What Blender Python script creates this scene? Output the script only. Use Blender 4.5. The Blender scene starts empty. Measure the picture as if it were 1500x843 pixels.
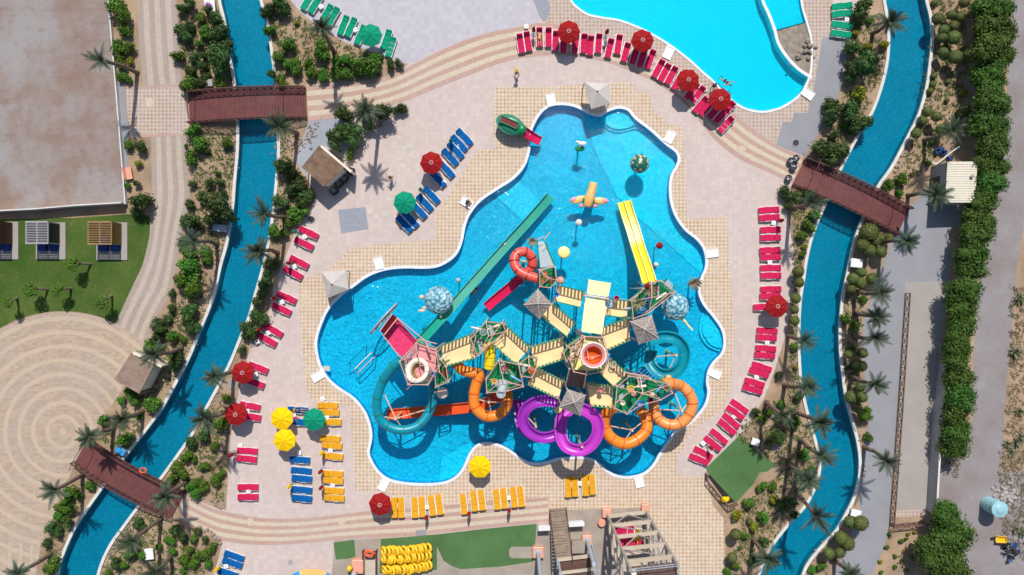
import bpy, math, random
from math import sin, cos, pi, radians, sqrt, atan2, tan, hypot
from mathutils import Vector, Matrix, noise
from mathutils.geometry import tessellate_polygon
random.seed(7)
sc = bpy.context.scene
COL = sc.collection
# ---------------------------------------------------------------- image pixels to world
# Positions are image pixels, 13.5 per metre of ground, origin at (750,421.5);
# HC is the height of the camera, so W() sets raised points on their pixel's ray.
S, HC = 13.5, 86.0
def W(px, py, h=0.0):
    k = (1 - h / HC) / S
    return Vector(((px - 750) * k, (421.5 - py) * k, h))
def WL(pts, h=0.0):
    return [W(p[0], p[1], p[2] if len(p) > 2 else h) for p in pts]
def V2(p): return Vector((p[0], p[1], 0))

# ---------------------------------------------------------------- materials
MATS = {}
def lin(c):
    f = lambda v: v / 12.92 if v <= .04045 else ((v + .055) / 1.055) ** 2.4
    return tuple(f(v / 255) for v in c)
def newmat(name):
    m = bpy.data.materials.new(name); m.use_nodes = True
    nt = m.node_tree; b = nt.nodes['Principled BSDF']
    MATS[name] = m
    return m, nt, b
def node(nt, t, **kw):
    n = nt.nodes.new(t)
    for k, v in kw.items():
        if k in n.inputs: n.inputs[k].default_value = v
        else: setattr(n, k, v)
    return n
def noisy(nt, scale, detail=3, rough=.55, vec=None):
    n = node(nt, 'ShaderNodeTexNoise'); n.inputs['Scale'].default_value = scale
    n.inputs['Detail'].default_value = detail; n.inputs['Roughness'].default_value = rough
    if vec is None:
        tc = node(nt, 'ShaderNodeTexCoord'); vec = tc.outputs['Object']
    nt.links.new(vec, n.inputs['Vector'])
    return n
def mixc(nt, fac, a, b, mode='MIX'):
    m = node(nt, 'ShaderNodeMix', data_type='RGBA', blend_type=mode)
    for sock, v in ((m.inputs[0], fac), (m.inputs[6], a), (m.inputs[7], b)):
        if hasattr(v, 'links'): nt.links.new(v, sock)
        elif isinstance(v, (int, float)): sock.default_value = v
        else: sock.default_value = (*v, 1)
    return m.outputs[2]
def mathn(nt, op, a, b=0.0, c=0.0):
    n = node(nt, 'ShaderNodeMath', operation=op)
    for i, v in enumerate((a, b, c)):
        if hasattr(v, 'links'): nt.links.new(v, n.inputs[i])
        else: n.inputs[i].default_value = v
    return n.outputs[0]
def ramp(nt, fac, lo, hi):
    n = node(nt, 'ShaderNodeMapRange'); n.inputs[1].default_value = lo; n.inputs[2].default_value = hi
    nt.links.new(fac, n.inputs[0]); return n.outputs[0]
def bumpn(nt, b, h, strength=.3, dist=.02):
    n = node(nt, 'ShaderNodeBump'); n.inputs['Strength'].default_value = strength
    n.inputs['Distance'].default_value = dist
    nt.links.new(h, n.inputs['Height']); nt.links.new(n.outputs[0], b.inputs['Normal'])
def sc3(c, k): return tuple(min(1, v * k) for v in c)
def M(name, col, rough=.7, var=.12, scale=2.0, bump=0.0, spec=.4, metal=0.0, objrand=0.0, second=None):
    m, nt, b = newmat(name)
    n1 = noisy(nt, scale, 4)
    f = ramp(nt, n1.outputs[0], .3, .7)
    c = mixc(nt, f, sc3(col, 1 - var), second or sc3(col, 1 + var))
    n2 = noisy(nt, scale * 7, 3)
    c = mixc(nt, mathn(nt, 'MULTIPLY', ramp(nt, n2.outputs[0], .35, .75), var * 1.2), c, sc3(col, .6))
    if objrand:
        oi = node(nt, 'ShaderNodeObjectInfo')
        hs = node(nt, 'ShaderNodeHueSaturation')
        nt.links.new(c, hs.inputs['Color'])
        nt.links.new(mathn(nt, 'MULTIPLY_ADD', oi.outputs['Random'], objrand, 1 - objrand / 2), hs.inputs['Value'])
        nt.links.new(mathn(nt, 'MULTIPLY_ADD', oi.outputs['Random'], objrand * .10, .5 - objrand * .05), hs.inputs['Hue'])
        c = hs.outputs[0]
    nt.links.new(c, b.inputs['Base Color'])
    b.inputs['Roughness'].default_value = rough
    b.inputs['Specular IOR Level'].default_value = spec
    b.inputs['Metallic'].default_value = metal
    if bump: bumpn(nt, b, n2.outputs[0], bump, .03)
    return m
def leafmat(name, col, col2, objrand=.35):
    m, nt, b = newmat(name)
    g = node(nt, 'ShaderNodeNewGeometry')
    n = noisy(nt, 2.2, 2)
    f = mathn(nt, 'MULTIPLY_ADD', n.outputs[0], .9, mathn(nt, 'MULTIPLY_ADD', g.outputs['Random Per Island'], .7, -.35))
    c = mixc(nt, f, col, col2)
    oi = node(nt, 'ShaderNodeObjectInfo'); hs = node(nt, 'ShaderNodeHueSaturation')
    nt.links.new(c, hs.inputs['Color'])
    nt.links.new(mathn(nt, 'MULTIPLY_ADD', oi.outputs['Random'], objrand, 1 - objrand / 2), hs.inputs['Value'])
    nt.links.new(mathn(nt, 'MULTIPLY_ADD', oi.outputs['Random'], .05, .475), hs.inputs['Hue'])
    nt.links.new(hs.outputs[0], b.inputs['Base Color'])
    b.inputs['Roughness'].default_value = .6; b.inputs['Specular IOR Level'].default_value = .25
    return m
def tilemat(name, c1, c2, cell, rot=45, mortar=.03, mcol=None, var=.35, stain=None):
    """checker of two tile colours, with per-area fading and grout"""
    m, nt, b = newmat(name)
    tc = node(nt, 'ShaderNodeTexCoord'); mp = node(nt, 'ShaderNodeMapping')
    mp.inputs['Rotation'].default_value = (0, 0, radians(rot)); nt.links.new(tc.outputs['Object'], mp.inputs[0])
    br = node(nt, 'ShaderNodeTexBrick', offset=0.0, squash=1.0)
    nt.links.new(mp.outputs[0], br.inputs['Vector'])
    br.inputs['Color1'].default_value = (*sc3(c1, .93), 1); br.inputs['Color2'].default_value = (*sc3(c1, 1.07), 1)
    br.inputs['Mortar'].default_value = (*(mcol or sc3(c1, .7)), 1)
    br.inputs['Scale'].default_value = 1; br.inputs['Mortar Size'].default_value = mortar * cell
    br.inputs['Brick Width'].default_value = cell; br.inputs['Row Height'].default_value = cell
    c = br.outputs[0]
    if c2:
        ch = node(nt, 'ShaderNodeTexChecker'); ch.inputs['Scale'].default_value = 1 / cell
        nt.links.new(mp.outputs[0], ch.inputs['Vector'])
        wn = node(nt, 'ShaderNodeTexWhiteNoise', noise_dimensions='2D')
        sn = node(nt, 'ShaderNodeVectorMath', operation='SNAP'); sn.inputs[1].default_value = (cell, cell, 1)
        nt.links.new(mp.outputs[0], sn.inputs[0]); nt.links.new(sn.outputs[0], wn.inputs['Vector'])
        n = noisy(nt, .35, 4)
        fade = ramp(nt, n.outputs[0], .3, .7)
        fac = mathn(nt, 'MULTIPLY', ch.outputs['Fac'], mathn(nt, 'MULTIPLY_ADD', fade, .5, mathn(nt, 'MULTIPLY_ADD', wn.outputs[0], .45, .3)))
        c = mixc(nt, fac, c, c2)
    n3 = noisy(nt, .12, 5, .6); n4 = noisy(nt, 1.6, 4, .65)
    c = mixc(nt, mathn(nt, 'MULTIPLY', ramp(nt, n3.outputs[0], .35, .7), var), c, stain or sc3(c1, .8))
    c = mixc(nt, mathn(nt, 'MULTIPLY', ramp(nt, n4.outputs[0], .45, .8), var * .7), c, sc3(c1, .72))
    nt.links.new(c, b.inputs['Base Color']); b.inputs['Roughness'].default_value = .75
    b.inputs['Specular IOR Level'].default_value = .25
    return m
def watermat(name, tint, bscale=3.5, bstr=.25, rough=.06):
    m, nt, b = newmat(name)
    out = nt.nodes['Material Output']; nt.nodes.remove(b)
    tr = node(nt, 'ShaderNodeBsdfTransparent'); tr.inputs[0].default_value = (*tint, 1)
    gl = node(nt, 'ShaderNodeBsdfGlossy'); gl.inputs['Roughness'].default_value = rough
    gl.inputs['Color'].default_value = (1, 1, 1, 1)
    n = noisy(nt, bscale, 3, .6); n2 = noisy(nt, bscale * .25, 2)
    h = mathn(nt, 'ADD', n.outputs[0], n2.outputs[0])
    bp = node(nt, 'ShaderNodeBump'); bp.inputs['Strength'].default_value = bstr; bp.inputs['Distance'].default_value = .2
    nt.links.new(h, bp.inputs['Height'])
    fr = node(nt, 'ShaderNodeFresnel'); fr.inputs[0].default_value = 1.33
    nt.links.new(bp.outputs[0], fr.inputs['Normal']); nt.links.new(bp.outputs[0], gl.inputs['Normal'])
    mx = node(nt, 'ShaderNodeMixShader')
    nt.links.new(fr.outputs[0], mx.inputs[0]); nt.links.new(tr.outputs[0], mx.inputs[1]); nt.links.new(gl.outputs[0], mx.inputs[2])
    nt.links.new(mx.outputs[0], out.inputs['Surface'])
    return m
def poolfloor(name, c, c2):
    m, nt, b = newmat(name)
    tc = node(nt, 'ShaderNodeTexCoord')
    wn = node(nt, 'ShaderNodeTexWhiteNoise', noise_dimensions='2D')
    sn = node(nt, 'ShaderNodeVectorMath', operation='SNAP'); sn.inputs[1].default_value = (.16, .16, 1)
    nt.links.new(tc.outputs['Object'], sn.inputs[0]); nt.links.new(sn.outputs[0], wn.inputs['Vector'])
    n = noisy(nt, .25, 4)
    vo = node(nt, 'ShaderNodeTexVoronoi', feature='DISTANCE_TO_EDGE'); vo.inputs['Scale'].default_value = 1.6
    n2 = noisy(nt, 2.0, 3)
    va = node(nt, 'ShaderNodeVectorMath', operation='MULTIPLY_ADD'); va.inputs[1].default_value = (.5, .5, 0)
    nt.links.new(n2.outputs['Color'], va.inputs[0]); nt.links.new(tc.outputs['Object'], va.inputs[2]); nt.links.new(va.outputs[0], vo.inputs['Vector'])
    f = mathn(nt, 'MULTIPLY_ADD', mathn(nt, 'POWER', wn.outputs[0], 2.2), .6, mathn(nt, 'MULTIPLY_ADD', n.outputs[0], .7, -.2))  # bright speckle paints sun sparkle and caustics into the tile colour
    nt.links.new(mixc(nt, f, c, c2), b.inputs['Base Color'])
    b.inputs['Roughness'].default_value = .6
    return m
def ringmat(name, base, band, centre, spacing, frac):
    m, nt, b = newmat(name)
    tc = node(nt, 'ShaderNodeTexCoord')
    vs = node(nt, 'ShaderNodeVectorMath', operation='DISTANCE'); vs.inputs[1].default_value = (centre[0], centre[1], 0)
    n0 = noisy(nt, .8, 2)
    nt.links.new(tc.outputs['Object'], vs.inputs[0])
    r = mathn(nt, 'MULTIPLY_ADD', n0.outputs[0], .12, vs.outputs['Value'])
    fr = mathn(nt, 'FRACT', mathn(nt, 'DIVIDE', r, spacing))
    band_f = mathn(nt, 'LESS_THAN', fr, frac)
    n = noisy(nt, .25, 5, .6); n3 = noisy(nt, 2.5, 4, .7)
    br = node(nt, 'ShaderNodeTexBrick'); nt.links.new(tc.outputs['Object'], br.inputs['Vector'])
    br.inputs['Color1'].default_value = (*sc3(base, .9), 1); br.inputs['Color2'].default_value = (*sc3(base, 1.12), 1)
    br.inputs['Mortar'].default_value = (*sc3(base, .75), 1); br.inputs['Scale'].default_value = 1
    br.inputs['Brick Width'].default_value = .5; br.inputs['Row Height'].default_value = .25; br.inputs['Mortar Size'].default_value = .012
    c = mixc(nt, mathn(nt, 'MULTIPLY', band_f, mathn(nt, 'MULTIPLY_ADD', n3.outputs[0], .6, .4)), br.outputs[0], band)
    c = mixc(nt, mathn(nt, 'MULTIPLY', ramp(nt, n.outputs[0], .45, .75), .4), c, (.38, .34, .32))
    nt.links.new(c, b.inputs['Base Color']); b.inputs['Roughness'].default_value = .8; b.inputs['Specular IOR Level'].default_value = .2
    return m

PINK = lin((202, 36, 84))
M('sand', (.38, .268, .178), .95, .30, .35, .7, .1)
m, nt, b = newmat('dirt_yard')
tc = node(nt, 'ShaderNodeTexCoord'); br = node(nt, 'ShaderNodeTexBrick', offset=0.37, squash=1.0); n9 = noisy(nt, .5, 4, .6)
va = node(nt, 'ShaderNodeVectorMath', operation='MULTIPLY_ADD'); va.inputs[1].default_value = (.9, .9, 0)
nt.links.new(n9.outputs['Color'], va.inputs[0]); nt.links.new(tc.outputs['Object'], va.inputs[2]); nt.links.new(va.outputs[0], br.inputs['Vector'])
br.inputs['Color1'].default_value = (.27, .20, .17, 1); br.inputs['Color2'].default_value = (.31, .275, .265, 1); br.inputs['Mortar'].default_value = (.18, .13, .11, 1)
br.inputs['Scale'].default_value = 1; br.inputs['Brick Width'].default_value = 5.2; br.inputs['Row Height'].default_value = 3.4; br.inputs['Mortar Size'].default_value = .035; br.inputs['Mortar Smooth'].default_value = 1.0
n1 = noisy(nt, .16, 6, .65); n2 = noisy(nt, 1.3, 5, .7); n3 = noisy(nt, .07, 3)
c = mixc(nt, ramp(nt, n3.outputs[0], .35, .65), br.outputs[0], (.275, .205, .175))
c = mixc(nt, mathn(nt, 'MULTIPLY', ramp(nt, n1.outputs[0], .45, .62), .7), c, (.325, .305, .30))
c = mixc(nt, mathn(nt, 'MULTIPLY', ramp(nt, n1.outputs[0], .50, .30), .7), c, (.24, .148, .105))
c = mixc(nt, mathn(nt, 'MULTIPLY', ramp(nt, n2.outputs[0], .52, .8), .6), c, (.15, .105, .09))
nt.links.new(c, b.inputs['Base Color']); b.inputs['Roughness'].default_value = .95; b.inputs['Specular IOR Level'].default_value = .1
M('road_dirt', (.30, .25, .24), .95, .18, .25, .3, .1, second=(.32, .30, .31))
M('gray_paving', (.285, .285, .31), .85, .06, .4, .1, .2)
M('blue_gray_paving', (.33, .35, .40), .85, .10, .5, .1, .2)
M('beige_paving', (.36, .325, .30), .85, .07, .4, .1, .2)
tilemat('deck_tile', (.585, .48, .44), None, .5, 0, .04, (.54, .44, .41), .36)
tilemat('upper_deck_tile', (.49, .465, .51), None, .5, 0, .03, (.47, .445, .49), .18)
tilemat('checker_tile', (.66, .55, .43), (.47, .31, .18), .285, 45, .03, (.50, .40, .31), .3, (.55, .42, .35))
tilemat('pale_checker', (.53, .44, .375), (.38, .255, .175), .285, 45, .03, (.48, .40, .36), .3, (.50, .42, .41))
tilemat('slate_tile', (.30, .31, .36), None, .33, 0, .05, (.26, .27, .31), .15)
tilemat('path_pink', (.47, .295, .24), None, .25, 8, .04, (.43, .31, .27), .35, (.52, .42, .38))
tilemat('path_cream', (.60, .50, .37), None, .25, 8, .04, (.52, .43, .33), .35, (.52, .44, .38))
tilemat('walk_base', (.365, .285, .235), None, .25, 3, .04, (.37, .30, .26), .4, (.40, .36, .36))
tilemat('walk_band', (.47, .385, .30), None, .25, 3, .04, (.5, .42, .34), .4, (.46, .41, .38))
M('kerb_white', (.66, .64, .60), .8, .10, 1.2, .1)
M('coping_white', (.72, .74, .76), .6, .08, 1.2, .1)
m, nt, b = newmat('lawn')
n1 = noisy(nt, .22, 5, .65); n2 = noisy(nt, 3.0, 4, .7); n3 = noisy(nt, .5, 5, .7)
c = mixc(nt, ramp(nt, n1.outputs[0], .35, .65), (.045, .10, .018), (.10, .145, .032))
c = mixc(nt, mathn(nt, 'MULTIPLY', ramp(nt, n3.outputs[0], .58, .78), .75), c, (.22, .17, .09))
c = mixc(nt, mathn(nt, 'MULTIPLY', ramp(nt, n2.outputs[0], .4, .8), .5), c, (.03, .055, .012))
nt.links.new(c, b.inputs['Base Color']); b.inputs['Roughness'].default_value = .95; b.inputs['Specular IOR Level'].default_value = .1; bumpn(nt, b, n2.outputs[0], .8, .05)
M('turf', (.085, .175, .062), .95, .18, .3, .3, .1, second=(.10, .20, .075))
M('stair_wood', (.30, .225, .17), .8, .2, 1.5)
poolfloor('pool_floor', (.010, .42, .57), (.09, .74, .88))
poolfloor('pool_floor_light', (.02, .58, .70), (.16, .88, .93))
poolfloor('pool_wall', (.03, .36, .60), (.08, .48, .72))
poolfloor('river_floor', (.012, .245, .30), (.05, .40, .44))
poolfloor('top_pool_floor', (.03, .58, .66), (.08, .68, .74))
watermat('pool_water', (.28, .87, .98), 3.0, .5)
watermat('top_water', (.12, .90, .99), 2.5, .10)
watermat('river_water', (.16, .76, .92), 1.8, .45)
WHITE = M('white_plastic', (.80, .80, .80), .4, .04)
M('dark_plastic', (.03, .03, .035), .5, .1)
M('steel', (.55, .56, .58), .35, .05, metal=.8)
for nme, c in (('pink', PINK), ('blue', lin((8, 92, 160))), ('yellow', lin((222, 160, 36))), ('green', lin((8, 148, 112))),
               ('navy', lin((25, 45, 105)))):
    M('cushion_' + nme, c, .85, .10, 3, .3, .15)
    M('head_' + nme, sc3(c, .92), .85, .10, 3, .3, .15)
M('canopy_red', lin((150, 26, 28)), .8, .08, 2, 0, .15)
M('canopy_green', lin((10, 140, 108)), .8, .08, 2, 0, .15)
M('canopy_yellow', lin((245, 198, 12)), .8, .06, 2, 0, .15)
M('canopy_gray', lin((192, 184, 178)), .85, .06, 2, 0, .1)
M('thatch', (.36, .31, .28), .95, .4, 6, .8, .05)
M('brown_roof', (.225, .13, .08), .9, .3, 1.2, .5, .1, second=(.30, .205, .15))
M('taupe_roof', (.30, .215, .17), .9, .18, 1.5, .3, .1)
M('cream_metal', (.70, .64, .52), .5, .06, 1)
M('maroon_deck', (.165, .058, .056), .75, .16, 1.2, .2, .2)
M('maroon_dark', (.115, .045, .040), .7, .12, 2)
M('lattice_brown', (.17, .085, .065), .7, .15, 2)
M('ochre_wood', (.32, .20, .08), .7, .15, 1.5)
M('ochre_panel', (.22, .125, .03), .7, .15, 1.5)
M('gray_wood', (.36, .35, .36), .7, .12, 1.5)
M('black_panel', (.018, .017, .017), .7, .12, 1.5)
M('brown_panel', (.10, .04, .025), .7, .12, 1.5)
M('trunk_palm', (.20, .145, .11), .9, .3, 8, .8, .1)
M('trunk_wood', (.26, .20, .16), .9, .25, 6, .6, .1)
leafmat('leaf_bright', (.045, .125, .012), (.115, .23, .025))
leafmat('leaf_dark', (.024, .055, .014), (.078, .135, .032), .5)
leafmat('leaf_olive', (.075, .105, .026), (.15, .18, .05))
leafmat('leaf_yellow', (.10, .15, .015), (.42, .36, .02), .2)
leafmat('leaf_hedge', (.020, .058, .008), (.082, .155, .016), .25)
leafmat('leaf_palm', (.030, .052, .032), (.095, .13, .075), .3)
leafmat('leaf_agave', (.14, .16, .085), (.24, .25, .14), .2)
leafmat('leaf_dry', (.16, .13, .075), (.24, .20, .11), .2)
M('rock', (.30, .25, .20), .95, .3, 2, .6, .1)
M('rubble', (.40, .36, .33), .95, .3, 3, .6, .1)
M('skin', (.42, .24, .16), .6, .06, 3)
M('hair', (.03, .02, .015), .6, .1, 3)
M('cloth_dark', (.04, .045, .07), .8, .1, 3)
M('cloth_yellow', (.62, .42, .12), .8, .1, 3)
M('cloth_red', (.45, .03, .04), .8, .1, 3)
for nme, c in (('teal', (5, 142, 162)), ('green_slide', (8, 152, 132)), ('orange', (245, 140, 45)), ('coral', (232, 92, 78)),
               ('magenta', (215, 25, 85)), ('purple', (190, 62, 190)), ('tangerine', (232, 88, 38)), ('violet', (160, 50, 178)), ('deep_purple', (140, 40, 150)), ('sun_yellow', (250, 222, 40)),
               ('pale_yellow', (250, 232, 150)), ('light_orange', (242, 152, 82)), ('deck_green', (8, 125, 72)), ('rail_green', (38, 125, 92)),
               ('cream', (240, 212, 160)), ('pipe_cream', (222, 190, 160)), ('pipe_pink', (215, 165, 155)), ('slat_cream', (235, 218, 175)),
               ('rosy', (225, 150, 155)), ('bowl_white', (235, 222, 205)), ('salmon', (222, 160, 136)), ('pipe_gray', (175, 185, 200)),
               ('sky_blue', (60, 150, 215)), ('ring_yellow', (245, 195, 40)), ('tank_cyan', (150, 198, 205)), ('deep_blue', (28, 62, 112)),
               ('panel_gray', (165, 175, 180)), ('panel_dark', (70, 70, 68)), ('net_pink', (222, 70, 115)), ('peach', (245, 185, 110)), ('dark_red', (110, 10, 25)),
               ('boat_green', (40, 125, 100)), ('truss', (160, 155, 150)), ('truss_beam', (196, 180, 160)), ('plank_brown', (105, 78, 70)), ('bucket_orange', (215, 95, 30))):
    M(nme, lin(c), .36, .10, .7, 0, .45)
tilemat('pale_tile', (.58, .53, .47), None, .25, 0, .04, (.5, .46, .41), .3)
M('concrete', (.36, .305, .255), .9, .15, .6, .2, .15)
M('net_pink', lin((222, 60, 110)), .8, .35, 5.0, .5, .2)
m, nt, b = newmat('shell')
tc = node(nt, 'ShaderNodeTexCoord')
vo = node(nt, 'ShaderNodeTexVoronoi'); vo.inputs['Scale'].default_value = 3.0
nt.links.new(tc.outputs['Object'], vo.inputs['Vector'])
f = ramp(nt, vo.outputs['Distance'], .12, .75)
nt.links.new(mixc(nt, f, lin((190, 220, 226)), lin((52, 132, 158))), b.inputs['Base Color'])
b.inputs['Roughness'].default_value = .3
m, nt, b = newmat('mosaic_ball')
tc = node(nt, 'ShaderNodeTexCoord')
vo = node(nt, 'ShaderNodeTexVoronoi'); vo.inputs['Scale'].default_value = 2.6
nt.links.new(tc.outputs['Object'], vo.inputs['Vector'])
f = ramp(nt, vo.outputs['Distance'], .38, .46)
nt.links.new(mixc(nt, f, lin((215, 195, 150)), lin((30, 105, 95))), b.inputs['Base Color'])
b.inputs['Roughness'].default_value = .35
m, nt, b = newmat('stripe_towel')
tc = node(nt, 'ShaderNodeTexCoord'); sx = node(nt, 'ShaderNodeSeparateXYZ'); nt.links.new(tc.outputs['Object'], sx.inputs[0])
f = mathn(nt, 'LESS_THAN', mathn(nt, 'FRACT', mathn(nt, 'MULTIPLY', sx.outputs[0], 7.0)), .5)
nt.links.new(mixc(nt, f, (.75, .75, .78), lin((90, 60, 130))), b.inputs['Base Color']); b.inputs['Roughness'].default_value = .9

# ---------------------------------------------------------------- mesh builder
class MB:
    def __init__(s): s.v = []; s.f = []; s.mi = []
    def add(s, vs, fs, mi=0):
        o = len(s.v); s.v += [tuple(v) for v in vs]
        s.f += [tuple(i + o for i in f) for f in fs]; s.mi += [mi] * len(fs); return s
    def box(s, c, d, M3=None, mi=0):
        x, y, z = d[0] / 2, d[1] / 2, d[2] / 2
        vs = [Vector((a * x, b * y, e * z)) for a in (-1, 1) for b in (-1, 1) for e in (-1, 1)]
        if M3 is not None: vs = [M3 @ v for v in vs]
        c = Vector(c)
        return s.add([v + c for v in vs], [(0, 1, 3, 2), (4, 6, 7, 5), (0, 4, 5, 1), (2, 3, 7, 6), (0, 2, 6, 4), (1, 5, 7, 3)], mi)
    def rbox(s, c, d, r=.03, rotz=0, mi=0):
        """box with bevelled vertical edges and top rim"""
        x, y, z = d[0] / 2, d[1] / 2, d[2]
        pts = []
        for (sx_, sy_, a0) in ((1, 1, 0), (-1, 1, 90), (-1, -1, 180), (1, -1, 270)):
            for a in (0, 45, 90):
                t = radians(a0 + a); pts.append((sx_ * (x - r) + r * cos(t), sy_ * (y - r) + r * sin(t)))
        rings = [(1, -z / 2), (1, z / 2 - r * .6), (1 - r / max(x, y), z / 2)]
        vs = []
        R = Matrix.Rotation(rotz, 3, 'Z')
        for k, h in rings: vs += [R @ Vector((p[0] * k, p[1] * k, h)) + Vector(c) for p in pts]
        n = 12; fs = []
        for j in range(2): fs += [(j * n + i, j * n + (i + 1) % n, (j + 1) * n + (i + 1) % n, (j + 1) * n + i) for i in range(n)]
        fs += [tuple(range(2 * n, 3 * n)), tuple(range(n - 1, -1, -1))]
        return s.add(vs, fs, mi)
    def bar(s, a, b, w=.05, h=None, mi=0):
        a, b = Vector(a), Vector(b); d = b - a
        if d.length < 1e-5: return s
        h = h or w; t = d.normalized()
        up = Vector((0, 0, 1)) if abs(t.z) < .95 else Vector((0, 1, 0))
        sd = t.cross(up).normalized(); u = sd.cross(t)
        M3 = Matrix((sd, t, u)).transposed()
        return s.box((a + b) / 2, (w, d.length, h), M3, mi)
    def tube(s, pts, r, seg=8, mi=0, closed=False, caps=True):
        pts = [Vector(p) for p in pts]; n = len(pts); rs = r if isinstance(r, (list, tuple)) else [r] * n
        vs = []; ref = Vector((0, 0, 1))
        for i, p in enumerate(pts):
            a = pts[(i - 1) % n] if (i or closed) else p; b2 = pts[(i + 1) % n] if (i < n - 1 or closed) else p
            t = (b2 - a).normalized()
            sd = t.cross(ref)
            if sd.length < .05: sd = t.cross(Vector((0, 1, 0)))
            sd.normalize(); u = sd.cross(t)
            vs += [p + rs[i] * (cos(2 * pi * k / seg) * sd + sin(2 * pi * k / seg) * u) for k in range(seg)]
        fs = []
        for i in range(n if closed else n - 1):
            j = (i + 1) % n
            fs += [(i * seg + k, i * seg + (k + 1) % seg, j * seg + (k + 1) % seg, j * seg + k) for k in range(seg)]
        if caps and not closed: fs += [tuple(range(seg - 1, -1, -1)), tuple((n - 1) * seg + k for k in range(seg))]
        return s.add(vs, fs, mi)
    def lathe(s, prof, c=(0, 0, 0), seg=24, M3=None, mi=0, caps=False):
        vs = []; c = Vector(c); n = len(prof)
        for r, z in prof:
            for k in range(seg):
                v = Vector((r * cos(2 * pi * k / seg), r * sin(2 * pi * k / seg), z))
                vs.append((M3 @ v if M3 is not None else v) + c)
        fs = [(i * seg + k, i * seg + (k + 1) % seg, (i + 1) * seg + (k + 1) % seg, (i + 1) * seg + k) for i in range(n - 1) for k in range(seg)]
        if caps: fs += [tuple(range(seg - 1, -1, -1)), tuple((n - 1) * seg + k for k in range(seg))]
        return s.add(vs, fs, mi)
    def sphere(s, c, r, seg=16, rings=10, sq=(1, 1, 1), mi=0):
        vs = [Vector((0, 0, r * sq[2]))]; 
        for i in range(1, rings):
            t = pi * i / rings
            vs += [Vector((r * sq[0] * sin(t) * cos(2 * pi * k / seg), r * sq[1] * sin(t) * sin(2 * pi * k / seg), r * sq[2] * cos(t))) for k in range(seg)]
        vs.append(Vector((0, 0, -r * sq[2]))); c = Vector(c)
        fs = [(0, 1 + k, 1 + (k + 1) % seg) for k in range(seg)]
        for i in range(rings - 2):
            o = 1 + i * seg
            fs += [(o + k, o + seg + k, o + seg + (k + 1) % seg, o + (k + 1) % seg) for k in range(seg)]
        o = 1 + (rings - 2) * seg
        fs += [(o + k, len(vs) - 1, o + (k + 1) % seg) for k in range(seg)]
        return s.add([v + c for v in vs], fs, mi)
    def prism(s, pts, z0, z1, mi=0):
        """solid from a plan polygon (list of Vectors, any winding)"""
        pts = [Vector((p[0], p[1], 0)) for p in pts]
        if area2(pts) < 0: pts = pts[::-1]
        n = len(pts)
        vs = [(p.x, p.y, z0) for p in pts] + [(p.x, p.y, z1) for p in pts]
        tri = tessellate_polygon([pts]); fs = []
        for t in tri:
            a, b2, c = (pts[i] for i in t)
            up = (b2 - a).cross(c - a).z > 0
            t = t if up else t[::-1]
            fs.append(tuple(i + n for i in t)); fs.append(tuple(t[::-1]))
        fs += [(i, (i + 1) % n, (i + 1) % n + n, i + n) for i in range(n)]
        return s.add(vs, fs, mi)
    def sheet(s, outer, holes=(), z=0.0, mi=0):
        loops = [[Vector((p[0], p[1], 0)) for p in l] for l in [outer, *holes]]
        flat = [p for l in loops for p in l]
        fs = []
        for t in tessellate_polygon(loops):
            a, b2, c = (flat[i] for i in t)
            cr = (b2 - a).cross(c - a).z
            if abs(cr) < 1e-9: continue
            fs.append(tuple(t) if cr > 0 else tuple(t[::-1]))
        return s.add([(p.x, p.y, z) for p in flat], fs, mi)
    def wallring(s, poly, z0, z1, mi=0, inward=True):
        n = len(poly); vs = [(p[0], p[1], z0) for p in poly] + [(p[0], p[1], z1) for p in poly]
        return s.add(vs, [(i, (i + 1) % n, (i + 1) % n + n, i + n) for i in range(n)], mi)
    def sweep(s, pts, prof, mi=0, closed_prof=True, caps=True, bank=None):
        """profile (lateral, up) swept along 3-D points, kept upright"""
        n = len(pts); m = len(prof); vs = []
        for i, p in enumerate(pts):
            t = (pts[min(i + 1, n - 1)] - pts[max(i - 1, 0)]).normalized()
            sd = Vector((t.y, -t.x, 0)); 
            if sd.length < 1e-4: sd = Vector((1, 0, 0))
            sd.normalize(); u = sd.cross(t)
            vs += [p + sd * a + u * b2 for a, b2 in prof]
        fs = []; mm = m if closed_prof else m - 1
        for i in range(n - 1):
            fs += [(i * m + k, i * m + (k + 1) % m, (i + 1) * m + (k + 1) % m, (i + 1) * m + k) for k in range(mm)]
        if caps and closed_prof:
            fs += [tuple(range(m - 1, -1, -1)), tuple((n - 1) * m + k for k in range(m))]
        return s.add(vs, fs, mi)
    def build(s, name, mats, parent=None, loc=None, smooth=False):
        me = bpy.data.meshes.new(name)
        me.from_pydata(s.v, [], s.f)
        mats = [mats] if isinstance(mats, str) else mats
        for k in mats: me.materials.append(MATS[k])
        if len(mats) > 1: me.polygons.foreach_set('material_index', s.mi)
        if smooth: me.polygons.foreach_set('use_smooth', [True] * len(me.polygons))
        me.validate(); me.update()
        o = bpy.data.objects.new(name, me); COL.objects.link(o)
        if parent is not None:
            o.parent = parent
        if loc is not None:
            L = Vector(loc)
            for v in me.vertices: v.co -= L
            if parent is None: o.location = L
        return o
def area2(p): return sum(p[i - 1][0] * p[i][1] - p[i][0] * p[i - 1][1] for i in range(len(p)))
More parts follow.
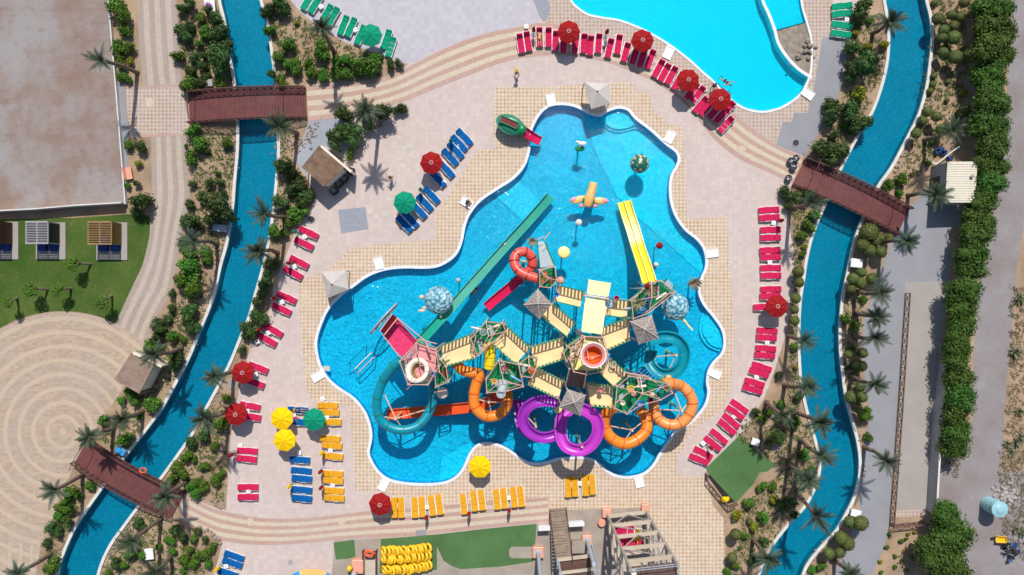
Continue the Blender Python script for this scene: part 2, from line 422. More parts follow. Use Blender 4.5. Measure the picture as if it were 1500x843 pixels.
def cr(pts, n=6, closed=False):
    """Catmull-Rom through points"""
    pts = [Vector(p) for p in pts]; N = len(pts); out = []
    for i in range(N if closed else N - 1):
        if closed: p0, p1, p2, p3 = pts[i - 1], pts[i], pts[(i + 1) % N], pts[(i + 2) % N]
        else: p0, p1, p2, p3 = pts[max(i - 1, 0)], pts[i], pts[i + 1], pts[min(i + 2, N - 1)]
        for k in range(n):
            t = k / n; t2 = t * t; t3 = t2 * t
            out.append(.5 * ((2 * p1) + (p2 - p0) * t + (2 * p0 - 5 * p1 + 4 * p2 - p3) * t2 + (3 * p1 - p0 - 3 * p2 + p3) * t3))
    if not closed: out.append(pts[-1])
    return out
def resample(pts, n):
    d = [0]
    for i in range(1, len(pts)): d.append(d[-1] + (pts[i] - pts[i - 1]).length)
    out = []; j = 0
    for k in range(n):
        t = d[-1] * k / (n - 1)
        while j < len(pts) - 2 and d[j + 1] < t: j += 1
        out.append(pts[j].lerp(pts[j + 1], (t - d[j]) / max(1e-9, d[j + 1] - d[j])))
    return out
def offset(pts, d, closed=False):
    """shift a plan polyline to its left by d"""
    n = len(pts); out = []
    for i in range(n):
        a = pts[i - 1] if (i or closed) else pts[i]; b = pts[(i + 1) % n] if (i < n - 1 or closed) else pts[i]
        t = (b - a); t.z = 0; t.normalize()
        out.append(pts[i] + Vector((-t.y, t.x, 0)) * d)
    return out
def tag(o, label=None, cat=None, group=None, kind=None):
    if label: o['label'] = label
    if cat: o['category'] = cat
    if group: o['group'] = group
    if kind: o['kind'] = kind
    return o
def thing(name, label, cat, loc=(0, 0, 0), rotz=0, group=None):
    o = bpy.data.objects.new(name, None); COL.objects.link(o); o.location = loc; o.rotation_euler = (0, 0, rotz)
    o.empty_display_size = .2
    return tag(o, label, cat, group)
def copy_tree(o, parent=None):
    c = o.copy(); COL.objects.link(c)
    if parent is not None: c.parent = parent
    for ch in list(o.children): copy_tree(ch, c)
    return c
ORD = 'first second third fourth fifth sixth seventh eighth ninth tenth eleventh twelfth thirteenth fourteenth fifteenth sixteenth seventeenth eighteenth nineteenth twentieth'.split()
def ordn(i):
    if i < 20: return ORD[i]
    return 'twenty ' + ORD[i - 20] if i < 29 else 'thirtieth'
def struct(o): o['kind'] = 'structure'; return o
# ================================================================ THE GROUND
MAINP = [(779,193),(789,172),(802,159),(820,154.5),(839,156.5),(852,162),(865,169),(880,171),(891,164),(906,159.7),(919.6,163),(930,175),(953.5,193),(974,212),(989,223.5),(992.6,234),(989,244),(982,257),(979.6,276),(982,299),(990,320),(1003,338),(1019,351),(1029,364),(1033,380),(1032,393),(1026.5,406),(1022.5,420),(1023.5,433.5),(1031,449),(1044,465),(1056,483),(1059.5,501),(1056,517),(1044,530),(1036.5,543),(1034,559),(1036,574),(1032.6,590),(1023.5,604),(1010,618),(988.7,632),(979.6,644),(966.5,662),(956,680),(943,692),(927,697),(909,697),(893.5,691),(880,680),(868,672),(852,669),(835,669.5),(818,670.5),(800,676.5),(786,678),(771,675),(756,665),(742.6,656),(727,649.6),(708.7,648),(695.7,653),(686.5,665),(681,678),(673.5,691),(662,701),(646,706.5),(620,708),(594,706.5),(570,701),(555,689.5),(545.7,675),(541.7,662),(545,646),(545,630),(537,605),(520,583),(496,566.5),(479.6,551),(469,530),(465,509),(466,493.5),(472,475),(482,454),(500,434.5),(520,419.5),(539,406),(562.6,397),(591,393.6),(625,394),(646,390),(667,376),(677,356.5),(682.6,330),(690.5,312),(706,294),(729.6,278),(753,262.6),(769,244),(776,223.5),(777,208)]
MAIN = cr(WL(MAINP), 4, True)
TOPP = [(1000,-190),(850,-150),(825,-70),(829,-20),(837,0),(846.5,10.5),(862,20.5),(883,25),(906.5,28.7),(932.6,38),(958.7,51),(985,67.5),(1011,87.5),(1029,104),(1044,117),(1060,133.5),(1075.7,149),(1094,159),(1117,163),(1141,158),(1162,146),(1175,133),(1182.6,117),(1187,98),(1187,60),(1180,32),(1172,0),(1165,-70),(1120,-160)]
TOP = cr(WL(TOPP), 4, True)
LRL = [(318,-90),(321,-40),(324,0),(331,31),(337,73),(342.6,104),(346.5,128),(350.5,177),(350.5,220),(346.5,265),(344,299),(340,325),(335,356.5),(325.7,390),(316.5,431),(306,459.6),(294,488),(281,521),(261,560),(240,598),(216.5,630),(203.5,646.5),(185,670),(167,693),(149,719.5),(130.5,745.6),(115,769),(102,795),(91,824),(86,848),(74,900),(66,950)]
LRR = [(372,-90),(376,-40),(380.4,0),(389.6,31),(393.5,55),(397.4,83.5),(401,112),(405,182.6),(406.5,220),(404,257),(400,299),(393.5,346),(385.7,382.6),(378,412),(371,436),(364,462),(352,491),(336,530),(320.4,561),(302,595),(284,629),(263.5,659.5),(235,698.7),(216.5,722),(198,745.6),(177,774),(162,795),(149,821),(140,850),(126,900),(118,950)]
RRL = [(1280,-90),(1290,-40),(1296.5,0),(1302,34),(1303,65),(1300,97),(1291,133),(1278,167),(1258,200),(1235,244),(1220,277),(1206,309.6),(1198,328),(1189,354),(1182.6,382.6),(1178.7,409),(1174,439),(1172,473),(1172,509),(1174,551),(1180,587),(1188,618),(1197,649),(1202,672.6),(1201,696),(1193,719.5),(1180,743),(1156.5,769),(1135.6,795),(1125,813.5),(1111,848),(1096,900),(1086,950)]
RRR = [(1340,-90),(1348,-40),(1354,0),(1360.4,26),(1363,57),(1359,97),(1354,130),(1343.5,167),(1330,195),(1316,222),(1302,247),(1283.5,273),(1268,305),(1255,335.7),(1247,362),(1240.4,393),(1235,418),(1231,441),(1228,475),(1228,509),(1231,540),(1236,579.6),(1247,622),(1253,644),(1257,672.6),(1255.7,701),(1249,727),(1237.4,751),(1222,777),(1198,803),(1180,826.5),(1171,848),(1150,900),(1138,950)]
LRL, LRR, RRL, RRR = [cr(WL(p), 4) for p in (LRL, LRR, RRL, RRR)]
LRIV = LRL + LRR[::-1]; RRIV = RRL + RRR[::-1]
BIG = [(-60, -60), (-60, 60), (60, 60), (60, -60)]
BIG = [Vector((a * 20, b * 20, 0)) for a, b in BIG]
struct(MB().sheet(BIG, [MAIN, TOP, LRIV, RRIV], -.004).build('ground', 'sand'))
def sheet(name, mat, px, z, holes=(), smooth=0, kind='structure'):
    pts = cr(WL(px), smooth, True) if smooth else WL(px)
    o = MB().sheet(pts, holes, z).build(name, mat); o['kind'] = kind; return o
# pools and rivers: basins, floors, water
def basin(name, poly, depth, wmat, fmat, wname, watermat_, level=-.10):
    struct(MB().wallring(poly, -depth, -.004).build(name + '_wall', wmat))
    struct(MB().sheet([p + (p - p) for p in poly], (), -depth).build(name + '_floor', fmat))
    struct(MB().sheet(poly, (), level).build(wname, watermat_))
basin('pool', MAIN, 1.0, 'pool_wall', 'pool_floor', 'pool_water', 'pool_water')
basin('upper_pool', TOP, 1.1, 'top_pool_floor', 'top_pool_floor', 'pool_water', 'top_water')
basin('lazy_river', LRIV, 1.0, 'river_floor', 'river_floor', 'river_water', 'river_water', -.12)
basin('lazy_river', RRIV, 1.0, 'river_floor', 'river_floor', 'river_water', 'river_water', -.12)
def clipin(px): return px
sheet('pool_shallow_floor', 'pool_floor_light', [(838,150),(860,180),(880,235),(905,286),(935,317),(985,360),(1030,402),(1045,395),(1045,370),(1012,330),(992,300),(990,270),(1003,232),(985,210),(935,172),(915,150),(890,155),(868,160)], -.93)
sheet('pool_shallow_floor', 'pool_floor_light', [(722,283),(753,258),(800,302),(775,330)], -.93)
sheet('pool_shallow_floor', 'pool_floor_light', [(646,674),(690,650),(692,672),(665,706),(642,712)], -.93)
for pxs, zz in (([(878,166),(888,181),(906,188.5),(926,184),(934,176),(922,155),(906,150),(888,158)], -.45), ([(874,165),(886,184),(906,192.5),(929,187.5),(940,182),(922,150),(906,145),(888,155)], -.68),
              ([(1036,460),(1030,483),(1036.5,498.7),(1047,508),(1062,511),(1068,500),(1060,470),(1048,455)], -.45), ([(1032,458),(1026,483),(1033,501.7),(1045,512),(1064,516),(1072,500),(1064,468),(1050,450)], -.68)):
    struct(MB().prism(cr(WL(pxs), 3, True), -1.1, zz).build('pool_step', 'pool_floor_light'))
# dam wall and the shallow end of the upper pool
dam = cr(WL([(1190,113),(1184,111),(1167,99),(1151,81),(1140,62.6),(1134.6,43),(1126,20),(1117,0),(1108,-40)]), 5)
struct(MB().sweep([p + Vector((0, 0, -.35)) for p in dam], [(-.16, -.75), (.16, -.75), (.16, .36), (-.16, .36)]).build('pool_dividing_kerb', 'coping_white'))
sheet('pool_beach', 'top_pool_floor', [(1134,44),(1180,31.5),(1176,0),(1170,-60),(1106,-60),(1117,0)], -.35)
sheet('pool_beach_rock', 'rock', [(1136,46),(1182,33),(1191,60),(1191,98),(1184,110),(1168,98),(1152,80),(1141,62)], -.06)
# coping and kerbs
def kerb(name, line, w, z0, z1, mat, closed=False):
    a = line; b = offset(line, w, closed); n = len(a); mb = MB()
    vs = [(p.x, p.y, z1) for p in a] + [(p.x, p.y, z1) for p in b] + [(p.x, p.y, z0) for p in b] + [(p.x, p.y, z0) for p in a]
    fs = []
    for i in range(n if closed else n - 1):
        j = (i + 1) % n
        fs += [(i, j, n + j, n + i), (n + i, n + j, 2 * n + j, 2 * n + i), (3 * n + i, 3 * n + j, j, i)]
    o = mb.add(vs, fs).build(name, mat); o['kind'] = 'structure'; return o
sg = 1 if area2(MAIN) < 0 else -1
kerb('pool_coping', MAIN, .30 * sg, -.05, .05, 'coping_white', True)
sg = 1 if area2(TOP) < 0 else -1
kerb('pool_coping', TOP, .22 * sg, -.05, .045, 'coping_white', True)
kerb('river_kerb', LRL, -.32, -.05, .16, 'kerb_white'); kerb('river_kerb', LRR, .32, -.05, .16, 'kerb_white')
kerb('river_kerb', RRL, -.32, -.05, .16, 'kerb_white'); kerb('river_kerb', RRR, .32, -.05, .16, 'kerb_white')

# decks
DECK = [(420,-120),(425,0),(440,18),(470,42),(505,62),(545,76),(575,90),(598,94),(588,105),(560,117),(500,121),(449,124),(452,178),(466,180),(452,200),(438,220),(432,235),(453,268),(464,289),(449,312),(438,328),(420,372),(405,409),(392,462),(378,490),(366,514),(352,560),(345,600),(338,640),(335,688),(331,748),(310,742),(275,727),(262,745),(272,769),(300,783),(325.7,792.6),(322,811),(312,845),(300,930),(1064,930),(1062,843),(1060,760),(1047,752),(1032,705),(1035,690),(1086,636),(1100,618),(1120,582),(1134,545),(1148,500),(1158,455),(1163,420),(1165,380),(1156,330),(1150,295),(1160,270),(1177,232),(1186,218),(1203,190),(1222,160),(1234,120),(1240,66),(1262,10),(1262,-120)]
struct(MB().sheet(WL(DECK), [MAIN, cr(WL(TOPP[:0] + [(1000,-110),(860,-100),(836,-70),(829,-20),(837,0),(846.5,10.5),(862,20.5),(883,25),(906.5,28.7),(932.6,38),(958.7,51),(985,67.5),(1011,87.5),(1029,104),(1044,117),(1060,133.5),(1075.7,149),(1094,159),(1117,163),(1141,158),(1162,146),(1175,133),(1182.6,117),(1187,98),(1187,60),(1180,32),(1172,0),(1166,-50),(1140,-100)]), 4, True)], 0).build('deck', 'deck_tile'))
sheet('upper_deck', 'upper_deck_tile', [(420,-118),(425,0),(440,18),(470,42),(505,62),(545,76),(575,90),(600,94),(640,74),(708,49),(761,38),(790,33),(781,0),(776,-118)], .004)
sheet('upper_deck_ring', 'slate_tile', [(781,0),(790,24),(796,32),(801,30),(806,12),(802,0),(796,-60),(776,-60)], .008)
up = [(799,33),(806,14),(803,0),(800,-90),(828,-90),(829,-20),(837,0),(846.5,10.5),(862,20.5),(883,25),(906.5,28.7),(932.6,38),(958.7,51),(985,67.5),(1011,87.5),(1029,104),(1044,117),(1060,133.5),(1075.7,149),(1094,159),(1117,163),(1141,158),(1162,146),(1175,133),(1182.6,117),(1187,98),(1187,60),(1180,32),(1172,0),(1166,-50),(1215,-90),(1221,0),(1219,55),(1205,58),(1190,140),(1182,166),(1163,165),(1160,179),(1147,178),(1137,213),(1125,205),(1098,188),(1075,168),(1050,148),(1022,124),(990,98),(950,76),(900,58),(850,46)]
sheet('upper_checker_deck', 'pale_checker', up, .004)
struct(MB().sheet(WL([(1205,56),(1226,52),(1241,64),(1240,90),(1233,125),(1221,162),(1203,190),(1186,218),(1179,229),(1137,213),(1147,178.5),(1160,179.5),(1163,165.5),(1182,166),(1190,140)]), (), .008).build('gray_paving', 'gray_paving'))
ck = [(725,128),(800,127),(860,124),(928,120),(930,136),(953,136),(953,160),(975,176),(976,184),(1000,184),(1001,215),(1004,250),(1006,320),(1008,322),(1064,317),(1068,380),(1071,420),(1075,470),(1076,490),(1071,560),(1070,575),(1064,578),(1060,600),(1040,612),(1020,628),(1005,644),(1004,655),(992,668),(990,695),(1020,700),(1034,693),(1044,740),(1060,760),(1063,843),(1063,900),(988,900),(985,843),(800,843),(800,727),(787,730),(650,742),(640,735),(545,720),(521,720),(516,650),(513,604),(512,596),(486,590),(455,585),(448,566),(442,501),(437,412),(470,400),(512,388),(510,366),(524,362),(580,356),(636,352),(640,347),(637,318),(690,234),(695,222),(726,217),(722,196)]
struct(MB().sheet(WL(ck), [MAIN], .006).build('checker_deck', 'checker_tile'))
sheet('checker_deck', 'checker_tile', [(474,402),(512,366),(514,390),(480,402)], .009)
struct(MB().sheet(WL([(495.7,308),(535.5,303.5),(539.5,336),(499.5,342.4)]), (), .01).build('slate_paving', 'slate_tile'))
for (x, y) in ((589,217),(600,228),(591,244),(584,232),(600,214),(565,313),(620,186),(543,310),(570,292),(1001,612),(478,540)):
    sheet('pale_tile_patch', 'pale_tile', [(x-5,y-3.5),(x+5,y-3.5),(x+5,y+3.5),(x-5,y+3.5)], .012)
sheet('kiosk_paving', 'blue_gray_paving', [(452,178),(500,170),(520,185),(516,236),(495,222),(474,214),(446,240),(452,262),(432,236),(438,220)], .004)
sheet('deck_plain', 'deck_tile', [(940,722),(985,720),(1000,700),(1000,640),(1035,660),(1030,700)], .004)
# striped paths
def strip(name, A, B, lanes, mats, z, n=40):
    A = resample(cr(WL(A), 5), n); B = resample(cr(WL(B), 5), n); mb = MB()
    for l in range(lanes):
        p = [a.lerp(b, l / lanes) for a, b in zip(A, B)]; q = [a.lerp(b, (l + 1) / lanes) for a, b in zip(A, B)]
        vs = [(v.x, v.y, z) for v in p] + [(v.x, v.y, z) for v in q]
        mb.add(vs, [(i + n, i + n + 1, i + 1, i) for i in range(n - 1)], l % 2)
    o = mb.build(name, mats); o['kind'] = 'structure'; return o
strip('striped_path', [(449,126),(500,122),(560,114),(596,100),(612,91),(656,69.5),(709,50),(761,39.5),(800,34),(850,46),(900,58.5),(950,76),(990,98),(1022,124),(1050,148),(1078,169.6),(1104,190.5),(1141,214),(1178,230)],
      [(452,178),(500,172),(560,158),(599,146),(630,133),(683,112),(735,92),(780,83),(828,81),(880,89),(920,102.5),(959,120.5),(985,138),(1011,160),(1034,190),(1055,212),(1085,234),(1120,250),(1160,268)], 7, ['path_pink', 'path_cream'], .014, 60)
strip('striped_path', [(270,724),(305,742),(331,750),(380,759),(432.6,760),(485,755.5),(540,749),(600,745),(650,741),(720,735),(787,730),(803,728)],
      [(266,768),(298,782),(326,792.6),(375,798),(432.6,797),(490,791.5),(550,788),(609.6,785),(646,781),(708.7,774),(789.6,766.5),(803,765)], 7, ['path_pink', 'path_cream'], .014, 50)
strip('striped_path', [(186,-60),(196,-20),(201,0),(203,50),(207,100),(209,126)], [(252,-60),(256,-20),(258,0),(261,50),(264,100),(267,124)], 7, ['walk_base', 'walk_band'], .004)
strip('striped_path', [(221,196),(222,250),(222,304),(219,346),(209,388),(194,420),(180,450),(168,478),(160,500)], [(272,196),(274,240),(278,280),(274,310),(264,350),(254,420),(247,435),(231,464),(214,505)], 7, ['walk_base', 'walk_band'], .004)
sheet('patio', 'pale_checker', [(184,129),(268,125),(278,196),(190,200)], .012)
for a, b in (((183,126.5),(268,123.5)), ((190,198.5),(278,195))):
    sheet('patio_edge', 'path_pink', [a, b, (b[0], b[1] + 4), (a[0], a[1] + 4)], .016)
PC = W(92, 633)
pz = [(92 + 176 * cos(radians(a)), 633 + 176 * sin(radians(a))) for a in range(-112, -29, 4)]
pz += [(212,510),(196,548),(182,567),(154,608),(142,626),(133,641),(112,676),(103,695),(94,714),(78,759),(62,793),(55,826),(44,900),(-120,900),(-120,540)]
m0 = ringmat('plaza_rings', (.44, .335, .255), (.54, .425, .305), PC, 1.52, .30)
struct(MB().sheet(WL(pz), (), .010).build('plaza', 'plaza_rings'))
for x in (15, 31, 47):
    struct(MB().sheet(WL([(x-2.5,795),(x+2.5,795),(x+1,860),(x-4,860)]), (), .016).build('painted_stripe', 'walk_band'))
lawnp = [(-80,324),(0,322),(120,319),(186,314),(217,316),(220,320),(219,346),(209,388),(194,420),(182,446),(171,474),(160,472)] + [(92 + 177 * cos(radians(a)), 633 + 177 * sin(radians(a))) for a in range(-68, -113, -5)] + [(20,470),(0,481),(-80,525)]
sheet('lawn', 'lawn', lawnp, .002)
sheet('dirt_yard', 'dirt_yard', [(-120,-120),(150,-120),(161,0),(173,128),(186,301),(120,306),(0,313),(-120,318)], .002)
sheet('gray_footway', 'gray_paving', [(170,122),(183,122),(188,200),(186,300),(183,300),(176,200)], .004)
for (a,b,c,d) in ((20,60,70,105),(62,120,96,170),(0,0,60,40),(100,5,160,40),(30,170,60,230)):
    sheet('concrete_patch', 'gray_paving', [(a,b),(c,b+3),(c+2,d),(a-3,d-2)], .006) if 0 else None
# east side
sheet('gray_road', 'gray_paving', [(1333,303),(1345,290),(1357,277),(1362,292),(1404,294),(1405,330),(1392,334),(1390,415),(1326,415),(1312,640),(1303,770),(1300,777),(1296,797),(1278,843),(1255,930),(1190,930),(1222,843),(1224,832),(1235,811),(1248,779),(1259,752),(1258,735),(1262,688),(1264,657),(1272.6,623),(1274,606),(1268,567),(1262,514),(1264,475),(1281,418),(1300,370),(1310,345)], .004)
sheet('beige_deck', 'beige_paving', [(1326,414),(1389,412),(1384,462),(1379,512),(1367,600),(1363,660),(1358,748),(1310,748),(1318,600)], .008)
sheet('beige_ramp', 'pale_checker', [(1310,748),(1358,747),(1360,757),(1309,758)], .012)
sheet('dirt_road', 'road_dirt', [(1488,-120),(1485,0),(1470,200),(1450,330),(1432,420),(1426,520),(1424,620),(1404,660),(1372,690),(1372,760),(1400,800),(1400,960),(1900,960),(1900,700),(1466,690),(1470,640),(1474,560),(1481,500),(1486,440),(1490,390),(1500,330),(1620,200),(1700,-120)], .004)
sheet('grass_patch', 'turf', [(1084,637),(1112,664),(1137,681),(1124,691),(1113,692),(1104,709),(1078,737),(1038.5,698),(1034,686)], .01)
# green mats and plain concrete round the ride towers at the bottom edge
sheet('concrete_yard', 'concrete', [(490,792),(610,786),(803,766.5),(805,748),(940,744),(955,760),(985,843),(985,960),(480,960),(486,843)], .012)
sheet('green_mat', 'turf', [(488.5,795),(519,791),(521,816),(509,819),(492,820)], .018)
sheet('green_mat', 'turf', [(558,790),(640,783),(708.7,775),(786,767.5),(784,796),(783,801),(749,801),(746,805),(746,815),(750,818),(782,818),(781,823),(735,830),(675,834),(661,829),(650,822),(640,801),(640,835),(556,840)], .018)
sheet('paving_patch', 'gray_paving', [(608.7,777.5),(623.5,776),(624,784),(609,786)], .022)
def manhole(x, y, r, label):
    o = MB().lathe([(0, .03), (r, .03), (r + .06, .018)], W(x, y), 20).build('manhole_cover', 'path_cream', loc=W(x, y)); tag(o, label, 'manhole cover')
manhole(366.6, 765, .35, 'round cream manhole cover on the striped path below the pink loungers')
manhole(500, 764, .35, 'round cream manhole cover on the striped path left of the red umbrella')
manhole(219.5, 151, .45, 'round cream manhole cover in the checkered patio by the left bridge')
manhole(1087, 219, .35, 'round cream manhole cover on the curved striped path near the right bridge')
def bin_(x, y, label):
    t = thing('floor_drain', label, 'drain cover', W(x, y))
    MB().lathe([(.0, .05), (.28, .05), (.34, .02)], (0, 0, .012), 18).build('cover', 'dark_plastic', t)
    MB().lathe([(.34, .0), (.34, .06), (.40, .06), (.42, .0)], (0, 0, .012), 18).build('rim', 'gray_wood', t)
bin_(456.4, 322, 'round dark drain cover on the pink deck below the kiosk')
bin_(1165.6, 209.5, 'round dark drain cover on the gray paving near the right bridge')
o = MB().box((0, 0, .02), (.55, .5, .03), Matrix.Rotation(.4, 3, 'Z')).build('floor_grate', 'gray_wood'); o.location = W(425.5, 824); tag(o, 'small square gray grate set in the pink deck at the bottom', 'floor grate')
# ================================================================ PLANTS
def leafcloud(n, rx, rz, leaf, seed, lobes=6, base=.0, core=True, squash=.75):
    """small leaf faces through a lumpy crown; origin at the ground"""
    rd = random.Random(seed); mb = MB(); L = []
    for i in range(lobes):
        a = rd.random() * 2 * pi; d = rx * rd.uniform(.15, .62); r = rx * rd.uniform(.36, .62)
        L.append((Vector((d * cos(a), d * sin(a), base + rz * rd.uniform(.35, .72))), r))
    L.append((Vector((0, 0, base + rz * .55)), rx * .6))
    vs = []; fs = []
    for i in range(n):
        c, r = L[rd.randrange(len(L))]
        d = Vector((rd.gauss(0, 1), rd.gauss(0, 1), rd.gauss(0, 1) + .35)).normalized()
        p = c + Vector((d.x * r, d.y * r, d.z * r * squash * rz / rx)) * rd.uniform(.72, 1.08)
        if p.z < .03: p.z = .03 + rd.random() * .1
        nrm = (d + Vector((rd.gauss(0, .55), rd.gauss(0, .55), rd.gauss(0, .55) + .3))).normalized()
        t = nrm.cross(Vector((rd.gauss(0, 1), rd.gauss(0, 1), rd.gauss(0, 1)))).normalized(); b = nrm.cross(t)
        l = leaf * rd.uniform(.6, 1.3); w = l * .5
        o = len(vs); vs += [p - t * l, p + b * w, p + t * l, p - b * w]; fs.append((o, o + 1, o + 2, o + 3))
    mb.add(vs, fs)
    if core:
        for c, r in L: mb.sphere(c, r * .62, 8, 6, (1, 1, squash * rz / rx))
    return mb
def ball(n, r, leaf, seed):
    rd = random.Random(seed); mb = MB(); vs = []; fs = []
    for i in range(n):
        d = Vector((rd.gauss(0, 1), rd.gauss(0, 1), rd.gauss(0, 1))).normalized()
        p = Vector((0, 0, r * .95)) + d * r * rd.uniform(.9, 1.04)
        if p.z < .02: continue
        nrm = (d + Vector((rd.gauss(0, .35), rd.gauss(0, .35), rd.gauss(0, .35)))).normalized()
        t = nrm.cross(Vector((rd.gauss(0, 1), rd.gauss(0, 1), rd.gauss(0, 1)))).normalized(); b = nrm.cross(t)
        o = len(vs); vs += [p - t * leaf, p + b * leaf * .6, p + t * leaf, p - b * leaf * .6]; fs.append((o, o + 1, o + 2, o + 3))
    mb.add(vs, fs); mb.sphere((0, 0, r * .95), r * .9, 14, 10)
    return mb
def protomesh(mb, mat, name):
    me = bpy.data.meshes.new(name); me.from_pydata(mb.v, [], mb.f); me.materials.append(MATS[mat]); me.update(); return me
PM = {
 'G': [protomesh(leafcloud(620, .9, .95, .115, 10 + i, 5 + i), 'leaf_bright', 'shrub_foliage') for i in range(4)],
 'D': [protomesh(leafcloud(720, .9, 1.0, .10, 30 + i, 6 + i), 'leaf_dark', 'shrub_foliage') for i in range(4)],
 'Y': [protomesh(leafcloud(420, .9, .8, .11, 50 + i, 5), 'leaf_yellow', 'shrub_foliage') for i in range(2)],
 'O': [protomesh(ball(900, .9, .085, 60 + i), 'leaf_olive', 'shrub_foliage') for i in range(2)],
}
KN = {'G': 'bright green shrub', 'D': 'dark green shrub', 'Y': 'yellow flowering shrub', 'O': 'olive clipped shrub'}
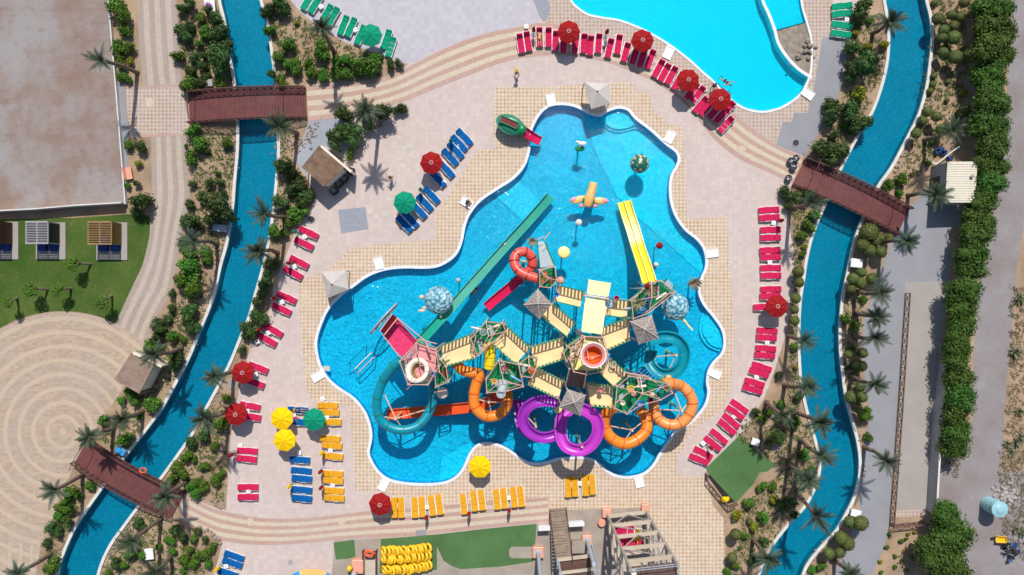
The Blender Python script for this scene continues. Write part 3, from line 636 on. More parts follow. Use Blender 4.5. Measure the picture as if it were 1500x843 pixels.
ZONES = {
 'beside the bare dirt yard': '169.6,10,12,G;180,23.5,12,G;182.6,44,9,G;172,69,10,G;186.5,70,9,G;175,91,8,G;190,90,7,Y;177,112,7,G;189,117,5,G;188,212,7,G;206,216,9,D;201,240,6,Y;186.5,272,5,G;199.6,269,5,D;205,296.5,16,D;198,311,8,D',
 'left of the left river above its upper bridge': '265.7,13,8,D;279,5,9,D;294,26,7,G;265.7,42,9,D;279,39,8,D;271,52,10,D;315,29,11,D;318,49.6,14,D;299.6,47,8,G;292,64,6,G;260,81,9,G;284,85,7,D;299.6,82,7,D;320,91,17,D;297,96.5,8,D;279,107,10,D;275,124,10,G;293,122.6,9,D;322,120,9,G;330,64,9,D;305,12,7,D;303,112,6,D',
 'right of the left river above its upper bridge': '392,16,10,D;413,8,12,D;393.5,44,8,G;421,64,9,G;406.5,83.5,8,G;422,94,8,G;432.6,98,10,G;469,66,11,G;469,79,11,G;452,91,6,G;456,105.7,9,G;473,111,8,G;410.4,118.7,9,G;492.6,88.7,8,G;492.6,107,9,G;505.7,87.4,8,G;507,107,9,G;534,94,14,G;547,86,11,G;526.5,101.7,9,G;434,34,4,Y;545,101,11,G;573,94,7,D;583.5,92.6,6,D;397,108,7,D',
 'in the planted island above the kiosk': '505.7,168,13,D;490,203.5,14,D;518.7,195.7,15,D;538,184,9,D;562.6,162,15,D;581,162,6,D;590,158,7,D;541.7,182.6,10,D;513,226,8,G;503,190,12,D',
 'left of the left river below its upper bridge': '281,192,11,G;289,211,11,G;277.4,230,10,G;331,208,8,G;307.4,268,7,D;321.7,268,6,D;319,253.5,4,G;282.6,270,6,D;295.7,288.7,7,D;276,299,7,D;277.4,322.6,13,D;291.7,330.5,7,D;322,306,20,D;308,322,12,D;332,316,12,D;268,356.5,9,D;272,214,3,G;305,222,4,D;328,282,5,D',
 'between the striped walk and the left river': '273.5,369,12,G;276,390.5,13,G;263,411,12,G;281,411,11,G;299.6,369.6,8,G;302,381,7,G;282,424,12,G;252,429.6,6,D;276.5,454,11,D;252,452,7,D;276.5,472.6,12,D;287,480,9,D;246.5,467,6,D;229.6,478,13,D;229.6,495,10,D;219,508,10,G;250.4,492,8,G;266,496,6,G;235,509,5,G;258,527.4,12,D;256,537,11,D',
 'left of the left river near its lower bridge': '222,592.6,10,G;188,577,7,G;177,587.4,7,G;198,590,6,G;151,616,8,G;180,606,4,Y;203.5,611,5,G;182.6,644,10,G;100.4,722,9,G;95,735,7,G;115,727,6,G;130.4,711.7,8,G;87.4,745.6,8,G;85,756,7,G;102,748,7,G;99,765,9,D;74.4,774,8,D;83.5,779.5,7,D;68,795,6,D;73,832,12,G',
 'between the left river and lower pink loungers': '331,583.5,6,G;302,611,7,G;324,621,9,G;298,638.6,9,D;280,650,8,D;272,670,9,G;284,672.6,5,G;303.5,644,5,D;314,654,7,G;298,683,7,G;324,695,6,G;315,704,8,G;258,685.6,8,G;267,695,8,G;251,701,8,G;288,706.5,6,G;278.7,713,6,G;298,713,7,G;286.5,723.4,8,G',
 'in the lower left bed below the path': '267,786,7,D;282.6,791,6,G;255,777,8,D;252.6,808,6,G;277.4,807,6,G;295.6,813.5,8,G;310,803,7,G;269.6,821,9,G;282.6,826.5,7,G;304.8,828,7,G;267,837,5,G;201,766.5,7,D;211,772,5,D;197,803,7,D;189,812,8,G;167,826.5,8,D;207.4,815,6,G;232,802,6,G;158,839.5,5,G;180,829,5,G;246.5,792.6,6,G;300,790,6,D;290,778,5,D',
 'between the left river and the kiosk': '413,244,11,D;422,253.5,10,D;439,268,11,D;409,296.5,10,D;427.4,281,9,D;451,287.4,10,D;440.5,298,11,D;436.5,312,11,G;423.5,326.5,9,G;414.4,341,8,G;401,339.6,9,G;414,180,6,G',
 'between left river and upper pink loungers': '396,388,9,D;387,414,11,D;384,428,10,D;378,442,10,D;372.6,462,9,D;383,466,9,D;362,478,9,D;371,487,9,D;359.6,494,6,D;354.4,513,7,D;391,400,7,D',
 'left of the right river above its bridge': '1263.5,10,13,D;1258,23.5,11,D;1246.5,70,12,D;1253,48,5,Y;1272.6,68,7,Y;1295,65,7,Y;1268,94,18,D;1248,100,12,D;1245,112,9,D;1261,134,11,Y;1218,154,11,D;1219,172,13,D;1248,164,14,D;1263.5,182,12,D;1250.4,188,9,D;1238.7,182.6,6,G;1221.7,198,8,D;1203.5,215.6,14,D;1221.7,223.5,15,D;1235,224,11,D;1283,90,5,G;1275,30,5,G',
 'on the sand right of the right river': '1368,5,4,O;1394,22,6,O;1406,25,6,O;1374,27.4,7,O;1397,38,6,O;1382.6,44,6,O;1380,55,6,O;1397,55,8,O;1382,77,6,O;1399.6,83.5,8,O;1412.6,4,6,O;1421.7,81,8,O;1358,164,6,O;1372,171,6,O;1352.6,177.4,5,O;1342,195.7,6,O;1380,190,7,O;1395.6,108,3,O;1388,120,3,O;1386.5,147.4,3,O;1361.7,134,4,O;1367,112,4,O;1366,124,4,O;1414,136,6,Y;1303,271.7,9,G;1322.6,262.6,8,G;1318.7,283.5,5,G;1410,165,9,D;1367,208,5,D;1361,240,5,D',
 'between the deck and the right river': '1164,288.7,9,D;1182,286,10,D;1194,314.8,7,G;1185,330.5,8,G;1175,345,7,G;1156.5,301.7,7,D;1180,361.7,5,Y;1176,372,5,G;1169.6,398,7,O;1171,414,6,O;1165.7,437.4,6,O;1164,454,5,O;1164,470,6,O;1164,509,6,G;1165.7,538,4,Y;1141,551,6,D;1169.6,582,6,D;1144.8,594,6,G;1108,603,6,D;1117.4,613.5,6,G;1128,603,7,G;1167,618.7,8,G;1151,282,8,D',
 'between right river and gray road': '1273,341,11,O;1281,351,8,O;1264,359,8,O;1273,367,8,O;1290,348.7,5,O;1303,348.7,5,O;1290,369.6,7,O;1249.6,408.7,7,O;1278,408.7,7,O;1262.6,399.6,6,O;1261,415,7,O;1247,423,6,O;1266.5,438.7,6,G;1239,467.4,8,G;1253.5,479,6,G;1243,519.6,5,O;1247,509,6,D;1264,518,6,O;1254.8,534,6,O;1262.6,536.5,6,O;1244,539,5,D;1247,582,8,O;1262.6,582,7,O;1261,566.5,6,O;1258.7,601.7,5,O;1268,612,9,G;1271.7,601,5,G;1272.6,641,6,G',
 'by the lower end of the right river': '1245,765,7,O;1261,767,9,O;1232,788.7,8,O;1241,796,9,O;1214,811,7,O;1229.6,809.5,6,O;1204.8,830.4,7,G;1190.4,835.6,5,G',
 'in the bed right of the artificial grass': '1118.7,711.7,6,G;1112,716.6,5,G;1133,714,6,G;1097.8,739,8,G;1133,734,6,Y;1082,754.7,9,Y;1118.7,758.7,8,G;1105.7,774,7,Y;1078,783.4,7,O;1091,785,5,G;1073,817.4,6,O;1078,830.4,5,G;1066.5,839.5,5,G;1097.8,764,4,O;1084.8,803,3,G;1120,794,8,D;1108,818.7,9,D;1146,740,9,D;1159,735,8,D;1164.4,753.5,8,D;1180,667.4,8,G;1188,690,7,G;1140,640,10,D;1128,646,8,D',
 'in the sandy corner below the brown fence': '1304,783.5,3,G;1332,783,3,Y;1321,793,3,G;1300,802,3,G;1325,809,3,Y;1312,816,3,G;1322,822,3,G;1337,818,3,G;1290,824,3,Y;1312,831,3,G;1329,836,3,G;1340,780,3,Y;1328,790,3,G;1291,839,3,G',
}
rdp = random.Random(5)
STEM = protomesh(MB().tube([(0, 0, 0), (.02, .01, .5), (0, 0, 1)], .045, 7), 'trunk_wood', 'stem')
for zone, txt in ZONES.items():
    items = []
    for e in txt.split(';'):
        a = e.split(','); items.append((float(a[0]), float(a[1]), float(a[2]), a[3]))
    items.sort(key=lambda q: q[1])
    cnt = {}
    for k in 'GDYO': cnt[k] = sum(q[3] == k for q in items)
    seen = {k: 0 for k in 'GDYO'}
    for (x, y, r, k) in items:
        rm = r / S * 1.24
        o = bpy.data.objects.new('shrub', rdp.choice(PM[k])); COL.objects.link(o)
        hz = rm * (rdp.uniform(1.45, 1.9) if k != 'O' else 1.0)
        o.location = W(x, y, hz * .7); o.location.z = 0
        o.rotation_euler = (0, 0, rdp.random() * 6.28); q_ = (.80, 1.25) if k != 'O' else (.95, 1.05); o.scale = (rm / .9 * rdp.uniform(*q_), rm / .9 * rdp.uniform(*q_), hz / .9)
        if k == 'O' and r > 4.5:
            hs_ = rdp.uniform(.75, 1.15); o.location = W(x, y, hs_ + rm) - Vector((0, 0, rm)); f_ = o; b_ = Vector((o.location.x, o.location.y, 0)); o.name = 'foliage'
            t_ = thing('shrub', '', 'shrub', b_); f_.parent = t_; f_.location -= b_
            s_ = bpy.data.objects.new('stem', STEM); COL.objects.link(s_); s_.parent = t_; s_.scale = (1, 1, hs_ + rm * .5); o = t_
        lab = f"{ordn(seen[k])} {KN[k]} from the top {zone}" if cnt[k] > 1 else f"only {KN[k]} {zone}"
        seen[k] += 1
        tag(o, lab, 'shrub', 'shrubs ' + zone)
# ground cover that nobody could count
gc = MB(); rdg = random.Random(3)
def scatter(poly, n, hole=None, size=(.10, .22)):
    xs = [p[0] for p in poly]; ys = [p[1] for p in poly]
    def inside(x, y):
        c = False
        for i in range(len(poly)):
            (x1, y1), (x2, y2) = poly[i - 1][:2], poly[i][:2]
            if (y1 > y) != (y2 > y) and x < (x2 - x1) * (y - y1) / (y2 - y1) + x1: c = not c
        return c
    k = 0
    while k < n:
        x, y = rdg.uniform(min(xs), max(xs)), rdg.uniform(min(ys), max(ys))
        if not inside(x, y): continue
        k += 1; p = W(x, y)
        for q in range(7):
            a = rdg.random() * 6.28; s_ = rdg.uniform(*size); d = Vector((cos(a), sin(a), rdg.uniform(.3, 1.2))).normalized() * s_ * 1.4
            b = Vector((-sin(a), cos(a), 0)) * s_ * .35; o = p + Vector((rdg.gauss(0, .1), rdg.gauss(0, .1), .01))
            gc.add([o, o + d * .5 + b, o + d, o + d * .5 - b], [(0, 1, 2, 3)])
BEDS = [[(262,10),(320,10),(334,70),(343,120),(275,120),(262,60)], [(392,20),(440,25),(500,65),(560,85),(555,110),(410,115)], [(285,190),(345,190),(342,260),(325,350),(300,420),(275,420),(285,300)],
        [(258,430),(300,430),(285,490),(250,560),(215,590),(190,590),(225,520)], [(150,620),(200,600),(210,630),(175,670),(150,650)], [(95,715),(140,700),(110,760),(85,820),(60,830)],
        [(300,610),(335,580),(330,740),(300,720),(250,700)], [(160,800),(210,740),(260,780),(310,800),(300,843),(150,843)], [(410,190),(440,200),(425,235),(445,280),(430,320),(400,370),(396,345),(408,270)],
        [(1250,20),(1290,20),(1295,90),(1270,160),(1235,225),(1210,215),(1240,120)], [(1368,2),(1425,2),(1420,90),(1405,180),(1340,270),(1300,280),(1345,190)], [(1160,300),(1195,310),(1178,370),(1168,480),(1170,600),(1150,600),(1160,480)],
        [(1240,430),(1262,420),(1258,540),(1265,610),(1250,610),(1235,540)], [(1090,740),(1130,700),(1180,650),(1195,690),(1150,760),(1110,830),(1070,835)], [(1070,640),(1130,580),(1185,620),(1195,660),(1140,680)]]
for b in BEDS: scatter(b, int(abs(area2([Vector((p[0], p[1], 0)) for p in b])) / 2 / 36))
o = gc.build('ground_cover', 'leaf_olive'); tag(o, kind='stuff')
dl = MB(); gc = dl
for b in BEDS: scatter(b, int(abs(area2([Vector((p[0], p[1], 0)) for p in b])) / 2 / 90), size=(.06, .14))
o = dl.build('dry_ground_cover', 'leaf_dry'); tag(o, kind='stuff')
st = MB()
def rockline(line, n, size=.16, spread=.18):
    P = resample(WL(line), n)
    for p in P:
        s_ = size * rdg.uniform(.5, 1.2); q = p + Vector((rdg.gauss(0, spread), rdg.gauss(0, spread), s_ * .3))
        st.sphere(q, s_, 6, 4, (rdg.uniform(.8, 1.3), rdg.uniform(.7, 1.2), .7))
rockline([(409,190),(412,240)], 36, .15, .35); rockline([(468,180),(452,202),(438,222)], 44, .15, .3); rockline([(430,190),(425,225)], 30, .15, .5); rockline([(408,290),(403,335)], 20)
rockline([(310,430),(294,476),(279,514)], 40); rockline([(345,200),(340,270)], 30, .15, .3); rockline([(330,340),(316,405)], 40); rockline([(326,570),(308,606),(290,638)], 34); rockline([(325,793),(312,780),(285,772)], 20, .2)
rockline([(1368,20),(1371,60),(1366,110),(1353,163),(1330,212),(1309,252)], 90); rockline([(1242,424),(1236,470),(1236,520)], 50, .13); rockline([(1265,680),(1264,700)], 10); rockline([(1226,780),(1196,808),(1182,832)], 46); rockline([(1262,650),(1253,620)], 16); rockline([(206,750),(180,786),(160,824)], 40)
rockline([(1186,60),(1170,90)], 20, .25, .5); rockline([(290,722),(325,745)], 14, .2)
o = st.build('border_stones', 'rock'); tag(o, kind='stuff')

# palms: tapered bent trunk + feathered crown
def palmcrown(seed, nf=24, L=2.3, lo=8):
    rd = random.Random(seed); mb = MB()
    for i in range(nf):
        az = i * 2.39996 + rd.uniform(-.25, .25); el = radians(rd.uniform(lo, 84)) if i > 3 else radians(rd.uniform(lo - 20, lo + 10))
        l = L * rd.uniform(.75, 1.12); droop = rd.uniform(.35, .85)
        hx = Vector((cos(az), sin(az), 0)); side = Vector((-sin(az), cos(az), 0)); P = []; n = 12
        p = Vector((0, 0, 0)); e = el
        for k in range(n + 1):
            P.append(p.copy()); p = p + (hx * cos(e) + Vector((0, 0, 1)) * sin(e)) * (l / n); e -= droop * 1.5 / n * (k / n + .35)
        for k in range(n):
            mb.bar(P[k], P[k + 1], .035 * (1 - k / n) + .008)
        for k in range(2, n + 1):
            t = (P[k] - P[k - 1]).normalized(); up = side.cross(t).normalized()
            ll = .40 * sin(pi * min(1, (k - .5) / n) ** .7) * rd.uniform(.85, 1.1) + .12
            for sgn in (-1, 1):
                for off in (0, .5):
                    q = P[k - 1].lerp(P[k], off)
                    tip = q + (side * sgn * .75 + t * .65 + up * .18 - Vector((0, 0, .18))).normalized() * ll
                    w = t * .042
                    mb.add([q - w, q + w, tip + w * .2, tip - w * .2], [(0, 1, 2, 3)])
    for i in range(7):
        az = rd.random() * 6.28; d = Vector((cos(az), sin(az), 0)); a = Vector((0, 0, -.05)); m_ = a + d * .45 + Vector((0, 0, -.15)); e = a + d * .75 + Vector((0, 0, -1.0)); sd = Vector((-sin(az), cos(az), 0)) * .07
        mb.add([a - sd * .4, a + sd * .4, m_ + sd, m_ - sd, e], [(0, 1, 2, 3), (3, 2, 4)])
    mb.sphere((0, 0, -.1), .22, 10, 6, (1, 1, 1.3))
    return mb
PCR = [protomesh(palmcrown(100 + i, (15, 19, 16, 21)[i], (2.5, 2.1, 2.4, 2.0)[i], (38, 10, 30, 0)[i]), 'leaf_palm', 'palm_crown') for i in range(4)]
PALMS = [
 (201,107,149,89,'tall palm leaning over the bare dirt yard from the striped walk'),
 (490,78,472,41,'palm with curved trunk leaning onto the green loungers at the top'),
 (435,196,409,186,'palm overhanging the left river just under the upper left bridge'),
 (556,182,535,164,'slender palm in the planted island above the kiosk, shadow on the deck'),
 (417,319,388,313.5,'upper palm of the two overhanging the left river below the kiosk'),
 (406.5,371,380,368,'lower palm of the two overhanging the left river below the kiosk'),
 (318,358,284,354,'palm leaning left over the bed opposite the kiosk, left of the river'),
 (344,544,315,552,'palm over the left river behind the upper left red umbrella'),
 (336,602,300,613,'palm over the left river behind the shaded lower red umbrella'),
 (266,510,227,519.6,'palm whose fronds cover the taupe roofed kiosk by the plaza'),
 (209,603,180,613.5,'palm between the taupe kiosk and the lower left bridge'),
 (167,628,130.5,640,'palm leaning over the plaza above the lower left bridge'),
 (121,696,81,718,'palm leaning over the plaza below the lower left bridge'),
 (273,706.5,243,727,'palm whose fronds overlap the lower left bridge deck'),
 (236,760,192,794,'palm leaning across the left river bank under the lower left bridge'),
 (74,812,26,839.5,'palm leaning over the plaza at the bottom left corner'),
 (250.5,816,227,837,'palm at the bottom of the lower left bed by a small white square'),
 (1278,49.6,1303,32.6,'palm crossing the top of the right river'),
 (1354,206,1393,192,'palm on the sandy slope above the cream roofed shed'),
 (1330,287,1370,286,'palm leaning onto the cream roofed shed'),
 (1156.5,304,1188,298,'palm beside the left end of the right bridge'),
 (1291,355,1328,354,'palm leaning over the gray road below the right bridge'),
 (1249.6,425.7,1288.7,429.6,'uppermost palm of the row between the right river and brown fence'),
 (1255,460,1284,464,'second palm from the top of the row left of the brown fence'),
 (1249.6,492,1280,495,'third palm from the top of the row left of the brown fence'),
 (1247,551,1281,562.6,'fourth palm from the top of the row left of the brown fence'),
 (1154,492,1177,499,'palm over the right river beside the red umbrella column of loungers'),
 (1149,565,1182.6,566.5,'palm over the right river below the pink lounger column'),
 (1122.6,590,1146,608,'palm next to the lower pink loungers, left of the right river'),
 (1162,603,1201,619,'palm reaching over the right river above the artificial grass'),
 (1172,645,1203.5,668.6,'palm reaching over the right river, right of the artificial grass'),
 (1154,679,1182.6,704,'palm rooted beside the round concrete slab by the artificial grass'),
 (1167,719.5,1195.6,756,'lowest palm crossing into the right river at its bend'),
 (1103,790,1125,818.6,'palm at the bottom bed left of the right river'),
 (1266,655.6,1297,674,'palm leaning onto the lower end of the brown fence'),
 (1222,821,1245,841,'palm at the bottom edge on the gray road'),
]
random.seed(21)
for i, (bx, by, cx, cy, lab) in enumerate(PALMS):
    r = hypot(bx - 750, by - 421.5); d = hypot(cx - bx, cy - by)
    h = max(3.6, min(7.6, HC * d / (r + d))) * 1.04
    b = W(bx, by); c = W(cx, cy, h)
    t = thing('palm_tree', lab, 'palm tree', b, 0, 'palm trees along the lazy rivers')
    mid = (b + c) / 2 + Vector((random.gauss(0, .12), random.gauss(0, .12), -.1 * random.random()))
    pts = cr([b, b.lerp(mid, .5) + Vector((0, 0, .1)), mid, c], 5); n = len(pts)
    mb = MB(); mb.tube([p - b for p in pts], [(.23 - .06 * k / n) * (1.0 + .08 * (k % 2)) * (1.35 if k == 0 else 1) for k in range(n)], 10)
    mb.build('trunk', 'trunk_palm', t, smooth=True)
    o = bpy.data.objects.new('crown', PCR[i % 4]); COL.objects.link(o); o.parent = t; o.location = c - b
    tl = (pts[-1] - pts[-3]).normalized()
    o.rotation_mode = 'QUATERNION'; o.rotation_quaternion = Vector((0, 0, 1)).rotation_difference((tl + Vector((0, 0, .8))).normalized()) @ Matrix.Rotation(random.random() * 6.28, 3, 'Z').to_quaternion()
    k = random.uniform(.68, .95); o.scale = (k, k, k)

# broadleaf trees
def treething(label, x, y, h, cr_, mesh, group, base=None, cat='tree'):
    b = W(*(base or (x, y))) if base else None
    c = W(x, y, h * .75)
    if b is None: b = Vector((c.x, c.y, 0))
    t = thing('tree', label, cat, b, 0, group); top = c - b
    mb = MB(); k = cr_
    mb.tube(cr([Vector((0, 0, 0)), top * .45 + Vector((.05, .04, 0)), top * .95], 4), [.16, .15, .14, .13, .12, .11, .10, .09, .08], 8)
    for q in range(4):
        a = q * 1.6 + x; mb.tube([top * .55, top * .85 + Vector((cos(a), sin(a), .3)) * k * .45], [.06, .03], 6)
    mb.build('trunk', 'trunk_wood', t)
    o = bpy.data.objects.new('crown', mesh); COL.objects.link(o); o.parent = t; o.location = top - Vector((0, 0, k * .72)); o.scale = (k, k, k * 1.0); o.rotation_euler = (0, 0, x * 1.7)
HM = [protomesh(leafcloud(3600, 1.0, 1.4, .08, 200 + i, 26), 'leaf_hedge', 'tree_crown') for i in range(4)]
HEDGE = [(1447,8,23),(1462,14,20),(1452,40,24),(1470,48,17),(1450,75,25),(1466,84,18),(1447,112,24),(1445,145,22),(1462,150,20),(1440,182,23),(1456,190,20),(1452,212,22),(1444,240,20),(1462,246,15),(1450,268,20),(1440,294,20),(1432,318,20),(1444,330,14),(1428,344,22),(1425,372,22),(1420,398,20),(1412,425,22),(1408,450,22),(1405,478,20),(1403,502,20),(1400,526,20),(1402,552,20),(1404,580,21),(1402,606,20),(1400,630,22),(1396,652,20)]
for i, (x, y, r) in enumerate(HEDGE):
    lab = f"{ordn(i)} tree from the top in the tall green hedge row along the dirt road"
    treething(lab, x, y, 3.1 + (i * 37 % 10) * .12, r / S * 1.12, HM[i % 4], 'hedge row trees along the dirt road')
for i, (x, y, r, lab) in enumerate(((1385,756,19,'topmost of the big trees at the bottom right corner by the fence'),(1393,786,27,'widest big tree right of the brown fence corner, bottom right'),(1370,806,25,'left big tree of the bottom right clump, above the sandy bed'),(1392,828,28,'lowest big tree of the bottom right clump at the picture edge'))):
    treething(lab, x, y, 3.8, r / S * 1.15, HM[(i + 1) % 4], 'big trees at the bottom right corner')
LM = protomesh(leafcloud(750, 1.0, 1.1, .13, 301, 6, core=False), 'leaf_bright', 'tree_crown')
for (x, y, r, bx, by, lab) in ((107,387,11,133,387,'thin young tree on the lawn between the two pergolas'),(44.6,424,12,70,424,'young tree with widest crown on the lawn near the plaza rim'),(84.5,425,10,104,423,'young tree in the middle of the lawn by the plaza rim'),(149,442,11,164,433,'young tree at the right corner of the lawn by the walk'),(9.5,444,8,25,437,'small young tree at the left edge of the lawn')):
    treething(lab, x, y, 3.2, r / S, LM, 'young trees on the lawn', base=(bx, by))
# agaves and cacti on the strip beyond the dirt road
def agave(seed, n=26, L=1.0):
    rd = random.Random(seed); mb = MB()
    for i in range(n):
        az = i * 2.4; el = radians(rd.uniform(5, 75)); l = L * rd.uniform(.7, 1.1)
        d = Vector((cos(az) * cos(el), sin(az) * cos(el), sin(el))); sd = Vector((-sin(az), cos(az), 0)) * .085
        mid = d * l * .5 + Vector((0, 0, .04)); tip = d * l - Vector((0, 0, .12 * l)); nn = sd.cross(d).normalized() * .03
        mb.add([Vector((0, 0, .02)) - sd * .6, Vector((0, 0, .02)) + sd * .6, mid + sd, mid - sd, tip, mid - nn, ], [(0, 1, 2, 5), (0, 5, 3), (5, 2, 4), (3, 5, 4)])
    return mb
AG = [protomesh(agave(i), 'leaf_agave', 'agave_leaves') for i in range(3)]
for i, (x, y, s_, lab) in enumerate(((1485,516,1.3,'upper grayish agave on the strip beyond the dirt road'),(1492,438,1.3,'agave at the right picture edge beside the road'),(1474,650,1.0,'pale agave left of the cactus group beyond the road'),(1487,648,1.1,'pale agave in the middle of the cactus group beyond the road'),(1480,662,1.0,'pale agave below the cactus group beyond the road'),(1494,640,1.1,'agave at the upper right of the cactus group beyond the road'),(1486,775,.9,'small agave beside the cyan water tank'),(1496,780,1.0,'small agave at the edge right of the cyan tank'),(1492,603,1.0,'agave with dry leaves right of the dirt road'))):
    o = bpy.data.objects.new('agave', AG[i % 3]); COL.objects.link(o); o.location = W(x, y); o.scale = (s_ * .82, s_ * .82, s_ * .9); o.rotation_euler = (0, 0, i)
    tag(o, lab, 'agave', 'agaves beyond the dirt road')
gc = MB()
scatter([(1478,420),(1520,420),(1520,640),(1470,640),(1480,500)], 420, size=(.08, .18)); scatter([(1462,660),(1515,660),(1515,830),(1468,800)], 380, size=(.08, .18)); scatter([(1390,640),(1410,640),(1402,700),(1380,690)], 60, size=(.1, .2))
o = gc.build('dry_scrub', 'leaf_dry'); tag(o, kind='stuff')
st = MB(); rockline([(1466,722),(1480,730),(1470,712)], 60, .2, .5); o = st.build('stone_pile', 'rubble'); tag(o, 'pile of pale rubble stones above the cyan water tank', 'stone pile')
# ================================================================ FURNITURE ON THE DECK
LCACHE = {}
def lmesh(mb, name, mat, smooth=False):
    me = bpy.data.meshes.new(name); me.from_pydata(mb.v, [], mb.f); me.materials.append(MATS[mat]); me.update(); return me
def lounger_parts(col, raised):
    """sun lounger, head towards +Y, 2.05 x 0.68"""
    key = (col, raised)
    if key in LCACHE: return LCACHE[key]
    ang = radians(44 if raised else 9); out = []
    fr = MB()
    for sx in (-1, 1):
        fr.bar((sx * .33, -1.02, .27), (sx * .33, 1.02, .27), .06, .07); fr.box((sx * .35, -.2, .33), (.04, .5, .05))
    for y in (-1.0, -.5, 0, .5, 1.0): fr.bar((-.34, y, .265), (.34, y, .265), .06, .05)
    fr.box((0, -.2, .285), (.60, 1.5, .02))
    out.append(('frame', lmesh(fr, 'frame', 'white_plastic'), None))
    for sx in (-1, 1):
        for y in (-.8, .8):
            lg = MB().box((sx * .31, y, .12), (.07, .09, .24)); out.append(('leg', lmesh(lg, 'leg', 'white_plastic'), None))
    cu = MB()
    for k in range(3):
        cu.rbox((0, -.80 + k * .475, .345), (.60, .474, .10), .04)
    for y in (-.56, -.085):
        for sx in (-1, 1): cu.box((sx * .295, y, .40), (.05, .045, .015))
    out.append(('seat_cushion', lmesh(cu, 'seat_cushion', 'cushion_' + col), None))
    hb = MB(); Rm = Matrix.Rotation(ang, 3, 'X'); piv = Vector((0, .40, .30))
    b2 = MB(); b2.rbox((0, .32, .05), (.60, .62, .10), .06); b2.rbox((0, .54, .12), (.50, .18, .07), .04)
    hb.add([Rm @ Vector(v) + piv for v in b2.v], b2.f)
    out.append(('backrest', lmesh(hb, 'backrest', 'head_' + col), None))
    LCACHE[key] = out
    return out
CN = {'pink': 'pink', 'blue': 'blue', 'yellow': 'mustard yellow', 'green': 'green', 'navy': 'navy blue'}
def lounger(x, y, ang, col, raised, label, group, h=.4):
    p = W(x, y, h); p.z = .014
    t = thing('sun_lounger', label, 'sun lounger', p, -radians(ang), group)
    for nm, me, _ in lounger_parts(col, raised):
        o = bpy.data.objects.new(nm, me); COL.objects.link(o); o.parent = t
    t.scale = (1.13, 1.06, 1.08)
    return t
def row(col, raised, word, end, phrase, items):
    """items: (x, y, angle clockwise from up); listed in the order they are counted"""
    n = len(items)
    for i, (x, y, a) in enumerate(items):
        if n == 1: lab = f"only {CN[col]} sun lounger {phrase}"
        else: lab = f"{ordn(i)} {CN[col]} sun lounger from the {end} {phrase}"
        lounger(x, y, a, col, raised, lab, f"{CN[col]} sun loungers {phrase}")
row('pink', True, '', 'left', 'in the arc under the upper pool', [(762.5,63,-9),(773,60,-9),(790.4,54,-2),(803.5,54,0),(814,59,2),(826,63,4),(843,64,6),(855.5,63,2),(865,66,4),(877,63,4),(893,70,12),(906,64.5,8),(917,76,14),(930,80,17),(941,84,18),(953,86,20),(965,100,28),(974,106,28),(984,110,28),(994,118,30)])
row('pink', True, '', 'left', 'beside the two rightmost top red umbrellas', [(1014,133,36),(1023,138,38),(1027,153,40),(1036,157,40),(1048,162,42),(1058,168,42),(1066,160,42)])
row('green', False, '', 'left', 'on the gray deck at the top', [(451,1,32),(462,6,32),(478,20,30),(487.5,24,30),(503,37,22),(514,40,24),(528,51,24),(566,58,18)])
row('green', False, '', 'top', 'right of the upper pool', [(1233.5,9,84),(1233.5,20,84),(1233.5,37,98),(1232,50,98)])
row('blue', False, '', 'top', 'in the diagonal line by the pool', [(680,201,-43),(672,210,-43),(667,220,-43),(659,230,-43),(653.5,248,-43),(641,262,-43),(632,286,-43),(622,297,-43),(613,308,-43),(601,321,-43),(592,328,-43)])
row('pink', False, '', 'top', 'along the left edge of the deck', [(452,341,-64),(445,357,-64),(438,384,-62),(429,400,-62),(419.6,436,-65),(412,453,-65),(400,484,-60),(391,498,-60),(378,539,-68),(372.6,561,-70),(366,595,-78),(367,611,-82)])
row('pink', False, '', 'top', 'below the left red umbrellas', [(362,661,-86),(361,672.5,-84),(363,714,-90),(363,728.5,-90)])
row('blue', False, '', 'top', 'left of the mustard loungers', [(436,601,-86),(433,618,-84),(439,674,-86),(441,690,-84),(442,701.5,-84),(442,718,-84),(442,730.5,-84)])
row('yellow', False, '', 'top', 'in the column at the lower left', [(480,594.5,-88),(482,604.5,-88),(485,618.5,-88),(483.5,643,-85),(486,653,-85),(487.4,669,-85),(487.4,694.5,-86),(488,704.5,-86),(488.7,719.5,-86),(489.5,730,-86)])
row('yellow', False, '', 'left', 'in the row along the bottom striped path', [(577.5,744,178),(587.5,744,178),(607.5,744,177),(618,743,177),(632.5,741,172),(643.5,739.5,172),(679,739,173),(694.5,734.5,173),(705.5,733,173),(727.5,732,174),(738,730.5,174),(752.5,729,173),(763,728,173)])
row('yellow', False, '', 'left', 'in the shadow of the purple slide', [(832,714,178),(842,713,178),(857.5,712,176),(867.5,710,176)])
row('pink', False, '', 'top', 'in the column left of the right river', [(1126.5,308,86),(1127,319,86),(1129,337,88),(1129,348.5,88),(1128,367,88),(1129,377,88),(1129,393,89),(1129.5,404,89),(1129.5,424,88),(1128.5,434,88),(1119,450,88),(1124,485,93),(1123,495,93),(1122,511,94),(1120.5,521,94),(1116,538,108),(1112,546.5,108),(1105.5,561,106),(1102.5,570.5,106)])
row('pink', False, '', 'top', 'on the diagonal above the artificial grass', [(1083,596,125),(1077,605,125),(1071,617,130),(1065,626,130),(1053,640,130),(1044,650,128),(1030,664,118),(1024,673.5,112)])
row('blue', False, '', 'top', 'at the bottom edge near the lower left bed', [(342.5,815,-70),(340,825,-70),(333,840,-72)])
row('pink', False, '', 'left', 'stacked inside the steel tower', [(905,786,0),(914,784,0),(924,782,0),(912,801,90),(928,797,88)])
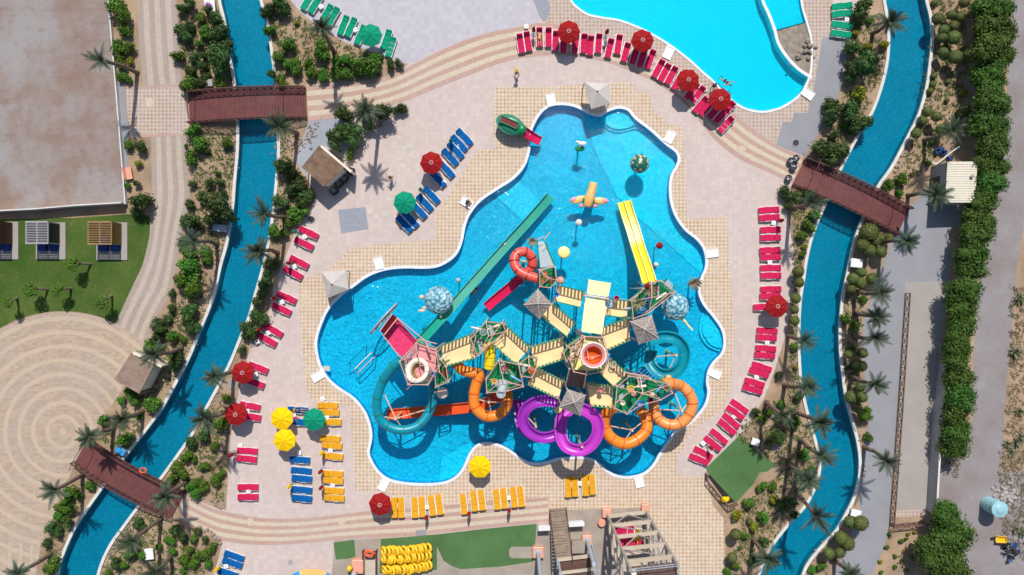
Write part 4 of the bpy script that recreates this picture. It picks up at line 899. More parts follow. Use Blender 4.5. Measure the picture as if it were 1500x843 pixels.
# towels spread on loungers
def towel(x, y, ang, mat, label, w=.58, l=1.35, z=.43):
    p = W(x, y, z); mb = MB(); n = 8
    for k in range(n):
        y0, y1 = -l / 2 + l * k / n, -l / 2 + l * (k + 1) / n; a, b = .010 * sin(k * 2.1), .010 * sin((k + 1) * 2.1)
        mb.add([(-w / 2, y0, a), (w / 2, y0, a), (w / 2, y1, b), (-w / 2, y1, b), (-w / 2, y0, a - .012), (w / 2, y0, a - .012), (w / 2, y1, b - .012), (-w / 2, y1, b - .012)], [(0, 1, 2, 3), (7, 6, 5, 4), (0, 3, 7, 4), (1, 5, 6, 2)])
    o = mb.build('towel', mat); o.location = (p.x, p.y, z); o.rotation_euler = (0, 0, -radians(ang)); tag(o, label, 'towel', None)
towel(572.5, 69, 18, 'stripe_towel', 'purple and white striped towel on the lounger right of the green umbrella', l=1.9)
lounger(572.5, 69, 18, 'green', False, 'green lounger covered by a purple striped towel right of the green umbrella', 'green sun loungers on the gray deck at the top')
towel(1064, 182, 42, 'stripe_towel', 'patterned towel on the last lounger under the right red umbrella', l=1.7)
lounger(1064, 182, 42, 'pink', True, 'pink lounger under a patterned towel, right of the rightmost top red umbrella', 'pink loungers with towels')
towel(358, 592.5, -78, 'stripe_towel', 'blue and white striped towel on the lounger at the shaded left red umbrella', l=.9)
towel(790.4, 55, -2, 'cloth_yellow', 'yellow towel under the sunbather in the top arc of loungers', l=1.5, z=.425)
towel(433, 616, -84, 'cushion_pink', 'pink towel on a blue lounger beside the yellow umbrellas', l=.8, z=.43)

def umbrella(x, y, col, label, h=2.35, r=1.23):
    c = W(x, y, h); b = Vector((c.x, c.y, .014))
    t = thing('parasol', label, 'umbrella', b, random.uniform(0, .8), f'open parasols on the decks')
    mb = MB(); n = 8; top = h + .38
    R = lambda k: 2 * pi * (k + .5) / n
    for k in range(n):
        a, b2 = R(k), R(k + 1); pa, pb = Vector((r * cos(a), r * sin(a), h)), Vector((r * cos(b2), r * sin(b2), h)); ap = Vector((0, 0, top)); md = (pa + pb) / 2 * .985; md.z = h - .03
        ra = ap.lerp(pa, .5) + Vector((0, 0, .035)); rb = ap.lerp(pb, .5) + Vector((0, 0, .035)); rm = ap.lerp(md, .5) - Vector((0, 0, .01))
        mb.add([ap, ra, rm, rb, pa, md, pb], [(0, 1, 2), (0, 2, 3), (1, 4, 5, 2), (2, 5, 6, 3)])
        d = Vector((0, 0, .14)); mb.add([pa, md, pb, pb - d, md - d * .8, pa - d], [(0, 5, 4, 1), (1, 4, 3, 2)])
    mb.build('canopy', 'canopy_' + col, t)
    MB().tube([(0, 0, 0), (0, 0, top - .02)], .028, 8).build('pole', 'white_plastic', t)
    rb = MB()
    for k in range(n): rb.bar((0, 0, top - .06), (r * .98 * cos(R(k)), r * .98 * sin(R(k)), h - .015), .018)
    rb.build('ribs', 'white_plastic', t)
    MB().lathe([(.30, 0), (.30, .06), (.08, .10), (.05, .30), (0, .30)], (0, 0, 0), 16).build('base', 'gray_wood', t)
    f = MB(); f.tube([Vector((.19 * cos(q * pi / 8), .19 * sin(q * pi / 8), top - .045)) for q in range(16)], .018, 6, closed=True); f.sphere((0, 0, top + .03), .045, 8, 6)
    f.build('finial_ring', 'white_plastic' if col == 'red' else 'canopy_' + col, t)
umbrella(833, 47, 'red', 'leftmost open red umbrella in the arc under the upper pool')
umbrella(941, 60, 'red', 'second open red umbrella from the left under the upper pool')
umbrella(1008, 118, 'red', 'third open red umbrella from the left under the upper pool')
umbrella(1055, 146, 'red', 'open red umbrella overlapping the edge of the upper pool')
umbrella(632, 239, 'red', 'open red umbrella beside the diagonal line of blue loungers')
umbrella(356, 546, 'red', 'upper of two open red umbrellas at the left edge of the deck')
umbrella(346, 607, 'red', 'lower open red umbrella at the left edge, half shaded by a palm')
umbrella(1138, 449, 'red', 'open red umbrella in the pink column beside the right river')
umbrella(557, 739, 'red', 'open red umbrella at the left end of the mustard row')
umbrella(593, 297, 'green', 'open green umbrella beside the diagonal line of blue loungers')
umbrella(460, 615, 'green', 'open green umbrella beside the mustard lounger column')
umbrella(543, 52, 'green', 'open green umbrella on the gray deck at the top')
umbrella(413, 613, 'yellow', 'upper of the two touching open yellow umbrellas')
umbrella(417, 645, 'yellow', 'lower of the two touching open yellow umbrellas')
umbrella(703, 684, 'yellow', 'lone open yellow umbrella on the tiled tongue beside the pool')
def closed_parasol(x, y, col, label):
    t = thing('closed_parasol', label, 'closed umbrella', W(x, y) + Vector((0, 0, .014)), random.random() * 3, 'closed parasols on the decks')
    prof = [(.035, .75), (.14, .85), (.20, 1.1), (.17, 1.7), (.09, 2.2), (.03, 2.38), (0, 2.4)]
    mb = MB(); mb.lathe(prof, (0, 0, 0), 12)
    for i, v in enumerate(mb.v):
        k = i % 12; s_ = 1.12 if k % 2 else .88; mb.v[i] = (v[0] * s_, v[1] * s_, v[2])
    mb.build('folded_canopy', 'canopy_' + col, t)
    MB().tube([(0, 0, 0), (0, 0, 2.45)], .028, 8).build('pole', 'white_plastic', t)
    MB().lathe([(.30, 0), (.30, .07), (.08, .11), (.05, .30), (0, .30)], (0, 0, 0), 16).build('base', 'gray_wood', t)
for a in ((626.5,753,'red','leftmost closed red umbrella of the bottom mustard row'),(688,748,'red','middle closed red umbrella of the bottom mustard row'),(746,743,'red','rightmost closed red umbrella of the bottom mustard row'),
          (475.7,660,'yellow','closed yellow umbrella left of the mustard lounger column'),(474,687,'red','upper closed red umbrella left of the mustard lounger column'),(475,710,'red','lower closed red umbrella left of the mustard lounger column'),
          (429,708,'yellow','closed yellow umbrella left of the blue lounger pairs'),(325,827,'yellow','closed yellow umbrella by the blue loungers at the bottom left'),(345,663,'red','closed red umbrella beside the pink pair below the left red umbrellas'),
          (428,386,'red','closed red umbrella between the second pink pair at the left edge'),(437,341,'green','closed green umbrella beside the topmost pink pair at the left edge'),(407,437,'red','closed red umbrella between the third pink pair at the left edge'),
          (386,482,'red','closed red umbrella between the fourth pink pair at the left edge'),(662,210,'green','closed green umbrella near the top blue loungers'),(618,280,'green','closed green umbrella above the open green one by the blue line'),
          (1138,325,'red','closed red umbrella in the upper pink column by the right river'),(1037,653,'red','closed red umbrella between pink loungers above the artificial grass'),(781.5,50,'red','closed red umbrella between pink loungers at the left of the top arc'),
          (887,53,'red','closed red umbrella in the middle of the top arc of pink loungers')): closed_parasol(*a)
TBL = None
def side_table(x, y, label, rot=0):
    global TBL
    p = W(x, y, .42); p.z = .014
    if TBL is None:
        t = thing('side_table', label, 'side table', p, rot, 'white side tables between loungers')
        MB().rbox((0, 0, .40), (.48, .48, .05), .06).build('table_top', 'white_plastic', t)
        for sx in (-1, 1):
            for sy in (-1, 1): MB().box((sx * .18, sy * .18, .187), (.05, .05, .374)).build('leg', 'white_plastic', t)
        MB().lathe([(0, .428), (.05, .428), (.05, .415)], (0, 0, 0), 10).build('cup_hole', 'dark_plastic', t)
        TBL = t; return
    t = copy_tree(TBL); t.location = p; t.rotation_euler = (0, 0, rot); t['label'] = label
for x, y, r, lab in ((771,39,.1,'white table above the leftmost loungers of the top arc'),(886,64,.2,'white table below the closed umbrella in the top arc'),(1001,125,.6,'white table between the two lower red umbrellas of the top arc'),(1018,147,.6,'white table left of the rightmost top red umbrella'),
        (470,10,.5,'white table between the first two green pairs at the top'),(520.5,44,.4,'white table between green loungers left of the green umbrella'),(1241,29,0,'white table between the two green pairs right of the upper pool'),
        (446,347,.4,'white table in the topmost pink pair of the left edge'),(431,391,.4,'white table in the second pink pair of the left edge'),(413,443,.4,'white table in the third pink pair of the left edge'),(393,488,.5,'white table in the fourth pink pair of the left edge'),
        (374.5,549,.2,'white table beside the upper left red umbrella'),(362,603,.2,'white table beside the shaded left red umbrella'),(352,653.5,.2,'white table above the pink pair below the left red umbrellas'),(363.5,720,0,'white table between the lowest pink pair on the left'),
        (672,215,.7,'white table between the upper blue pairs of the diagonal line'),(650,267,.7,'white table below the red umbrella in the blue line'),(430,608,.1,'white table beside the upper yellow umbrella'),(438,664,.1,'white table above the single blue lounger'),
        (478.5,612.5,0,'white table right of the green umbrella by the mustard column'),(484,660.5,0,'white table between mustard loungers, middle of the column'),(487,711.5,0,'white table between mustard loungers, bottom of the column'),(472,585,.3,'white table above the mustard column'),
        (625.5,743.5,.1,'white table in the left group of the bottom mustard row'),(745.5,730,.1,'white table in the right group of the bottom mustard row'),(849,709,0,'white table between mustard loungers in the purple slide shadow'),
        (1133.5,327,0,'white table in the upper pink column by the right river'),(1128,385,0,'white table in the middle of the pink column by the right river'),(1124,502.5,0,'white table below the red umbrella in the right pink column'),(1108.5,553,.3,'white table low in the right pink column'),
        (1075.5,610.5,.7,'white table between pairs on the diagonal above the artificial grass'),(1030,650,.7,'white table beside the closed umbrella above the artificial grass'),(331,830,.3,'white table between blue loungers at the bottom left'),(376.5,501,.4,'white table at the foot of the hedge below the fourth pink pair')):
    side_table(x, y, lab, r)
# shallow white foot baths round the pools
def footbath(x, y, rot, label):
    t = thing('foot_bath', label, 'foot bath', W(x, y, .15) * Vector((1, 1, 0)) if False else W(x, y) + Vector((0, 0, .012)), -radians(rot), 'white foot baths round the pools')
    mb = MB(); mb.box((0, 0, .05), (.84, 1.24, .08)); mb.build('basin', 'white_plastic', t)
    r = MB()
    for s_ in (-1, 1): r.box((s_ * .45, 0, .07), (.06, 1.36, .14)); r.box((0, s_ * .65, .07), (.84, .06, .14))
    r.build('rim', 'white_plastic', t)
for a in ((807,147,-14,'white foot bath on the tiles left of the gray sunshade'),(981,201,28,'white foot bath at the upper right rim of the main pool'),(979,78,25,'white foot bath beside the upper pool behind the pink arc'),(1183,138,-55,'white foot bath at the lower right tip of the upper pool'),
          (1043,371,82,'white foot bath at the right rim of the main pool beside the yellow slide'),(1047,547,-65,'white foot bath at the lower right rim of the main pool'),(936,705,-14,'white foot bath at the bottom rim of the main pool'),(562,710,28,'white foot bath at the bottom left rim by the red umbrella'),
          (466,551,60,'white foot bath at the left rim of the main pool'),(555,386,-12,'white foot bath at the upper left rim of the main pool'),(684,297,-60,'white foot bath where a person sits at the pool rim')): footbath(*a)
# gray hip-roofed sunshades standing on the tiles
def sunshade(pts, ax, ay, label, h=2.5, mat='canopy_gray'):
    c = W(ax, ay, h + .6); b = Vector((c.x, c.y, 0)); t = thing('sunshade', label, 'sunshade', b, 0, 'gray square sunshades by the pool')
    P = [p - b for p in WL(pts, h)]; ap = c - b; mb = MB()
    for i in range(4):
        a, d = P[i], P[(i + 1) % 4]; m_ = (a + d) / 2 + Vector((0, 0, -.04))
        mb.add([a, m_, d, ap], [(0, 1, 3), (1, 2, 3)]); dz = Vector((0, 0, .2)); mb.add([a, m_, d, d - dz, m_ - dz * .7, a - dz], [(0, 5, 4, 1), (1, 4, 3, 2)])
    mb.build('canopy', mat, t)
    for p in P: MB().tube([(p.x * .93, p.y * .93, 0), (p.x * .93, p.y * .93, h)], .05, 8).build('post', 'gray_wood', t)
    MB().sphere(ap, .09, 8, 6).build('finial', 'dark_plastic', t)
sunshade([(855,120),(893,123),(894,152),(866,160)], 875, 134, 'gray square sunshade overhanging the top of the main pool')
sunshade([(470,398),(507,396),(511,424),(480,437)], 486, 417, 'gray square sunshade at the left rim of the main pool')

# ================================================================ BRIDGES AND FENCES
def lattice(mb, P, h, n_ring=2):
    """flat-bar railing along points P: rails, posts, crossed bars and rings"""
    up = Vector((0, 0, 1))
    for i in range(len(P) - 1):
        a, b = P[i], P[i + 1]
        mb.bar(a + up * h, b + up * h, .09, .06); mb.bar(a + up * .12, b + up * .12, .05); mb.bar(a + up * (h - .18), b + up * (h - .18), .035)
        mb.bar(a, a + up * h, .07)
        lo, hi = up * .14, up * (h - .2); m = (a + b) / 2
        mb.bar(a + lo, b + hi, .038); mb.bar(a + hi, b + lo, .038)
        d = (b - a).normalized(); c = m + up * (h * .48); r = min(.24, h * .28)
        mb.tube([c + (d * cos(q * pi / 5) + up * sin(q * pi / 5)) * r for q in range(10)], .022, 4, closed=True)
    mb.bar(P[-1], P[-1] + up * h, .07)
def bridge(A, B, w, arch, label, ring_buoy=None):
    a, b = W(*A), W(*B); c = (a + b) / 2; L = (b - a).length; d = (b - a) / L; ang = atan2(d.y, d.x)
    t = thing('footbridge', label, 'footbridge', (c.x, c.y, 0), ang)
    n = 44; z = lambda x: .12 + arch * (1 - (2 * x / L) ** 2)
    mb = MB()
    for i in range(n):
        x0, x1 = -L / 2 + L * i / n, -L / 2 + L * (i + 1) / n; xm = (x0 + x1) / 2
        mb.bar((x0 + .012, 0, z(x0)), (x1 - .012, 0, z(x1)), w, .05 + .012 * (i % 2))
    mb.build('deck', 'maroon_deck', t)
    for s_ in (-1, 1):
        mb = MB(); pts = [Vector((-L / 2 + L * i / 18, s_ * w / 2, z(-L / 2 + L * i / 18))) for i in range(19)]
        lattice(mb, pts, 1.05); mb.build('railing', 'maroon_dark', t)
        mb = MB(); mb.sweep([Vector((-L / 2 + L * i / 18, s_ * (w / 2 - .25), z(-L / 2 + L * i / 18) - .2)) for i in range(19)], [(-.08, -.16), (.08, -.16), (.08, .13), (-.08, .13)]); mb.build('beam', 'maroon_dark', t)
    for x in (-L * .43, L * .33):
        ar = MB(); ar.tube([Vector((x, -w / 2, z(x) + 1.05)), Vector((x, -w / 2, z(x) + 2.3)), Vector((x, -w / 4, z(x) + 2.55)), Vector((x, w / 4, z(x) + 2.55)), Vector((x, w / 2, z(x) + 2.3)), Vector((x, w / 2, z(x) + 1.05))], .035, 6)
        ar.build('arch_frame', 'maroon_dark', t)
    return t
bridge((278,160), (449,152), 3.25, .85, 'maroon footbridge with lattice rails over the upper left river')
bridge((1169,253), (1322,326), 3.1, .85, 'maroon footbridge with lattice rails over the right river')
t3 = bridge((121,658), (263,737), 3.0, .85, 'maroon footbridge with lattice rails over the lower left river beside the plaza')
c = W(209.5, 689.5, 1.9)
mb = MB(); mb.tube([Vector((.32 * cos(q * pi / 8), .1 * sin(q * pi / 8) * 0, .32 * sin(q * pi / 8))) for q in range(16)], .09, 8, closed=True)
o = mb.build('life_ring', 'tangerine', smooth=True); o.location = c; o.rotation_euler = (.5, 0, -.5); tag(o, 'orange life ring hanging on the lower left footbridge railing', 'life ring')
def fence(pts, h, label, step=1.15, mat='lattice_brown'):
    P = WL(pts); Q = []
    for i in range(len(P) - 1):
        n = max(1, round((P[i + 1] - P[i]).length / step)); Q += [P[i].lerp(P[i + 1], k / n) for k in range(n)]
    Q.append(P[-1]); b = Q[0]; mb = MB(); lattice(mb, [q - b for q in Q], h)
    t = thing('lattice_fence', label, 'fence', b)
    mb.build('lattice', mat, t)
    k = MB()
    for i in range(len(P) - 1): k.bar(P[i] - b + Vector((0, 0, .05)), P[i + 1] - b + Vector((0, 0, .05)), .14, .1)
    k.build('base_kerb', 'rock', t)
fence([(1326,430),(1315,600),(1303,765),(1303,769),(1354,764)], 1.15, 'long brown lattice fence between the gray road and the beige deck')
fence([(1033,693),(1033,701),(1066,741),(1077,736)], 1.1, 'small dark lattice railing round the sunken stairwell by the artificial grass')
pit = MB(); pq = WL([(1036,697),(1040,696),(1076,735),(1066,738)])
pit.prism(pq, .02, .05); o = pit.build('stairwell_shade', 'black_panel', loc=W(1055, 718)); tag(o, 'black slab painted as stairwell shade behind the lattice railing beside the artificial grass', 'stairwell')  # flat black slab paints the shade of an open stairwell
mb = MB(); mb.sphere((0, 0, .3), .42, 12, 8, (1.1, .8, .75)); mb.box((.35, .1, .25), (.3, .4, .3)); o = mb.build('yellow_bag', 'canopy_yellow', smooth=True); o.location = W(1060, 731) + Vector((0, 0, .05)); tag(o, 'bright yellow bag lying in the dark stairwell', 'bag')
# walls
def wall(pts, h, th, label, mat='kerb_white', name='garden_wall'):
    P = WL(pts); b = P[0].copy(); mb = MB()
    mb.sweep([p - b + Vector((0, 0, 0)) for p in P], [(-th / 2, -.02), (th / 2, -.02), (th / 2, h), (-th / 2, h)])
    t = thing(name, label, 'wall', b); mb.build('wall', mat, t)
    c2 = MB(); c2.sweep([p - b for p in P], [(-th / 2 - .02, h + .002), (th / 2 + .02, h + .002), (th / 2 + .02, h + .04), (-th / 2 - .02, h + .04)]); c2.build('coping', 'kerb_white', t)
wall([(-40,313),(0,311),(60,308),(118,303),(186,299)], 1.3, .09, 'thin white wall between the bare dirt yard and the lawn')
wall([(160,-30),(162,0),(173,128),(187,300)], .55, .09, 'low white wall along the right side of the dirt yard')
wall([(1379,512),(1367,600),(1363,660),(1358,748)], 1.9, .16, 'white wall at the foot of the hedge beside the beige deck', 'gray_wood')

# ================================================================ SMALL BUILDINGS
def quadslab(mb, pts, th, mi=0):
    """solid slab under four (or more) 3-D corner points"""
    n = len(pts); lo = [p - Vector((0, 0, th)) for p in pts]
    return mb.add(list(pts) + lo, [tuple(range(n)), tuple(range(2 * n - 1, n - 1, -1))] + [(i, i + n, (i + 1) % n + n, (i + 1) % n) for i in range(n)], mi)
def kiosk(roof, h, rmat, label, slope=.3):
    P = WL([(x, y, h + (slope if i < 2 else 0)) for i, (x, y) in enumerate(roof)]); c = sum(P, Vector()) / 4; b = Vector((c.x, c.y, 0))
    t = thing('kiosk', label, 'kiosk', b); mb = MB(); quadslab(mb, [p - b for p in P], .14); mb.build('roof', rmat, t)
    rb = MB()
    for k in range(1, 7):
        u = k / 7; rb.bar((P[0].lerp(P[3], u) - b) + Vector((0, 0, .012)), (P[1].lerp(P[2], u) - b) + Vector((0, 0, .012)), .045, .03)
    rb.build('roof_battens', rmat, t)
    Q = [(p - b) * .86 for p in P]; w = MB()
    for i in range(4):
        q0, q1 = Q[i], Q[(i + 1) % 4]; w.bar(Vector((q0.x, q0.y, (h - .2) / 2)), Vector((q1.x, q1.y, (h - .2) / 2)), .14, h - .2)
    w.build('wall', 'bowl_white', t)
    d = MB(); q0, q1 = Q[2], Q[3]; m_ = (q0 + q1) / 2; d.bar(Vector((m_.x, m_.y, 1.2)) + (q0 - m_) * .5 * Vector((1, 1, 0)), Vector((m_.x, m_.y, 1.2)) - (q0 - m_) * .5 * Vector((1, 1, 0)), .2, 1.1); d.build('serving_hatch', 'black_panel', t)
    dv = (Q[1] - Q[0]); dv.z = 0; dv.normalize(); pa = MB()
    e0, e1 = (P[0] - b) * 1.08, (P[1] - b) * 1.1; pa.bar(Vector((e0.x, e0.y, h * .45)) + dv * .1, Vector((e1.x, e1.y, h * .45)) + dv * .5, .22, h * .9); pa.build('parapet_wall', 'bowl_white', t)
    po = MB()
    for p in P: po.tube([(p.x - b.x, p.y - b.y, 0), (p.x - b.x, p.y - b.y, p.z - .14)], .06, 8)
    po.build('post', 'trunk_wood', t)
kiosk([(467,214),(504,246),(474,274),(442,245)], 3.0, 'brown_roof', 'brown flat roofed kiosk between the upper left bridge and the pink deck')
kiosk([(191,519),(225,536),(204,577),(167,557)], 2.9, 'taupe_roof', 'taupe flat roofed kiosk between the round plaza and the left river', .1)
def armchair(x, y, rot, label):
    t = thing('armchair', label, 'armchair', W(x, y), rot, 'dark armchairs by the kiosk')
    MB().rbox((0, 0, .32), (.62, .62, .2), .06).build('seat', 'gray_wood', t); MB().rbox((0, .32, .55), (.66, .14, .6), .05).build('backrest', 'black_panel', t)
    for s_ in (-1, 1):
        MB().rbox((s_ * .35, 0, .42), (.1, .66, .36), .04).build('armrest', 'black_panel', t)
        for y_ in (-.26, .26): MB().box((s_ * .3, y_, .11), (.06, .06, .22)).build('leg', 'black_panel', t)
for a in ((515,252,-1.9,'dark armchair right of the kiosk, nearest the palm shadow'),(506,263,-2.2,'dark armchair with pale seat at the front of the kiosk'),(498,270,-2.4,'dark armchair in the deepest shade of the kiosk front'),(491,281,-2.5,'dark armchair furthest from the kiosk, at the shade edge')): armchair(*a)
t = thing('shed', 'cream corrugated metal roofed shed beside the hedge row', 'shed', W(1385, 277)); b = W(1385, 277)
R4 = WL([(1388,237,3.35),(1432,237,3.2),(1428,297,3.2),(1384,297,3.35)]); mb = MB(); quadslab(mb, [p - b for p in R4], .08)
for k in range(1, 17):
    u = k / 17; mb.bar(R4[0].lerp(R4[3], u) - b + Vector((0, 0, .01)), R4[1].lerp(R4[2], u) - b + Vector((0, 0, .01)), .09, .05)
mb.build('roof', 'cream_metal', t)
Q = [Vector((p.x - b.x, p.y - b.y, 0)) for p in R4]; cc = sum(Q, Vector()) / 4; w = MB()
for i in range(4):
    q0, q1 = cc + (Q[i] - cc) * .96, cc + (Q[(i + 1) % 4] - cc) * .96; w.bar(q0 + Vector((0, 0, 1.55)), q1 + Vector((0, 0, 1.55)), .12, 3.1)
w.build('wall', 'gray_wood', t)
q0, q1 = cc + (Q[0] - cc) * .96, cc + (Q[3] - cc) * .96; d = MB(); d.bar(q0.lerp(q1, .3) + Vector((-.07, 0, 1.1)), q0.lerp(q1, .5) + Vector((-.07, 0, 1.1)), .05, 2.1); d.build('door', 'panel_dark', t)
v = MB(); v.lathe([(.12, 0), (.12, .25), (.2, .27), (0, .36)], W(1422.5, 258.5, 3.25) - b, 10); v.build('roof_vent', 'gray_wood', t)
# pergolas on the lawn
def pergola(x0, x1, y0, y1, bx0, bx1, wood, panel, label, h=2.35):
    A, B = W(x0, y0, h), W(x1, y1, h); b = Vector(((A.x + B.x) / 2, (A.y + B.y) / 2, 0)); w, d = B.x - A.x, A.y - B.y
    t = thing('pergola', label, 'pergola', b, 0, 'slatted pergolas on the lawn')
    s_ = MB()
    for k in range(13): s_.box((0, -d / 2 + d * (k + .5) / 13, h), (w, .07, .10))
    s_.build('slats', wood, t)
    f = MB()
    for sy in (-1, 1): f.box((0, sy * d / 2, h - .03), (w + .1, .10, .16))
    for sx in (-1, 0, 1): f.box((sx * w / 2, 0, h - .06), (.10, d, .13))
    f.build('frame', wood, t)
    for sx in (-1, 1):
        for sy in (-1, 1): MB().box((sx * (w / 2 - .06), sy * (d / 2 - .06), h / 2 - .05), (.11, .11, h - .1)).build('post', wood, t)
    for sx in (-1, 1): MB().box((sx * (w / 2 - .02), 0, h / 2), (.05, d - .25, h - .25)).build('side_panel', panel, t)
    MB().box((0, d / 2 - .05, h / 2), (w - .25, .05, h - .25)).build('back_panel', panel, t)
    sl = MB(); sl.box((.15, -.75, .06), (w + .9, d + 1.7, .12)); sl.build('floor_slab', 'beige_paving', t)
    for sx in (-1, 1): MB().rbox((sx * w * .26, -.85, .34), (w * .40, 2.0, .4), .08).build('daybed', 'cushion_navy', t)
pergola(38, 70, 325, 357, 0, 0, 'gray_wood', 'black_panel', 'gray slatted pergola with black side panels in the middle of the lawn')
pergola(129, 163, 325, 358, 0, 0, 'ochre_wood', 'ochre_panel', 'ochre slatted pergola at the right end of the lawn')
pergola(-34, -1, 324, 357, 0, 0, 'brown_panel', 'brown_panel', 'dark brown pergola cut off by the left picture edge')
# odds and ends
def boxthing(name, label, cat, x, y, dims, mat, rot=0, trim='white_plastic', legs=True):
    t = thing(name, label, cat, W(x, y), rot); h = dims[2]
    MB().rbox((0, 0, h - .05), (dims[0], dims[1], .1), .03).build('top', mat, t)
    for sx in (-1, 1):
        for sy in (-1, 1): MB().box((sx * (dims[0] / 2 - .08), sy * (dims[1] / 2 - .08), (h - .1) / 2), (.07, .07, h - .1)).build('leg', trim, t)
    MB().box((0, 0, h * .4), (dims[0] * .8, dims[1] * .8, .05)).build('shelf', trim, t)
    return t
boxthing('pump_table', 'white table holding purple flowers beside the top of the left river', 'table', 311, 11, (1.1, 1.5, .8), 'white_plastic', .1)
mb = MB()
for q in range(30): mb.sphere((random.gauss(0, .14), random.gauss(0, .12), .12 + random.random() * .18), .06, 6, 4)
o = mb.build('flower_pot', 'purple'); o.location = W(310, 12) + Vector((0, 0, .8)); tag(o, 'clump of purple flowers on the white table by the left river', 'flowers')
boxthing('lifeguard_platform', 'white platform at the right bank of the right river below the bridge', 'platform', 1250, 386, (1.25, .95, .9), 'white_plastic', -.1)
boxthing('lifeguard_platform', 'white platform with gray rear frame at the lower bend of the right river', 'platform', 1249, 749, (1.05, .75, .9), 'white_plastic', -.25)
boxthing('lifeguard_platform', 'pale blue platform under dark shrubs at the left bank opposite the kiosk', 'platform', 325, 335, (1.5, .75, .7), 'pipe_gray', -.1)
boxthing('lifeguard_platform', 'cyan and white stand beside the lower left bridge', 'platform', 181, 659, (1.1, .7, .8), 'sky_blue', -.5)
boxthing('equipment_box', 'white cabinet on the sand above the upper left bridge', 'cabinet', 309, 124, (.8, .75, .7), 'gray_wood', .1)
boxthing('white_planter', 'small white square stand in the lower left bed', 'stand', 221, 810, (.95, 1.2, .5), 'white_plastic', .1)
boxthing('white_planter', 'white square cabinet at the top corner of the artificial grass', 'cabinet', 1104, 646, (.85, .75, .7), 'white_plastic', -.3)
o = MB().lathe([(0, .06), (.55, .06), (.62, .03)], (0, 0, 0), 20).build('round_slab', 'concrete'); o.location = W(1139, 653); tag(o, 'round pale concrete slab right of the artificial grass', 'slab')
o = MB().lathe([(0, .06), (.55, .06), (.62, .03)], (0, 0, 0), 20).build('round_slab', 'concrete'); o.location = W(340, 563); tag(o, 'round gray slab beside the upper left red umbrella', 'slab')
# cyan water tank, junk, blue spa frame
t = thing('water_tank', 'cyan cylindrical water tank standing on the dirt road corner', 'water tank', W(1446, 738))
MB().lathe([(0, 0), (.78, 0), (.80, .05), (.80, 2.1), (.74, 2.16)], (0, 0, 0), 28).build('body', 'tank_cyan', t, smooth=False)
rb = MB()
for z in (.4, .9, 1.4, 1.9): rb.lathe([(.80, z - .04), (.825, z), (.80, z + .04)], (0, 0, 0), 28)
rb.build('ribs', 'tank_cyan', t); MB().lathe([(.74, 2.16), (.86, 2.17), (.86, 2.24), (.60, 2.30), (.30, 2.42), (0, 2.44)], (0, 0, 0), 28).build('lid', 'tank_cyan', t)
t = thing('junk_pile', 'heap of blue and dark scrap below the cyan water tank', 'scrap heap', W(1478, 806)); rj = random.Random(2)
for nm, mt, n in (('tarpaulin', 'deep_blue', 6), ('scrap', 'black_panel', 14), ('pipe', 'gray_wood', 9)):
    mb = MB()
    for q in range(n):
        p = Vector((rj.gauss(0, .34), rj.gauss(0, .32), rj.random() * .4 + .1)); a = rj.random() * 6
        if nm == 'pipe': mb.bar(p, p + Vector((cos(a), sin(a), .2)) * 1.1, .06)
        else: mb.box(p, (rj.uniform(.2, .7), rj.uniform(.2, .6), rj.uniform(.1, .4)), Matrix.Rotation(a, 3, 'Z') @ Matrix.Rotation(.4, 3, 'X'))
    mb.build(nm, mt, t)
t = thing('wheelbarrow', 'yellow wheelbarrow tipped over below the cyan water tank', 'wheelbarrow', W(1461, 788))
mb = MB(); quadslab(mb, [Vector(p) for p in ((-.4,-.35,.35),(.5,-.3,.6),(.5,.3,.6),(-.4,.35,.35))], .06)
for a, b2 in ((((-.4,-.35,.35)),(.5,-.3,.6)), (((.5,-.3,.6)),(.5,.3,.6)), (((.5,.3,.6)),(-.4,.35,.35))): mb.bar(Vector(a) + Vector((0, 0, .12)), Vector(b2) + Vector((0, 0, .12)), .04, .24)
mb.build('tray', 'ring_yellow', t); MB().lathe([(.1, -.05), (.2, -.05), (.2, .05), (.1, .05)], (-.6, 0, .2), 14, Matrix.Rotation(pi / 2, 3, 'X')).build('wheel', 'black_panel', t); h_ = MB(); h_.bar((.4,-.25,.5),(1.2,-.3,.5),.05); h_.bar((.4,.25,.5),(1.2,.3,.5),.05); h_.build('handle', 'gray_wood', t)
t = thing('blue_pump_unit', 'blue pump unit with white pipe above the cream shed', 'pump unit', W(1376, 226)); mb = MB()
for q in range(8): mb.rbox((rj.gauss(0, .45), rj.gauss(0, .35), .25), (.5, .35, .5), .05, rj.random() * 3)
mb.build('housing', 'deep_blue', t); p2 = MB(); p2.tube(cr([(-.9,-.9,.2),(-.5,-1.1,.35),(0,-.7,.5),(.9,.1,.8),(1.6,.6,1.0)], 4), .06, 8); p2.build('pipe', 'white_plastic', t)
t = thing('garden_bench', 'salmon red bench in the bed beside the dirt yard', 'bench', W(191, 255), .2)
MB().box((0, 0, .42), (.7, 1.3, .06)).build('seat', 'salmon', t); MB().box((-.33, 0, .7), (.06, 1.3, .45), Matrix.Rotation(-.2, 3, 'Y')).build('backrest', 'salmon', t)
for sy in (-1, 1): MB().box((0, sy * .5, .2), (.55, .08, .4)).build('leg', 'gray_wood', t)
